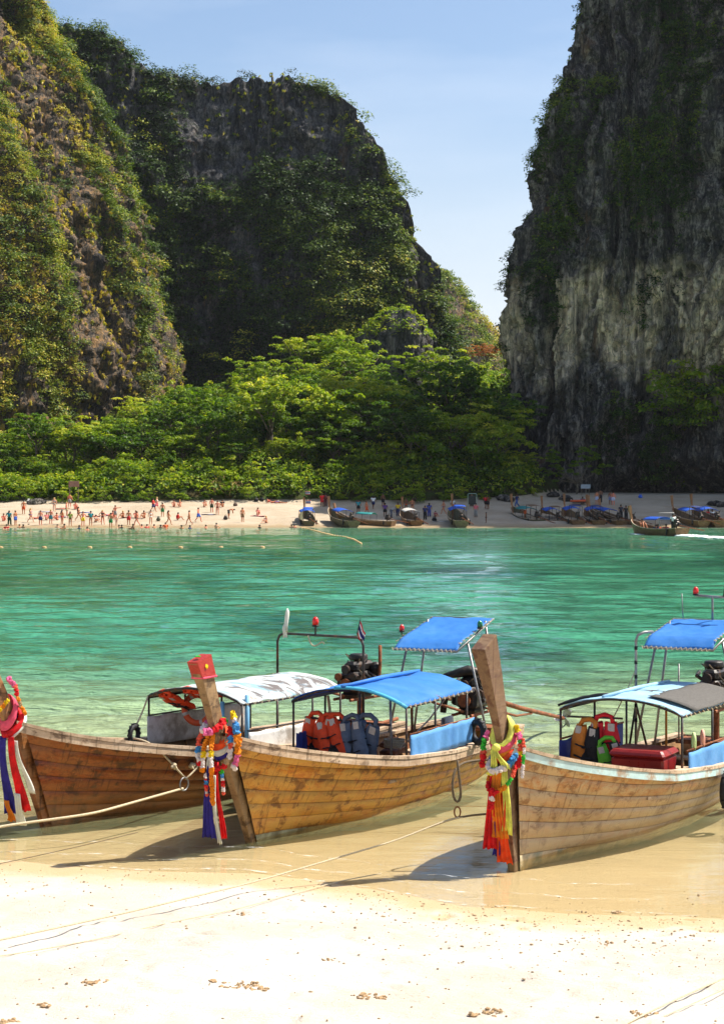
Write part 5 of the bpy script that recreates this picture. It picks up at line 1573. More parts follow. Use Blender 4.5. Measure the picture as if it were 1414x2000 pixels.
# ================================================================== sashes and garlands on the prows
def sash(b, name, label, rings, knot, tails, z0=None):
    e = empty(name, (b.X, b.Y, 0), b.rz)
    for (zb, zf, rad, w, mt) in rings:
        m = MB(); ribbon_ring(m, b, zb, zf, rad, w * 1.35); m.build('wrap', M[mt], e, True)
    if knot:
        kz, km, kx = knot
        MB().ell((b.pc(kz) - kx, 0, kz), (.045, .05, .045), 10, 7, jit=.1).build('knot', M[km], e, True)
    for (p0, p1, w0, w1, mt, fo) in tails:
        m = MB(); hanging(m, p0, p1, w0 * 1.35, w1 * 1.45, fo + 1, .016); m.build('tail', M[mt], e, True)
    return tag(e, label, 'sash', 'cloth sashes tied round the prows')
x3 = b3.pc(1.35)
sash(b3, 'sash', 'lime, orange and pink sashes knotted on the tan boat prow, long tails to the water',
     [(1.60, 1.30, .175, .10, 'orange_cloth'), (1.56, 1.34, .20, .09, 'pink_cloth'), (1.66, 1.36, .185, .08, 'lime_cloth'), (1.48, 1.22, .165, .08, 'vermilion_cloth')],
     (1.35, 'lime_cloth', .235),
     [((x3 - .25, .00, 1.34), (x3 - .27, .05, 1.05), .05, .09, 'lime_cloth', 2), ((x3 - .25, -.01, 1.34), (x3 - .24, -.10, 1.12), .05, .08, 'lime_cloth', 2),
      ((x3 - .17, .07, 1.12), (x3 - .15, .10, .20), .07, .13, 'red_cloth', 2), ((x3 - .19, .01, 1.12), (x3 - .16, .0, .33), .08, .15, 'orange_cloth', 3),
      ((x3 - .17, -.07, 1.12), (x3 - .15, -.09, .38), .07, .10, 'lime_cloth', 2), ((x3 - .15, -.03, .9), (x3 - .12, -.06, .05), .08, .14, 'vermilion_cloth', 2), ((x3 - .13, .06, .7), (x3 - .11, .07, .12), .06, .08, 'blue_cloth', 2)])
garland(b3, 'flower_garland', [(x3 - .08, .22, 1.50), (x3 - .14, .27, 1.38), (x3 - .16, .26, 1.24), (x3 - .17, .27, 1.12)], ['pink', 'green', 'green', 'coral', 'red', 'red'], .05, 'pink, green and red flower strand on the left of the tan boat prow')
garland(b3, 'flower_garland', [(x3 - .02, -.20, 1.58), (x3 - .04, -.28, 1.45), (x3 - .08, -.31, 1.30), (x3 - .10, -.31, 1.14)], ['yellow', 'pink', 'green', 'coral', 'yellow', 'red', 'red'], .048, 'yellow, pink and red flower strand on the right of the tan boat prow')
garland(b3, 'flower_garland', [(x3 - .06, -.34, 1.45), (x3 - .10, -.38, 1.3), (x3 - .12, -.37, 1.12), (x3 - .12, -.36, 1.02)], ['coral', 'white', 'green', 'white', 'white'], .030, 'thin white and coral bead strand hanging at the right of the tan boat prow')
garland(b3, 'flower_garland', loop_pts(b3, 1.28, .28, .18), ['blue', 'blue', 'white', 'white', 'white', 'blue', 'blue'], .05, 'fluffy blue and white garland round the front of the tan boat prow')
garland(b3, 'flower_garland', loop_pts(b3, 1.20, .30, .34, -110, 110), ['red', 'coral', 'green', 'orange', 'red', 'red', 'orange', 'green', 'red'], .034, 'lowest red, orange and green garland loop on the tan boat prow', step=1.1)
garland(b3, 'flower_garland', [(x3 - .30, .02, .90), (x3 - .30, .03, .80), (x3 - .29, .04, .68)], ['red', 'red', 'white', 'red', 'red'], .045, 'short strand of red puffs hanging under the tan boat garlands')

x2 = b2.pc(1.35)
sash(b2, 'sash', 'faded orange and white wraps with violet and red tails on the golden boat prow', [(1.42, 1.24, .16, .09, 'vermilion_cloth'), (1.36, 1.16, .17, .08, 'white_cloth'), (1.30, 1.10, .175, .06, 'blue_cloth')], None,
     [((x2 - .14, .06, 1.0), (x2 - .06, .10, .14), .07, .14, 'blue_cloth', 2), ((x2 - .10, -.02, 1.05), (x2 - .02, -.05, .14), .04, .06, 'red_cloth', 1), ((x2 - .15, .0, .9), (x2 - .04, -.02, .08), .03, .035, 'white_cloth', 1), ((x2 - .12, .05, 1.1), (x2 - .1, .06, .8), .06, .06, 'white_cloth', 1)])
garland(b2, 'flower_garland', loop_pts(b2, 1.52, .20, .10, -175, 175, 34), ['green', 'red', 'red', 'red', 'pink', 'white', 'white', 'pink', 'red', 'red'], .055, 'red and pink flower ring round the golden boat prow')
garland(b2, 'flower_garland', [(x2 - .20, .05, 1.36), (x2 - .27, .07, 1.22), (x2 - .28, .08, 1.08), (x2 - .28, .09, .96)], ['orange', 'orange', 'orange', 'yellow', 'white', 'white', 'orange'], .045, 'left one of two marigold strands in front of the golden boat prow')
garland(b2, 'flower_garland', [(x2 - .20, -.04, 1.38), (x2 - .27, -.06, 1.24), (x2 - .28, -.07, 1.10), (x2 - .28, -.08, .97)], ['orange', 'orange', 'orange', 'yellow', 'white', 'white', 'orange'], .045, 'right one of two marigold strands in front of the golden boat prow')
garland(b2, 'flower_garland', [(x2 + .05, -.20, 1.62), (x2 - .02, -.32, 1.45), (x2 - .05, -.38, 1.28), (x2 - .06, -.36, 1.10), (x2 - .06, -.30, .98)], ['yellow', 'white', 'blue', 'blue', 'orange', 'orange', 'orange', 'pink', 'pink', 'white'], .055, 'thick blue, orange and pink strand at the right of the golden boat prow')
garland(b2, 'flower_garland', [(x2 - .02, -.20, 1.45), (x2 - .08, -.26, 1.3), (x2 - .1, -.26, 1.12), (x2 - .14, -.18, 1.0), (x2 - .2, -.06, .98)], ['red', 'blue', 'coral', 'white', 'tan', 'red', 'red'], .045, 'red, blue and tan strand sagging under the golden boat garlands')
garland(b2, 'flower_garland', [(x2 - .16, .17, 1.45), (x2 - .2, .22, 1.3), (x2 - .22, .22, 1.15), (x2 - .2, .2, 1.02)], ['red', 'coral', 'coral', 'blue', 'white', 'red'], .05, 'coral and red strand at the left of the golden boat prow')
garland(b2, 'flower_garland', [(x2 - .22, -.02, .98), (x2 - .20, -.02, .75), (x2 - .18, -.02, .56)], ['orange'] * 6, .04, 'long plain marigold strand hanging below the golden boat garlands', step=.9)
garland(b2, 'flower_garland', [(x2 - .20, .10, .92), (x2 - .18, .10, .75), (x2 - .16, .10, .66)], ['white', 'red', 'blue', 'red', 'coral', 'white', 'coral'], .032, 'short coral beaded tassel at the left under the golden boat garlands', step=1.0)
garland(b2, 'flower_garland', [(x2 - .14, -.14, .98), (x2 - .12, -.15, .82), (x2 - .10, -.15, .68)], ['green', 'blue', 'white', 'red', 'coral', 'white', 'coral'], .034, 'coral beaded tassel with a green top at the right under the golden boat garlands', step=1.0)
# red beaded cap on the prow head
e = empty('prow_cap', (b2.X, b2.Y, 0), b2.rz)
m = MB(); rows = []
for f in np.linspace(0, 1, 6):
    z = 2.06 + .225 * f; xx = b2.pc(z) + .012; l = .285; w = .142
    t = .07 * f
    rows.append([(xx - l * .48, -w / 2, z - t * .5), (xx + l * .58, -w / 2, z + t * .5), (xx + l * .58, w / 2, z + t * .5), (xx - l * .48, w / 2, z - t * .5), (xx - l * .48, -w / 2, z - t * .5)])
m.sheet(rows); m.add(rows[-1][:4], [(0, 1, 2, 3)]); m.build('cloth', M['bead_cloth'], e)
MB().tube([(p[0], p[1] * 1.04, p[2]) for p in rows[0][:4]], .013, 6, closed=True).build('hem', M['pink_cloth'], e)
o = obj('flower', PUFF[0], None, e); setmat(o, FL['yellow']); o.location = (b2.pc(2.2) + .02, -.08, 2.19); o.scale = (.028, .012, .028)
o = obj('flower', PUFF[1], None, e); setmat(o, FL['green']); o.location = (b2.pc(2.3) - .02, -.01, 2.31); o.scale = (.035, .03, .012)
tag(e, 'red beaded cloth cap on the head of the golden boat prow', 'prow cap')

x1 = b1.pc(1.3)
sash(b1, 'sash', 'pink and red sash with blue, red and white tails on the brown boat prow', [(1.62, 1.36, .18, .14, 'pink_cloth'), (1.50, 1.24, .20, .10, 'red_cloth'), (1.45, 1.18, .205, .05, 'white_cloth'), (1.40, 1.2, .18, .05, 'blue_cloth')], (1.22, 'red_cloth', .2),
     [((x1 - .18, .02, 1.2), (x1 - .05, .05, .22), .08, .16, 'blue_cloth', 3), ((x1 - .16, -.10, 1.2), (x1 - .02, -.14, .28), .08, .17, 'red_cloth', 3), ((x1 - .13, -.16, 1.15), (x1 + .0, -.25, .50), .05, .07, 'white_cloth', 2), ((x1 - .10, -.12, .5), (x1 - .02, -.14, .10), .08, .12, 'white_cloth', 2), ((x1 - .1, .02, .4), (x1 - .05, .03, .14), .07, .09, 'orange_cloth', 2)])
garland(b1, 'flower_garland', [(b1.pc(1.5) - .2, .14, 1.42), (b1.pc(1.55) - .22, .0, 1.46), (b1.pc(1.62) - .12, -.12, 1.56), (b1.pc(1.68), -.18, 1.66)], ['yellow', 'yellow', 'orange', 'yellow', 'orange', 'yellow'], .036, 'yellow marigold chain across the brown boat prow', step=1.1)
garland(b1, 'flower_garland', [(b1.pc(1.8) + .12, -.12, 1.92), (b1.pc(1.7) + .16, -.15, 1.80), (b1.pc(1.7) + .16, -.17, 1.70)], ['pink', 'pink', 'coral', 'red', 'red'], .05, 'pink and red flower bunch behind the brown boat prow')
garland(b1, 'flower_garland', [(b1.pc(1.7) + .16, -.19, 1.68), (b1.pc(1.6) + .15, -.20, 1.55), (b1.pc(1.5) + .15, -.2, 1.46)], ['orange', 'tan', 'orange', 'orange'], .036, 'small rusty orange bead strand by the pink sash')

# ================================================================== ropes
ring_p = b1.W(1.75, -.78, .30)
rope_obj('mooring_rope', [tuple(ray(-260, 1668, 20.6)), tuple(ray(0, 1614, 21.5)), tuple(ray(180, 1590, 22.2)), ring_p], .016, 'rope', 'thick pale rope running left from the metal ring on the brown hull', 8)
e = tag(MB().tube([(math.cos(a) * .085, 0, math.sin(a) * .085) for a in np.linspace(0, 2 * math.pi, 21)[:-1]], .011, 7, closed=True).build('metal_ring', M['galv'], None, True), 'bright metal ring hanging against the brown hull', 'ring')
b1.place(e, 1.75, -.80, .36)
rope_obj('ring_rope', [b1.W(1.15, -.45, 1.0), b1.W(1.2, -.66, 1.02), b1.W(1.45, -.74, .75), b1.W(1.75, -.80, .45)], .014, 'rope', 'pale rope from the brown gunwale down to the metal ring', group='spare ropes')
rope_obj('ring_rope', [b1.W(2.25, -.80, .80), b1.W(2.1, -.84, .62), b1.W(1.95, -.82, .50), b1.W(1.78, -.80, .42)], .014, 'rope', 'second pale rope knotted to the metal ring, right of the first', group='spare ropes')
for k, (x, z) in enumerate([(1.55, .62), (1.92, .58)]):
    o = obj('rope_knot', PUFF[k], None); setmat(o, M['rope']); o.location = b1.W(x, -.80, z); o.scale = (.045, .045, .045)
    tag(o, ['frayed rope knot above and left of the metal ring', 'frayed rope knot right of the metal ring'][k], 'knot')
rr = Vector(ray(893, 1592, 20.75))
rope_obj('mooring_rope', [b3.W(.02, .06, .55), tuple(rr)] + [tuple(ray(780, 1640, 20.3)), tuple(ray(500, 1722, 19.0)), tuple(ray(250, 1782, 17.4)), tuple(ray(0, 1836, 16.0)), tuple(ray(-260, 1885, 14.8))], .0095, 'rope', 'long rope from the tan bow across the sand to the left edge', 7)
rope_obj('dark_rope', [b3.W(-.01, .06, .56), (Vector(b3.W(.02, .06, .55)) + rr) / 2 + Vector((0, 0, .002)), rr, tuple(ray(840, 1615, 20.55))], .012, 'rope_dark', 'wet dark stretch of rope at the tan bow', 7)
lp = [b3.W(.55, .42, 1.08), b3.W(.5, .58, 1.06)] + [tuple(ray(u, v, 20.9)) for u, v in ((884, 1490), (880, 1530), (883, 1565), (893, 1577), (903, 1562), (901, 1535), (893, 1510), (893, 1485))]
rope_obj('rope_loop', lp, .015, 'rope_dark', 'grey-brown rope loop hanging left of the tan bow', 7, 'spare ropes')
e = tag(MB().tube([(math.cos(a) * .035, 0, math.sin(a) * .06) for a in np.linspace(0, 2 * math.pi, 13)[:-1]], .009, 6, closed=True).build('shackle', M['rust'], None, True), 'rusty shackle joining the rope loop to the mooring rope', 'shackle')
e.location = tuple(ray(893, 1586, 20.88))
_YS = np.linspace(12, 24, 700)
def on_sand(u, v, dz=.012):
    x = (u - CXP) / FPX * _YS
    zr = CAMH - (v - VHP) / FPX * _YS
    g = np.maximum(0.0, near_z(x, _YS)) + dz
    k = np.nonzero(zr <= g)[0]
    k = k[0] if len(k) else -1
    return (float(x[k]), float(_YS[k]), float(g[k]))
rope_obj('sand_cord', [on_sand(u, v) for u, v in ((-120, 1885), (40, 1862), (180, 1838), (320, 1805), (450, 1780), (560, 1750), (660, 1722), (745, 1706))], .0055, 'rope', 'thin cord lying across the dry sand to the boat shadow', 5)
rope_obj('sand_cord', [on_sand(u, v, .01) for u, v in ((-60, 1700), (60, 1675), (170, 1650), (270, 1626))], .005, 'rope_dark', 'thin dark cord in the shallow water left of the boat shadow', 5)
rope_obj('sand_cord', [on_sand(u, v, .02) for u, v in ((1150, 2040), (1250, 1985), (1340, 1944), (1440, 1900))], .008, 'rope', 'upper of two pale cords at the bottom right corner', 5)
rope_obj('sand_cord', [on_sand(u, v, .015) for u, v in ((1190, 2050), (1260, 2002), (1340, 1966), (1440, 1920))], .005, 'rope', 'lower, darker of two cords at the bottom right corner', 5)

# ================================================================== pebbles and broken coral
M['coral'] = mat_plain('coral_rubble', srgb(172, 142, 104), .95, .3, 18, .7, dirt=srgb(118, 90, 62), dist=.02)
M['pebble'] = mat_plain('beach_pebbles', srgb(150, 128, 98), .9, .35, 3, .4, kind='World')
rp = np.random.default_rng(99)
def stone_verts(c, r):
    m = MB().ell(c, (r * rp.uniform(.8, 1.5), r * rp.uniform(.7, 1.1), r * rp.uniform(.4, .7)), 6, 4, rot=Matrix.Rotation(rp.uniform(0, 6), 3, 'Z'), jit=.28, seed=int(rp.integers(1e9)))
    return m
mm = MB()
for k in range(1500):
    u = rp.uniform(-60, 1480)
    v = np.interp(u, [0, 500, 900, 1414], [1690, 1712, 1772, 1800]) + abs(rp.normal(0, 1)) * 62 - 6 if rp.random() < .75 else rp.uniform(1740, 2010)
    if rp.random() < .55 and u < 700: continue
    x, y, z = on_sand(u, v, 0.0)
    r_ = float(np.clip(rp.lognormal(-4.85, .42), .003, .022))
    q = stone_verts((x, y, z + r_ * .2), r_); mm.add(q.v, q.f)
tag(mm.build('pebbles', M['pebble'], None, False), 'scattered small pebbles and shell bits along the tide line', 'pebbles', kind='stuff')
for k, (u, v, w, n_) in enumerate([(475, 1928, .17, 16), (180, 1920, .12, 9), (710, 1946, .10, 9), (745, 1951, .05, 4), (960, 1978, .15, 10), (1255, 1982, .10, 7), (416, 1917, .05, 4), (88, 1965, .07, 6), (18, 1995, .10, 6), (1180, 1845, .06, 4), (1203, 1783, .05, 4), (645, 1876, .05, 4), (475, 1787, .05, 4)]):
    o = empty('coral_lump', on_sand(u, v, 0))
    for q in range(n_ * 3):
        uu, vv = u + rp.normal(0, 1) * w * 120, v + rp.normal(0, 1) * w * 26
        x, y, z = on_sand(uu, vv, 0)
        stone_verts((x - o.location.x, y - o.location.y, z + .004 - o.location.z), float(np.clip(rp.lognormal(-4.5, .5), .005, .026))).build('fragment', M['coral'], o)
    tag(o, ['largest heap of broken brown coral on the sand at bottom middle', 'flat heap of brown coral bits at bottom left', 'heap of coral bits at bottom middle, right of the largest', 'small coral lump just right of the middle heap', 'long flat scatter of coral bits at bottom, right of middle', 'coral bits beside the two cords at bottom right', 'small coral lump left of the largest heap', 'small coral heap near the left bottom corner', 'coral bits at the left bottom corner', 'small dark coral lump on the right half of the pebbly sand', 'dark coral lump at the wet edge on the right', 'coral lump alone in the middle of the dry sand', 'coral lump beside the thin cord on the left'][k], 'coral', 'lumps of broken coral on the sand')
# ================================================================== people
SKIN = [mat_plain('skin_pale', srgb(222, 160, 128), .6, .05, 4, 0), mat_plain('skin_tan', srgb(190, 122, 84), .6, .05, 4, 0), mat_plain('skin_brown', srgb(122, 78, 50), .6, .05, 4, 0), mat_plain('skin_sunburnt', srgb(214, 128, 100), .6, .05, 4, 0)]
HAIR = {k: mat_plain('hair_' + k, srgb(*c), .7, .2, 20, .2) for k, c in dict(black=(28, 22, 20), brown=(78, 52, 34), blond=(196, 160, 100)).items()}
_cloth = {}
def cloth(c):
    if c not in _cloth:
        _cloth[c] = mat_plain('cloth_%d_%d_%d' % c, srgb(*c), .8, .1, 6, .1)
    return _cloth[c]
BLK, NVY, RED, WHT, TEAL, GRN, GRY, YEL, PNK, BLU, ORG, DGN, PUR = (24, 24, 28), (34, 44, 92), (206, 30, 36), (236, 234, 228), (40, 140, 150), (40, 130, 70), (150, 148, 142), (226, 190, 40), (226, 110, 120), (50, 96, 190), (214, 92, 40), (40, 70, 44), (96, 60, 130)

def joints(pose):
    """joint positions for an adult 1.70 m tall, facing -y"""
    J = dict(pel=(0, 0, .93), wai=(0, 0, 1.08), che=(0, .01, 1.30), nec=(0, .01, 1.45), hed=(0, -.01, 1.53), top=(0, -.01, 1.66),
             shl=(.18, .01, 1.40), shr=(-.18, .01, 1.40), ell=(.24, .03, 1.13), elr=(-.24, .03, 1.13), hal=(.26, -.04, .90), har=(-.26, -.04, .90),
             hil=(.09, 0, .88), hir=(-.09, 0, .88), knl=(.10, -.02, .49), knr=(-.10, -.02, .49), anl=(.11, .02, .08), anr=(-.11, .02, .08), tol=(.12, -.14, .03), tor=(-.12, -.14, .03))
    if pose == 'walk':
        J.update(knl=(.10, -.20, .52), anl=(.10, -.26, .10), tol=(.10, -.40, .06), knr=(-.09, .10, .50), anr=(-.09, .34, .16), tor=(-.09, .24, .04), ell=(.24, .14, 1.15), hal=(.25, .10, .92), elr=(-.24, -.08, 1.15), har=(-.23, -.24, .98))
    if pose == 'hip':
        J.update(ell=(.36, .10, 1.16), hal=(.16, -.02, 1.0), knr=(-.13, -.06, .49), anr=(-.17, -.02, .08), tor=(-.2, -.16, .03))
    if pose == 'point':
        J.update(elr=(-.40, -.10, 1.42), har=(-.66, -.14, 1.46))
    if pose == 'sit':
        dz = -.80
        for k in ('pel', 'wai', 'che', 'nec', 'hed', 'top', 'shl', 'shr', 'hil', 'hir'):
            x, y, z = J[k]; J[k] = (x, y - (z - .93) * .12 + .05, z + dz)
        J.update(knl=(.14, -.36, .46), knr=(-.14, -.36, .46), anl=(.15, -.52, .09), anr=(-.15, -.52, .09), tol=(.16, -.68, .05), tor=(-.16, -.68, .05), ell=(.26, -.16, .42), elr=(-.26, -.16, .42), hal=(.12, -.40, .38), har=(-.12, -.40, .38))
    if pose == 'recline':
        J.update(pel=(0, 0, .11), wai=(0, .14, .17), che=(0, .33, .30), nec=(0, .45, .38), hed=(0, .50, .45), top=(0, .55, .57), shl=(.18, .40, .34), shr=(-.18, .40, .34), ell=(.26, .55, .16), elr=(-.26, .55, .16), hal=(.28, .38, .05), har=(-.28, .38, .05),
                 hil=(.09, -.04, .11), hir=(-.09, -.04, .11), knl=(.11, -.40, .28), knr=(-.11, -.42, .12), anl=(.12, -.72, .07), anr=(-.13, -.82, .07), tol=(.13, -.84, .12), tor=(-.14, -.92, .14))
    if pose == 'lie':
        J.update(pel=(0, 0, .11), wai=(0, .15, .11), che=(0, .37, .12), nec=(0, .52, .12), hed=(0, .60, .13), top=(0, .73, .13), shl=(.18, .47, .11), shr=(-.18, .47, .11), ell=(.30, .30, .07), elr=(-.30, .30, .07), hal=(.28, .08, .05), har=(-.28, .08, .05),
                 hil=(.09, -.05, .11), hir=(-.09, -.05, .11), knl=(.11, -.44, .10), knr=(-.11, -.44, .10), anl=(.12, -.84, .07), anr=(-.13, -.84, .07), tol=(.14, -.90, .16), tor=(-.15, -.90, .16))
    if pose == 'bend':
        J.update(wai=(0, -.08, 1.03), che=(0, -.30, 1.12), nec=(0, -.44, 1.14), hed=(0, -.52, 1.12), top=(0, -.62, 1.06), shl=(.17, -.38, 1.10), shr=(-.17, -.38, 1.10), ell=(.20, -.42, .84), elr=(-.20, -.42, .84), hal=(.14, -.46, .60), har=(-.14, -.46, .60), knl=(.11, -.08, .50), knr=(-.11, .04, .50))
    return J
BONES = [('pel', 'wai'), ('wai', 'che'), ('che', 'nec'), ('nec', 'hed'), ('hed', 'top'), ('che', 'shl'), ('che', 'shr'), ('shl', 'ell'), ('shr', 'elr'), ('ell', 'hal'), ('elr', 'har'), ('pel', 'hil'), ('pel', 'hir'), ('hil', 'knl'), ('hir', 'knr'), ('knl', 'anl'), ('knr', 'anr'), ('anl', 'tol'), ('anr', 'tor')]
RAD = dict(pel=.135, wai=.115, che=.14, nec=.055, hed=.088, top=.075, shl=.062, shr=.062, ell=.044, elr=.044, hal=.034, har=.034, hil=.088, hir=.088, knl=.06, knr=.06, anl=.042, anr=.042, tol=.035, tor=.035)
def body_mesh(pose):
    J = joints(pose); names = list(J)
    me = bpy.data.meshes.new('skeleton')
    me.from_pydata([J[k] for k in names], [(names.index(a), names.index(b)) for a, b in BONES], [])
    o = bpy.data.objects.new('skeleton', me); COL.objects.link(o)
    o.modifiers.new('skin', 'SKIN')
    for i, k in enumerate(names):
        sv = me.skin_vertices[0].data[i]; r_ = RAD[k]
        sv.radius = (r_, r_ * (.72 if k in ('pel', 'wai', 'che') else 1)); sv.use_root = (k == 'pel')
    sb = o.modifiers.new('sub', 'SUBSURF'); sb.levels = 1; sb.render_levels = 1
    dg = bpy.context.evaluated_depsgraph_get()
    out = bpy.data.meshes.new_from_object(o.evaluated_get(dg)); out.name = 'body'
    out.polygons.foreach_set('use_smooth', [True] * len(out.polygons))
    bpy.data.objects.remove(o)
    return out
POSE = {}
def pose_parts(pose):
    if pose in POSE: return POSE[pose]
    J = {k: Vector(v) for k, v in joints(pose).items()}
    body = body_mesh(pose)
    top = MB().tube([J['pel'].lerp(J['wai'], .3), J['wai'], J['che'], J['nec'].lerp(J['che'], .35)], [.15, .145, .175, .12], 9)
    for s in 'lr': top.tube([J['sh' + s].lerp(J['che'], .3), J['sh' + s], J['sh' + s].lerp(J['el' + s], .65)], [.085, .085, .07], 7)
    bra = MB().tube([J['wai'].lerp(J['che'], .55), J['che'].lerp(J['nec'], .1)], [.15, .155], 9)
    sho = MB().tube([J['wai'].lerp(J['pel'], .35), J['pel'], J['pel'].lerp((J['hil'] + J['hir']) / 2, .9)], [.145, .16, .15], 9)
    for s in 'lr': sho.tube([J['hi' + s], J['hi' + s].lerp(J['kn' + s], .75)], [.115, .095], 8)
    bri = MB().tube([J['wai'].lerp(J['pel'], .7), J['pel'], J['pel'].lerp((J['hil'] + J['hir']) / 2, 1.1)], [.14, .152, .14], 9)
    d = (J['top'] - J['hed']).normalized()
    c = J['hed'].lerp(J['top'], .62)
    hair = MB().ell(c + d * .015 + Vector((0, .02, 0)), (.098, .10, .105), 10, 7)
    long = MB().ell(c + Vector((0, .02, .0)), (.10, .105, .11), 10, 7).tube([c + Vector((0, .06, 0)), J['nec'] + Vector((0, .10, -.05)), J['che'].lerp(J['nec'], .3) + Vector((0, .15, 0))], [.08, .075, .03], 8)
    legs = MB()
    for s in 'lr': legs.tube([J['hi' + s], J['kn' + s], J['an' + s]], [.115, .09, .075], 8)
    legs.tube([J['wai'].lerp(J['pel'], .35), J['pel'], J['pel'].lerp((J['hil'] + J['hir']) / 2, .9)], [.145, .16, .15], 9)
    POSE[pose] = dict(body=body, top=top.mesh('shirt', True), bra=bra.mesh('bikini_top', True), sho=sho.mesh('shorts', True), bri=bri.mesh('swim_briefs', True), leg=legs.mesh('trousers', True), hair=hair.mesh('hair', True), long=long.mesh('hair', True))
    return POSE[pose]
PART = dict(top='shirt', bra='bikini_top', sho='shorts', bri='swim_briefs', leg='trousers')
def person(loc, pose, face, skin, label, wear=(), hair='brown', lh='hair', s=1.0, group=None):
    """face: heading in degrees, 0 looks at the camera; wear: pairs of garment and colour"""
    pp = pose_parts(pose)
    e = empty('person', loc, R(face)); e.scale = (s * 1.16, s * 1.16, s)
    def put(nm, me, mt):
        o = bpy.data.objects.new(nm, me); COL.objects.link(o); o.parent = e
        setmat(o, mt); return o
    put('body', pp['body'], SKIN[skin])
    for g, c in wear: put(PART[g], pp[g], cloth(c))
    put('hair', pp[lh], HAIR[hair])
    return tag(e, label, 'person', group)

GP = 'people on the far beach'
def beach(u, v, pose, face, skin, label, wear, hair='brown', lh='hair', s=1.0):
    hit = ground_hit(u, v)
    if pose in ('sit', 'recline', 'lie'): hit.z -= .01
    return person(hit, pose, face, skin, label, wear, hair, lh, s, GP)

beach(19, 1026, 'hip', 160, 1, 'woman-length dark hair, teal top, standing leftmost at the waterline'.replace('woman-length', 'person with long'), [('top', TEAL), ('leg', DGN)], 'black', 'long')
beach(31, 1026, 'stand', 60, 1, 'person in blue swim shorts at the waterline, second from left', [('sho', BLU)])
beach(69, 1014, 'recline', 95, 3, 'person in dark blue swimwear lying on the sand near the left waterline', [('bri', NVY)], 'brown')
beach(92, 1016, 'sit', 30, 0, 'person in pink top sitting left of the teal-shorted man'.replace('man', 'bather'), [('top', PNK), ('bri', BLK)])
beach(100, 1024, 'stand', 170, 3, 'bather in teal shorts standing with back turned near the water', [('sho', TEAL)], 'blond')
beach(112, 1016, 'sit', -40, 3, 'bather sitting just right of the one in teal shorts', [('bri', NVY)])
beach(107, 999, 'stand', 10, 0, 'person with long fair hair in grey bikini standing high on the sand', [('bra', GRY), ('bri', GRY)], 'blond', 'long')
beach(131, 1008, 'hip', 100, 3, 'bather in beige shorts standing below the brown signboard', [('sho', (170, 150, 110))], 'blond')
beach(137, 991, 'stand', 0, 3, 'bare-chested bather standing right under the brown signboard', [('sho', GRY)], 'brown')
beach(148, 995, 'sit', 20, 3, 'person in red sitting right of the signboard post', [('bri', RED)])
beach(138, 1028, 'stand', 175, 1, 'wader in olive and yellow swimwear with back turned, feet in the water', [('top', (150, 160, 70)), ('bri', BLK)], 'brown', 'long')
beach(154, 1018, 'walk', 95, 1, 'person in black bikini walking left of the red towel', [('bra', BLK), ('bri', BLK)], 'brown', 'long')
beach(178, 1027, 'stand', 0, 1, 'wader in teal swimwear standing in the shallows', [('top', TEAL)], 'black')
beach(201, 1025, 'hip', 180, 3, 'person in black bikini standing with elbows out at the waterline', [('bra', BLK), ('bri', BLK)], 'blond')
beach(226, 1015, 'point', 150, 3, 'bather in long grey shorts pointing left', [('sho', GRY)], 'brown')
beach(217, 1031, 'stand', 180, 1, 'wader in bright green shorts with back turned', [('sho', GRN)], 'black')
beach(228, 1027, 'stand', 30, 1, 'child standing at the waterline right of the green shorts', [('bri', NVY)], 'brown', 's' and 'hair', .6)
for k, (u, w, lb) in enumerate([(221, NVY, 'sitting bather left of the one who points'), (241, RED, 'sitting bather in red right of the one who points'), (266, BLK, 'sitting bather in the middle of the seated row'), (282, NVY, 'sitting bather at the right end of the seated row')]):
    beach(u, 1012, 'sit', [20, -30, 10, -20][k], [3, 1, 3, 1][k], lb, [('bri', w)], ['brown', 'blond', 'brown', 'black'][k])
beach(300, 1001, 'walk', 80, 1, 'person in red top and dark shorts walking, long dark hair', [('top', RED), ('sho', NVY)], 'black', 'long')
beach(307, 998, 'walk', -95, 0, 'person in white cap and pink skirt walking beside the red top', [('bra', WHT), ('sho', PNK)], 'blond')
beach(340, 990, 'sit', 10, 0, 'left one of two sitting high on the sand behind', [('bri', RED)], 'brown', 'long'); beach(352, 990, 'sit', -10, 0, 'right one of two sitting high on the sand behind', [('bri', PNK)], 'blond')
beach(348, 1016, 'sit', 100, 1, 'person in bright red sitting alone near the water', [('top', RED)], 'black')
beach(330, 1026, 'walk', 100, 1, 'wader in tan swimwear walking left at the waterline', [('bri', (160, 120, 90))], 'brown', 'long')
beach(370, 1026, 'walk', -100, 1, 'wader walking right at the waterline, left of the far boats', [('bri', (150, 110, 80))], 'brown')
beach(400, 990, 'sit', 20, 0, 'person sitting high on the sand left of the green shorts', [('bri', BLK)], 'brown'); beach(435, 990, 'sit', -20, 1, 'person in black sitting high on the sand right of the standing pair', [('top', BLK)], 'black')
beach(414, 1001, 'stand', 170, 3, 'bather in dark green shorts standing, left of a pair', [('sho', DGN)]); beach(425, 1006, 'stand', 175, 3, 'bather in black briefs standing, right of a pair', [('bri', BLK)], 'brown')
beach(447, 1013, 'bend', 100, 1, 'bather in black shorts stooping over a dark bag', [('sho', BLK)], 'black')
beach(504, 1006, 'sit', 15, 0, 'person in pink bikini sitting alone in the middle of the beach', [('bra', PNK), ('bri', PNK)], 'brown', 'long')
beach(531, 983, 'recline', 90, 1, 'person reclining in red on the upper sand', [('bra', RED), ('bri', RED)], 'black'); beach(546, 983, 'lie', 80, 1, 'person in purple lying on the upper sand', [('top', PUR), ('bri', BLK)], 'brown')
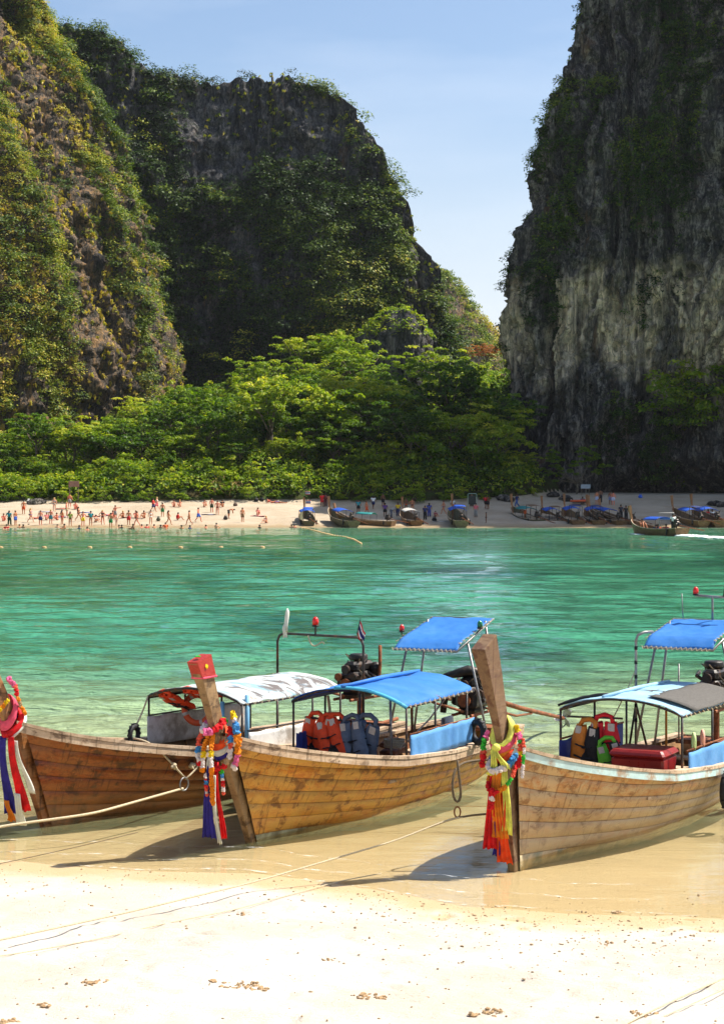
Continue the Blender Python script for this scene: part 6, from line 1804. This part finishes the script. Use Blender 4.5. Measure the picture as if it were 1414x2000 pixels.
beach(629, 990, 'stand', 20, 2, 'person in red shirt and red shorts standing on the shaded upper sand', [('top', RED), ('sho', RED)], 'black'); beach(636, 990, 'stand', 190, 2, 'person in maroon half hidden behind the red shirt', [('top', (110, 40, 40)), ('leg', (90, 40, 40))], 'black')
beach(662, 997, 'lie', 85, 2, 'dark-skinned sunbather lying on the shaded sand', [('bri', NVY)], 'black')
beach(729, 995, 'walk', 160, 2, 'person in white shirt and dark shorts on the shaded upper sand', [('top', WHT), ('sho', NVY)], 'black'); beach(748, 990, 'stand', 30, 2, 'bare-chested person half hidden behind the boats, upper sand', [('sho', BLK)], 'black')
beach(793, 1000, 'stand', -20, 2, 'left one of two tanned bathers standing behind the white-roofed boat', [('bri', ORG)], 'brown', 'long'); beach(805, 1001, 'hip', 160, 1, 'right one of two tanned bathers standing behind the white-roofed boat', [('bri', BLK)], 'brown')
beach(777, 1009, 'stand', 10, 2, 'person in yellow shirt behind the low teal-roofed boat', [('top', YEL), ('leg', NVY)], 'black')
beach(764, 1012, 'bend', 120, 2, 'person in grey stooping over the low teal-roofed boat', [('top', GRY), ('leg', (80, 84, 96))], 'black')
beach(752, 1010, 'stand', 0, 2, 'person in purple behind the low teal-roofed boat', [('top', PUR), ('sho', BLK)], 'black')
beach(838, 1010, 'stand', 180, 2, 'person in blue patterned dress right of the white-roofed boat', [('top', (70, 80, 150)), ('sho', (70, 80, 150)), ('leg', (70, 80, 150))], 'black', 'long'); beach(850, 1010, 'sit', 30, 1, 'child sitting on the sand in red and blue', [('top', (150, 60, 80))], 'brown', s=.8)
beach(866, 1005, 'walk', -80, 1, 'slim person in dark trunks walking right on the shaded sand', [('bri', NVY)], 'brown')
beach(929, 1011, 'stand', -30, 1, 'person in pink top and grey trousers by the far blue-roofed boat', [('top', PNK), ('leg', GRY)], 'black'); beach(948, 994, 'walk', 150, 2, 'person in red shirt and black shorts on the upper sand', [('top', RED), ('sho', BLK)], 'black')
beach(953, 995, 'stand', -60, 2, 'bare-chested person right behind the red shirt', [('sho', BLK)], 'black'); beach(949, 1022, 'stand', -90, 2, 'dark child standing at the shaded waterline', [('bri', BLK)], 'black', s=.75)
beach(921, 990, 'stand', 0, 2, 'person in dark clothes at the metal frame', [('top', (50, 44, 60)), ('leg', BLK)], 'black')
beach(1009, 992, 'walk', -70, 2, 'person in blue shirt and jeans walking on the shaded sand', [('top', NVY), ('leg', (60, 86, 140))], 'black'); beach(1025, 1014, 'bend', -60, 2, 'person in orange shorts stooping at the boats', [('sho', ORG)], 'brown')
beach(1137, 984, 'sit', 20, 2, 'person in blue shirt sitting by the orange dinghy', [('top', NVY), ('leg', BLK)], 'black')
beach(1165, 986, 'stand', 10, 1, 'bather in white and blue shorts in front of the cave', [('sho', (170, 180, 210))], 'brown'); beach(1172, 982, 'stand', 170, 2, 'dark figure standing behind the white and blue shorts', [('leg', BLK)], 'black')
beach(1191, 986, 'stand', 20, 2, 'left one of two bathers in patterned shorts by the cave', [('sho', (120, 130, 170))], 'black'); beach(1197, 987, 'stand', -10, 3, 'right one of two bathers in pale shorts by the cave', [('sho', (200, 206, 226))], 'brown')
ORD = 'first second third fourth fifth sixth seventh eighth ninth tenth eleventh twelfth thirteenth fourteenth fifteenth sixteenth seventeenth eighteenth nineteenth twentieth twenty-first twenty-second twenty-third twenty-fourth'.split()
# swimmers: heads and shoulders out of the shallows
for k, (u, v) in enumerate(sorted([(14, 1034), (39, 1030), (46, 1030), (57, 1029), (113, 1030), (127, 1033), (155, 1032), (171, 1035), (233, 1031), (238, 1031), (277, 1030), (288, 1030), (302, 1030), (314, 1031), (324, 1030), (337, 1027), (355, 1032), (371, 1032), (403, 1031), (423, 1031), (507, 1031), (570, 1030), (575, 1030), (261, 1033)], key=lambda q: q[0])):
    Y_ = CAMH * FPX / (v - VHP + .5)
    p_ = ray(u, v, Y_)
    deep = .50 if k % 5 else .30
    person((p_[0], Y_, -deep - .02), 'sit', random.uniform(0, 360), k % 4, ORD[k] + ' swimmer from the left, only head and shoulders above the shallow water', [('top', [RED, BLK, NVY, ORG][k % 4])] if k % 3 == 0 else [('bri', BLK)], ['black', 'brown', 'black'][k % 3], group='swimmers off the far beach')

for u, v, ps, fc, sk, wr, hr, lh, lb in [
    (8, 1018, 'sit', 20, 3, [('bri', RED)], 'brown', 'hair', 'person in red sitting at the left frame edge'), (47, 1005, 'stand', 200, 1, [('sho', ORG)], 'black', 'hair', 'bather in orange shorts standing on the upper left sand'),
    (61, 1021, 'walk', 90, 0, [('bra', PUR), ('bri', PUR)], 'blond', 'long', 'person in purple bikini walking at the left waterline'), (80, 1026, 'stand', 15, 3, [('sho', NVY)], 'brown', 'hair', 'bather in navy shorts at the waterline left of the teal shorts'),
    (122, 1025, 'stand', 140, 1, [('bri', RED)], 'black', 'long', 'wader in red briefs right of the teal shorts'), (163, 1028, 'hip', 30, 3, [('sho', YEL)], 'brown', 'hair', 'wader in yellow shorts with a hand on the hip'),
    (188, 1020, 'sit', 60, 0, [('bra', TEAL), ('bri', TEAL)], 'brown', 'long', 'person in teal bikini sitting below the red towel'), (210, 1008, 'recline', 80, 3, [('bri', BLU)], 'blond', 'hair', 'person in blue briefs reclining above the pointing bather'),
    (252, 1026, 'stand', 190, 1, [('sho', RED)], 'black', 'hair', 'wader in red shorts below the seated row'), (268, 1028, 'walk', -80, 3, [('bri', BLK)], 'brown', 'hair', 'wader walking right below the seated row'),
    (295, 1025, 'stand', 20, 0, [('bra', WHT), ('bri', WHT)], 'brown', 'long', 'person in white bikini at the waterline right of the seated row'), (318, 1010, 'stand', 170, 1, [('sho', GRN)], 'black', 'hair', 'bather in green shorts standing alone below the sitting two'),
    (388, 1020, 'walk', 70, 3, [('sho', BLU)], 'brown', 'hair', 'bather in blue shorts walking left of the pale towel'), (474, 1020, 'stand', 40, 1, [('sho', (120, 90, 60))], 'black', 'hair', 'bather in brown shorts between the stooping one and the pink bikini'),
    (520, 1022, 'sit', -30, 0, [('bra', NVY), ('bri', NVY)], 'blond', 'long', 'person in navy bikini sitting near the water right of the pink one'), (700, 1003, 'stand', 10, 2, [('top', TEAL), ('sho', BLK)], 'black', 'hair', 'person in teal shirt standing behind the low boat'),
    (716, 1006, 'walk', 100, 1, [('sho', ORG)], 'brown', 'hair', 'bather in orange shorts walking behind the low boat'), (884, 1001, 'stand', 150, 2, [('top', WHT), ('sho', RED)], 'black', 'hair', 'person in white shirt and red shorts left of the pipe arch')]:
    beach(u, v, ps, fc, sk, lb, wr, hr, lh)
# ---------------- towels, bags, signboard, metal frame
def thing_at(o, u, v, rz=0.0, dz=0.0):
    h = ground_hit(u, v); o.location = (h.x, h.y, h.z + dz); o.rotation_euler = (0, 0, rz); return o
for u, v, c, lb, rz in [(183, 1009, RED, 'red towel spread on the sand left of the pointing bather', .2), (168, 1001, BLU, 'blue towel beside the walking black bikini', .5), (118, 1010, (120, 120, 190), 'lilac towel near the teal-shorted bather', -.2), (124, 994, RED, 'red towel under the brown signboard', .1), (408, 1005, (196, 190, 206), 'pale towel left of the standing pair', .1), (504, 1008, PNK, 'pink towel under the sitting pink bikini', 0), (858, 1019, WHT, 'white towel on the shaded sand by the child', .05), (90, 1000, (170, 170, 200), 'pale blue towel high on the left sand', .3), (252, 1011, BLK, 'dark mat beside the sitting row', .1)]:
    m = MB(); m.sheet([[(x, y, .03 + .02 * math.sin(x * 5 + y * 7) + .015 * random.random()) for x in np.linspace(-.85, .85, 8)] for y in np.linspace(-.4, .4, 5)], .015)
    tag(thing_at(m.build('towel', cloth(c), None, True), u, v, rz), lb, 'towel', 'towels on the far beach')
for u, v, c, lb in [(501, 980, BLK, 'left one of two dark bags on the upper sand'), (512, 980, BLK, 'right one of two dark bags on the upper sand'), (441, 1015, (60, 50, 44), 'dark bag at the feet of the stooping bather'), (310, 1018, (90, 90, 70), 'small olive bag near the water'), (460, 989, (80, 60, 50), 'brown bag alone on the upper sand'), (57, 983, WHT, 'white bundle among grey rocks at the far left'), (848, 1018, BLK, 'black bag left of the white towel'), (1098, 975, (30, 34, 60), 'dark blue box on the shaded sand'), (1250, 973, BLU, 'blue barrel at the mouth of the cave')]:
    m = MB(); m.box((0, 0, .22), (.6, .42, .44), bev=.12, taper=.75); m.tube([(-.15, 0, .42), (-.1, 0, .55), (.1, 0, .55), (.15, 0, .42)], .03, 5)
    tag(thing_at(m.build('bag', cloth(c), None, True), u, v, random.uniform(-1, 1)), lb, 'bag', 'bags on the far beach')
e = empty('signboard')
MB().box((0, 0, 2.45), (1.35, .08, .72), bev=.02).build('board', mat_plain('brown_sign', srgb(138, 104, 86), .7, .1, 3, .2), e)
for s in (-.55, .55): MB().tube([(s, .05, -.3), (s, .05, 2.3)], .05, 6).build('post', M['bark'], e)
tag(thing_at(e, 145, 983), 'blank brown signboard on posts at the top of the left beach', 'sign')
e = empty('pipe_arch_sign')
MB().tube([(-.55, 0, -.3), (-.55, 0, 1.9), (-.45, 0, 2.0), (.45, 0, 2.0), (.55, 0, 1.9), (.55, 0, -.3)], .035, 7).build('pipe', mat_plain('pale_green_pipe', srgb(150, 176, 160), .5, .1, 5, .1), e, True)
MB().box((0, .02, 1.2), (.9, .03, 1.1), bev=.01).build('panel', mat_plain('dark_notice_panel', srgb(46, 50, 44), .6, .3, 6, .1), e)
tag(thing_at(e, 922, 996), 'pale arched pipe frame with a dark panel on the shaded beach', 'sign frame')
e = empty('white_sign'); MB().box((0, 0, 1.2), (1.3, .06, .55), bev=.02).build('board', cloth((150, 160, 165)), e)
for s in (-.5, .5): MB().tube([(s, .04, -.2), (s, .04, 1.0)], .04, 6).build('post', M['bark'], e)
tag(thing_at(e, 1143, 968), 'pale board on posts at the mouth of the cave', 'sign')
# rocks at the foot of the bank
for k, (u, v) in enumerate([(68, 985), (76, 984), (990, 979), (983, 976), (1080, 970), (1105, 978), (1395, 988), (1410, 990)]):
    o = MB().ell((0, 0, .2), (1.0 + .3 * (k % 3), .7, .45), 10, 7, jit=.22, seed=k).build('boulder', M['rock_c'], None)
    tag(thing_at(o, u, v, k), ['grey boulder beside the white bundle', 'second grey boulder right of the white bundle', 'flat boulder right of the red shirt', 'boulder behind the flat one', 'boulder under the cliff tree', 'low boulder beside the dark blue box', 'boulder at the right edge of the beach', 'boulder cut by the right frame edge'][k], 'rock', 'boulders at the top of the beach')

# ================================================================== beached boats on the far shore
M['far_hull'] = mat_hull('dark_far_planks', srgb(96, 70, 42), srgb(124, 92, 56), srgb(140, 112, 78), srgb(48, 36, 24), .5, .6)
M['far_hull2'] = mat_hull('green_far_planks', srgb(62, 70, 50), srgb(92, 92, 62), srgb(120, 110, 80), srgb(40, 40, 30), .5, .6)
M['far_prow'] = mat_plain('far_prow_wood', srgb(150, 104, 66), .7, .2, 5, .3)
M['teal_tarp'] = mat_plain('teal_canvas', srgb(44, 138, 136), .7, .1, 3, .2, transl=.25)
M['white_tarp'] = mat_plain('white_canvas', srgb(214, 210, 200), .7, .1, 3, .2, transl=.2)
M['brown_tarp'] = mat_plain('brown_board_roof', srgb(112, 84, 58), .8, .2, 3, .2)
M['deep_blue'] = mat_plain('deep_blue_canvas', srgb(40, 96, 200), .6, .1, 3, .2, transl=.3)
class FarHull(Boat):
    def __init__(self): pass
fh = FarHull(); fh.rake = .7; fh.L = 8.2; fh.beam = 1.12; fh.rz = 0; fh.X = fh.Y = 0
fh.bg = smooth_tab([.06, .32, .57, .78, .90, .92, .84, .68]); fh.bk = smooth_tab([.03, .045, .11, .24, .36, .42, .38, .30])
fh.zg = smooth_tab([1.36, 1.21, 1.0, .82, .68, .6, .62, .72]); fh.zk = smooth_tab([-.12, -.12, -.15, -.19, -.22, -.24, -.22, -.12]); fh.pw = smooth_tab([1.0, .98, .9, .76, .62, .55, .55, .6])
us = np.linspace(0, 1, 20); ts = np.linspace(0, 1, 6)
FH_HULL = MB().sheet([[fh.P(u, t, -1) for t in ts[::-1]] + [fh.P(u, t, 1) for t in ts] for u in us][::-1], .05)
T = [fh.P(1.0, t, 1) for t in ts]; FH_HULL.sheet([[(x, -y, z), (x, y, z)] for x, y, z in T], .05)
FH_HULL = FH_HULL.mesh('hull', False)
FH_RAIL = MB()
for s in (-1, 1): FH_RAIL.tube([fh.P(u, 1.0, s) for u in us], .05, 5)
FH_RAIL = FH_RAIL.mesh('rail')
FH_PROW = MB(); FH_PROW.tube([(.05, 0, -.1), (-.55, 0, 1.1), (-.8, 0, 1.6), (-1.15, 0, 2.7)], [.10, .12, .13, .20], 4, flat=.55); FH_PROW = FH_PROW.mesh('prow')
def far_canopy(x0, x1, hw, zs, zp, n=9):
    m = MB(); m.sheet([[(x, y, arch(y, hw, zs, zp)) for y in np.linspace(hw, -hw, n)] for x in np.linspace(x0, x1, 5)], .02); return m.mesh('roof_cloth', True)
FC1 = far_canopy(2.8, 5.2, .95, 1.45, 1.72); FC2 = far_canopy(5.4, 7.0, .62, 2.1, 2.16)
def far_posts(xs_, hw, z0, z1):
    return [MB().tube([(x, s * hw, z0), (x, s * hw, z1)], .028, 5).mesh('post') for x in xs_ for s in (-1, 1)]
FP1 = far_posts((2.85, 5.15), .93, .55, 1.46); FP2 = far_posts((5.5, 6.9), .6, .5, 2.12)
m = MB(); m.box((7.3, 0, 1.1), (.7, .4, .5), bev=.08).box((7.3, 0, 1.42), (.5, .3, .25), bev=.05).tube([(7.3, 0, .6), (7.3, 0, 1.0)], .08, 6).tube([(7.0, .2, 1.2), (7.5, .25, 1.75)], .04, 5).ell((7.65, .1, 1.1), (.12, .16, .16), 8, 6).box((7.6, -.2, 1.0), (.2, .2, .3), bev=.04)
FE = m.mesh('engine_block'); FSH = MB().tube([(7.6, 0, 1.0), (9.0, .5, .75), (10.4, 1.0, .55)], .05, 6).mesh('shaft')
FT = []
for s in (-1, 1): FT.append(MB().tube([(7.2 + .28 * math.cos(a) * .2, s * (.98 + .05 * math.cos(a)), .42 + .27 * math.sin(a)) for a in np.linspace(0, 6.28, 13)[:-1]], .07, 6, closed=True).mesh('tyre_fender'))
for me, mt in ((FH_RAIL, 'rail'), (FE, 'engine'), (FSH, 'rust'), (FH_PROW, 'far_prow')): me.materials.append(M[mt])
for me in FP1 + FP2: me.materials.append(M['steel'])
for me in FT: me.materials.append(M['rubber'])
def far_boat(u, v, heading, hull, roof1, roof2, label, s=1.0, prow=True, y=None, z=0.0, group='long-tail boats on the far shore', tail=True):
    """u, v: pixel of the stern at the waterline; heading: degrees, 0 = bow points inland"""
    Y_ = y or CAMH * FPX / (v - VHP)
    p_ = ray(u, v, Y_)
    if y is None: Y_ -= 1.5; p_ = ray(u, v, Y_)
    d = Vector((math.sin(R(heading)), math.cos(R(heading)), 0))
    o = Vector((p_[0], Y_, z)) + d * 8.0 * s
    if y is None: o.z += .10 * 8 * s * math.cos(R(heading)) + .10
    e = empty('longtail_boat', o, math.pi / 2 - R(heading) + math.pi); e.scale = (s, s, s)
    if y is None: e.rotation_euler[1] = .10 * math.cos(R(heading))
    h = obj('hull', FH_HULL, None, e); setmat(h, M[hull])
    obj('rail', FH_RAIL, None, e)
    if prow: obj('prow', FH_PROW, None, e)
    for k, q in enumerate(FT): obj('tyre_fender', q, None, e)
    if roof1:
        c = obj('roof_cloth', FC1, None, e); setmat(c, M[roof1])
        for q in FP1: obj('post', q, None, e)
    if roof2:
        c = obj('roof_cloth', FC2, None, e); setmat(c, M[roof2])
        for q in FP2: obj('post', q, None, e)
    en = obj('engine_block', FE, None, e)
    if tail: obj('shaft', FSH, None, en)
    return tag(e, label, 'boat', group)
far_boat(604, 1029, -6, 'far_hull2', 'deep_blue', 'deep_blue', 'far boat with two blue roofs and two small flags, leftmost on the shore', .92)
far_boat(690, 1030, -20, 'far_hull2', 'deep_blue', None, 'far boat with a tall pale prow, second from left on the shore', .98)
far_boat(765, 1029, -62, 'far_hull', 'teal_tarp', None, 'low far boat seen side-on with teal roof, third from left', .85)
far_boat(813, 1029, -10, 'far_hull', 'white_tarp', None, 'far boat with a white roof, fourth from left', .95)
far_boat(901, 1030, -4, 'far_hull2', 'deep_blue', 'deep_blue', 'far boat with two blue roofs beside the sign frame, fifth from left', 1.05)
far_boat(1052, 1028, -16, 'far_hull2', 'teal_tarp', 'brown_tarp', 'far boat with teal roof and brown stern roof, first of the right group', 1.05)
far_boat(1091, 1028, -8, 'far_hull', 'deep_blue', 'brown_tarp', 'far boat with blue roof and brown stern roof, second of the right group', .98)
far_boat(1129, 1029, -4, 'far_hull', 'deep_blue', 'navy_tarp', 'far boat with bright blue roof below the orange dinghy', 1.05)
far_boat(1169, 1029, -2, 'far_hull', 'deep_blue', 'navy_tarp', 'far boat with navy stern roof, fourth of the right group', 1.02)
far_boat(1212, 1029, -18, 'far_hull', 'deep_blue', None, 'far boat with a dark figure standing in it, fifth of the right group', 1.0)
far_boat(1240, 1029, -24, 'far_hull', None, None, 'unroofed dark far boat just left of the moving boat', .9)
far_boat(1372, 1030, -14, 'far_hull', 'deep_blue', 'navy_tarp', 'far boat behind the wake, right of the moving boat', 1.0)
far_boat(1404, 1030, -10, 'far_hull', 'deep_blue', None, 'far boat with blue roof at the right frame edge', 1.05)
for k, (u, v) in enumerate([(596, 966), (597, 984)]):
    mx = Matrix.Translation(Vector(ray(u, v, 216 + k))) @ Matrix.Scale(2.0, 4)
    thai_flag('flag', mx, ['upper of two small striped flags above the leftmost far boat', 'lower of two small striped flags above the leftmost far boat'][k], droop=False)
    MB().tube([(0, 0, -.9 + .0 * k), (0, 0, 0)], .006, 5).build('staff', M['steel'], bpy.data.objects['flag.%03d' % (k + 1)])
# boatmen
for u, v, Yq, wear, lb, ps in [(1222, 1014, 217, [('top', BLK), ('leg', BLK)], 'dark boatman standing in the fifth boat of the right group', 'stand'), (1212, 1012, 218, [('top', (60, 60, 70)), ('leg', BLK)], 'boatman in grey standing behind the dark boatman', 'stand'), (830, 1014, 217, [('top', NVY), ('leg', BLK)], 'boatman in navy at the engine of the white-roofed boat', 'stand'),
                            (1382, 1008, 219, [('top', RED), ('sho', NVY)], 'passenger in red in the right-edge boat', 'sit'), (1390, 1008, 219, [('top', WHT), ('sho', NVY)], 'passenger in white in the right-edge boat', 'sit')]:
    p_ = ray(u, v, Yq); person((p_[0], Yq, max(.15, p_[2] - .1)), ps, 20, 2, lb, wear, 'black', group='people in the far boats')
# orange dinghy on the sand
e = empty('dinghy')
MB().tube([(-1.9, -.7, .35), (.9, -.75, .38), (1.8, -.4, .5), (2.05, 0, .55), (1.8, .4, .5), (.9, .75, .38), (-1.9, .7, .35)], [.24, .26, .25, .24, .25, .26, .24], 10).build('tube', M['ring'], e, True)
MB().box((-.4, 0, .22), (3.0, 1.2, .16), bev=.05).build('floor', cloth(GRY), e); MB().box((-1.9, 0, .45), (.1, 1.1, .5), bev=.02).build('transom', cloth(WHT), e)
tag(thing_at(e, 1132, 986, -.5, .2), 'orange inflatable dinghy on the shaded sand behind the boats', 'dinghy'); e.rotation_euler[0] = -.12; e.scale = (.6, .6, .6)

# ================================================================== moving boat and its wake
mv = far_boat(1328, 1047, -22, 'far_hull', 'deep_blue', None, 'brown boat under way with a tall orange prow and bright blue roof', 1.02, y=172.0, group=None)
p0 = Vector(mv.location); rzm = mv.rotation_euler[2]
def in_mv(x, y, z):
    return p0 + Matrix.Rotation(rzm, 3, 'Z') @ Vector((x * 1.02, y * 1.02, z * 1.02))
MB().tube([(5.6, -.8, .6), (5.6, -.8, 2.1), (5.6, .8, 2.1), (5.6, .8, .6)], .03, 6).build('stern_arch', M['galv'], mv)
for x, y, z, wear, lb, ps, sk in [(6.6, .1, .35, [('top', WHT), ('leg', BLK)], 'helmsman in white standing at the stern of the moving boat', 'stand', 2), (3.4, .4, .1, [('top', ORG)], 'passenger in orange under the blue roof of the moving boat', 'sit', 2), (4.2, -.3, .1, [('top', NVY)], 'passenger in navy under the blue roof of the moving boat', 'sit', 1), (5.0, .3, .15, [('top', (150, 50, 60))], 'passenger in dark red behind the blue roof of the moving boat', 'sit', 2), (1.2, .0, .6, [('top', (180, 130, 100))], 'passenger sitting in the bow of the moving boat', 'sit', 1)]:
    person(in_mv(x, y, z), ps, math.degrees(rzm) + 90, sk, lb, wear, 'black', group='people in the moving boat')
M['foam'] = mat_plain('white_foam', srgb(232, 238, 232), .8, .05, 2, .4, kind='World')
rw = np.random.default_rng(8)
mm = MB()
d = (in_mv(9, 0, 0) - in_mv(0, 0, 0)).normalized(); sd = Vector((-d.y, d.x, 0))
for k in range(1000):
    t = rw.uniform(0, 1) ** 1.4 * 26; w_ = .5 + t * .10
    q = in_mv(8.2, 0, 0) + d * t + sd * rw.normal(0, w_ * .55)
    r_ = rw.uniform(.10, .30) * (1 - t / 40)
    mm.add(*(lambda m: (m.v, m.f))(MB().ell((q.x, q.y, .02), (r_ * 1.5, r_ * 1.2, r_ * .32 * (1.6 if t < 3 else 1)), 6, 4, jit=.3, seed=k)))
for k in range(160):
    t = rw.uniform(0, 1) * 3.0; s_ = rw.choice([-1, 1])
    q = in_mv(.1 + t * 1.0, s_ * (.25 + t * .35), 0) + sd * rw.normal(0, .15)
    r_ = rw.uniform(.07, .17)
    mm.add(*(lambda m: (m.v, m.f))(MB().ell((q.x, q.y, .02), (r_ * 1.5, r_, r_ * .4), 6, 4, jit=.3, seed=k)))
tag(mm.build('wake_foam', M['foam'], None, True), 'white foam trail churned up behind the moving boat', 'foam', kind='stuff')

# ================================================================== floats
M['float'] = mat_plain('sun_bleached_float', srgb(186, 150, 96), .6, .12, 4, .2)
FLM = MB().lathe([(.02, -.24), (.12, -.22), (.17, -.1), (.17, .1), (.12, .22), (.02, .24)], 12, Matrix.Rotation(math.pi / 2, 4, 'Y')).mesh('float', True); FLM.materials.append(M['float'])
for k, u in enumerate([2, 87, 176, 254, 353, 432, 513]):
    v = 1070.0; Y_ = CAMH * FPX / (v - VHP); p_ = ray(u, v, Y_)
    e = empty('buoy', (p_[0], Y_, .0)); e.scale = (.75, .75, .75); obj('float', FLM, None, e); o = MB().tube([(-.28, 0, 0), (-.24, 0, 0), (.24, 0, 0), (.30, 0, 0)], .03, 6).build('eye', M['rope'], e)
    tag(e, ORD[k] + ' buoy from the left in the row floating off the left beach', 'buoy', 'row of swim-area buoys')
e = empty('float_line')
pts = []
for u, v in [(588, 1031), (600, 1033), (615, 1037), (632, 1042), (650, 1046), (672, 1049), (690, 1054), (706, 1063)]:
    Y_ = CAMH * FPX / (v - VHP); p_ = ray(u, v, Y_); pts.append((p_[0], Y_, .02))
P_ = np.array(pts); dd = np.r_[0, np.cumsum(np.linalg.norm(np.diff(P_, axis=0), axis=1))]
MB().tube(pts, .012, 5).build('line', M['rope'], e)
for k in range(46):
    s_ = dd[-1] * (k + .5) / 46
    o = obj('float', FLM, None, e); o.location = [np.interp(s_, dd, P_[:, c]) for c in range(3)]; o.rotation_euler = (0, 0, random.uniform(.9, 1.7)); o.scale = (.6, .55, .55)
tag(e, 'curving line of ochre floats trailing from the leftmost far boat', 'float line')

# ================================================================== the thin tree at the foot of the right cliff
hit = ground_hit(1128, 966)
e = empty('cliff_foot_tree', (hit.x, hit.y + 2, hit.z))
tb = MB(); tb.tube([(0, 0, -.3), (.2, 0, .8), (.1, .1, 1.6)], [.16, .13, .11], 7)
rt = np.random.default_rng(4); C = []
for k in range(9):
    a = rt.uniform(-2.9, -.1) if k % 2 else rt.uniform(0, 3); l = rt.uniform(2.2, 4.4)
    end = Vector((math.cos(a) * l * 1.1, math.sin(a) * 1.2, 1.8 + rt.uniform(1.0, 4.2)))
    mid = Vector((end.x * .5, end.y * .5, 1.5 + (end.z - 1.5) * rt.uniform(.2, .5)))
    tb.tube([(.1, .1, 1.5), mid, end], [.085, .06, .02], 5)
    for q in range(7): C.append(tuple(mid.lerp(end, rt.uniform(.3, 1.15)) + Vector(rt.normal(0, .4, 3))))
tb.build('trunk', mat_plain('pale_bark', srgb(112, 102, 84), .9, .2, 5, .4), e, True)
V, F, T = leaves(np.array(C), .55, .3, 70, .24, .4, 5)
obj('crown', mesh_np('crown', V, F, False, {'tint': T}), M['leaf_shrub'], e)
tag(e, 'thin crooked tree with bare pale limbs at the foot of the right cliff', 'tree')
for k, (u, v, s) in enumerate([(1345, 770, 2.2), (1385, 800, 1.8), (1330, 800, 1.4), (1400, 740, 1.6)]):
    p_ = ray(u, v, 252); shrub(2, (p_[0], 255.0, p_[2] - 2.0), s, k, ['large green bush growing from a ledge low on the right cliff', 'bush on the cliff ledge at the right frame edge', 'smaller bush left of the large ledge bush', 'upper bush of the cliff ledge by the right frame edge'][k])

# ================================================================== thin sea haze
hz = NT('haze_air')
pv = hz.n('VolumePrincipled')
pv.inputs['Color'].default_value = (.90, .94, 1.0, 1)
pv.inputs['Density'].default_value = 0.00004
pv.inputs['Anisotropy'].default_value = .25
hz.l(pv.outputs[0], hz.out.inputs['Volume'])
mb = MB(); mb.box((0, 2600, 62), (11000, 6400, 136))
tag(mb.build('haze', hz.m), 'thin pale sea haze over the whole bay', 'haze', kind='stuff')
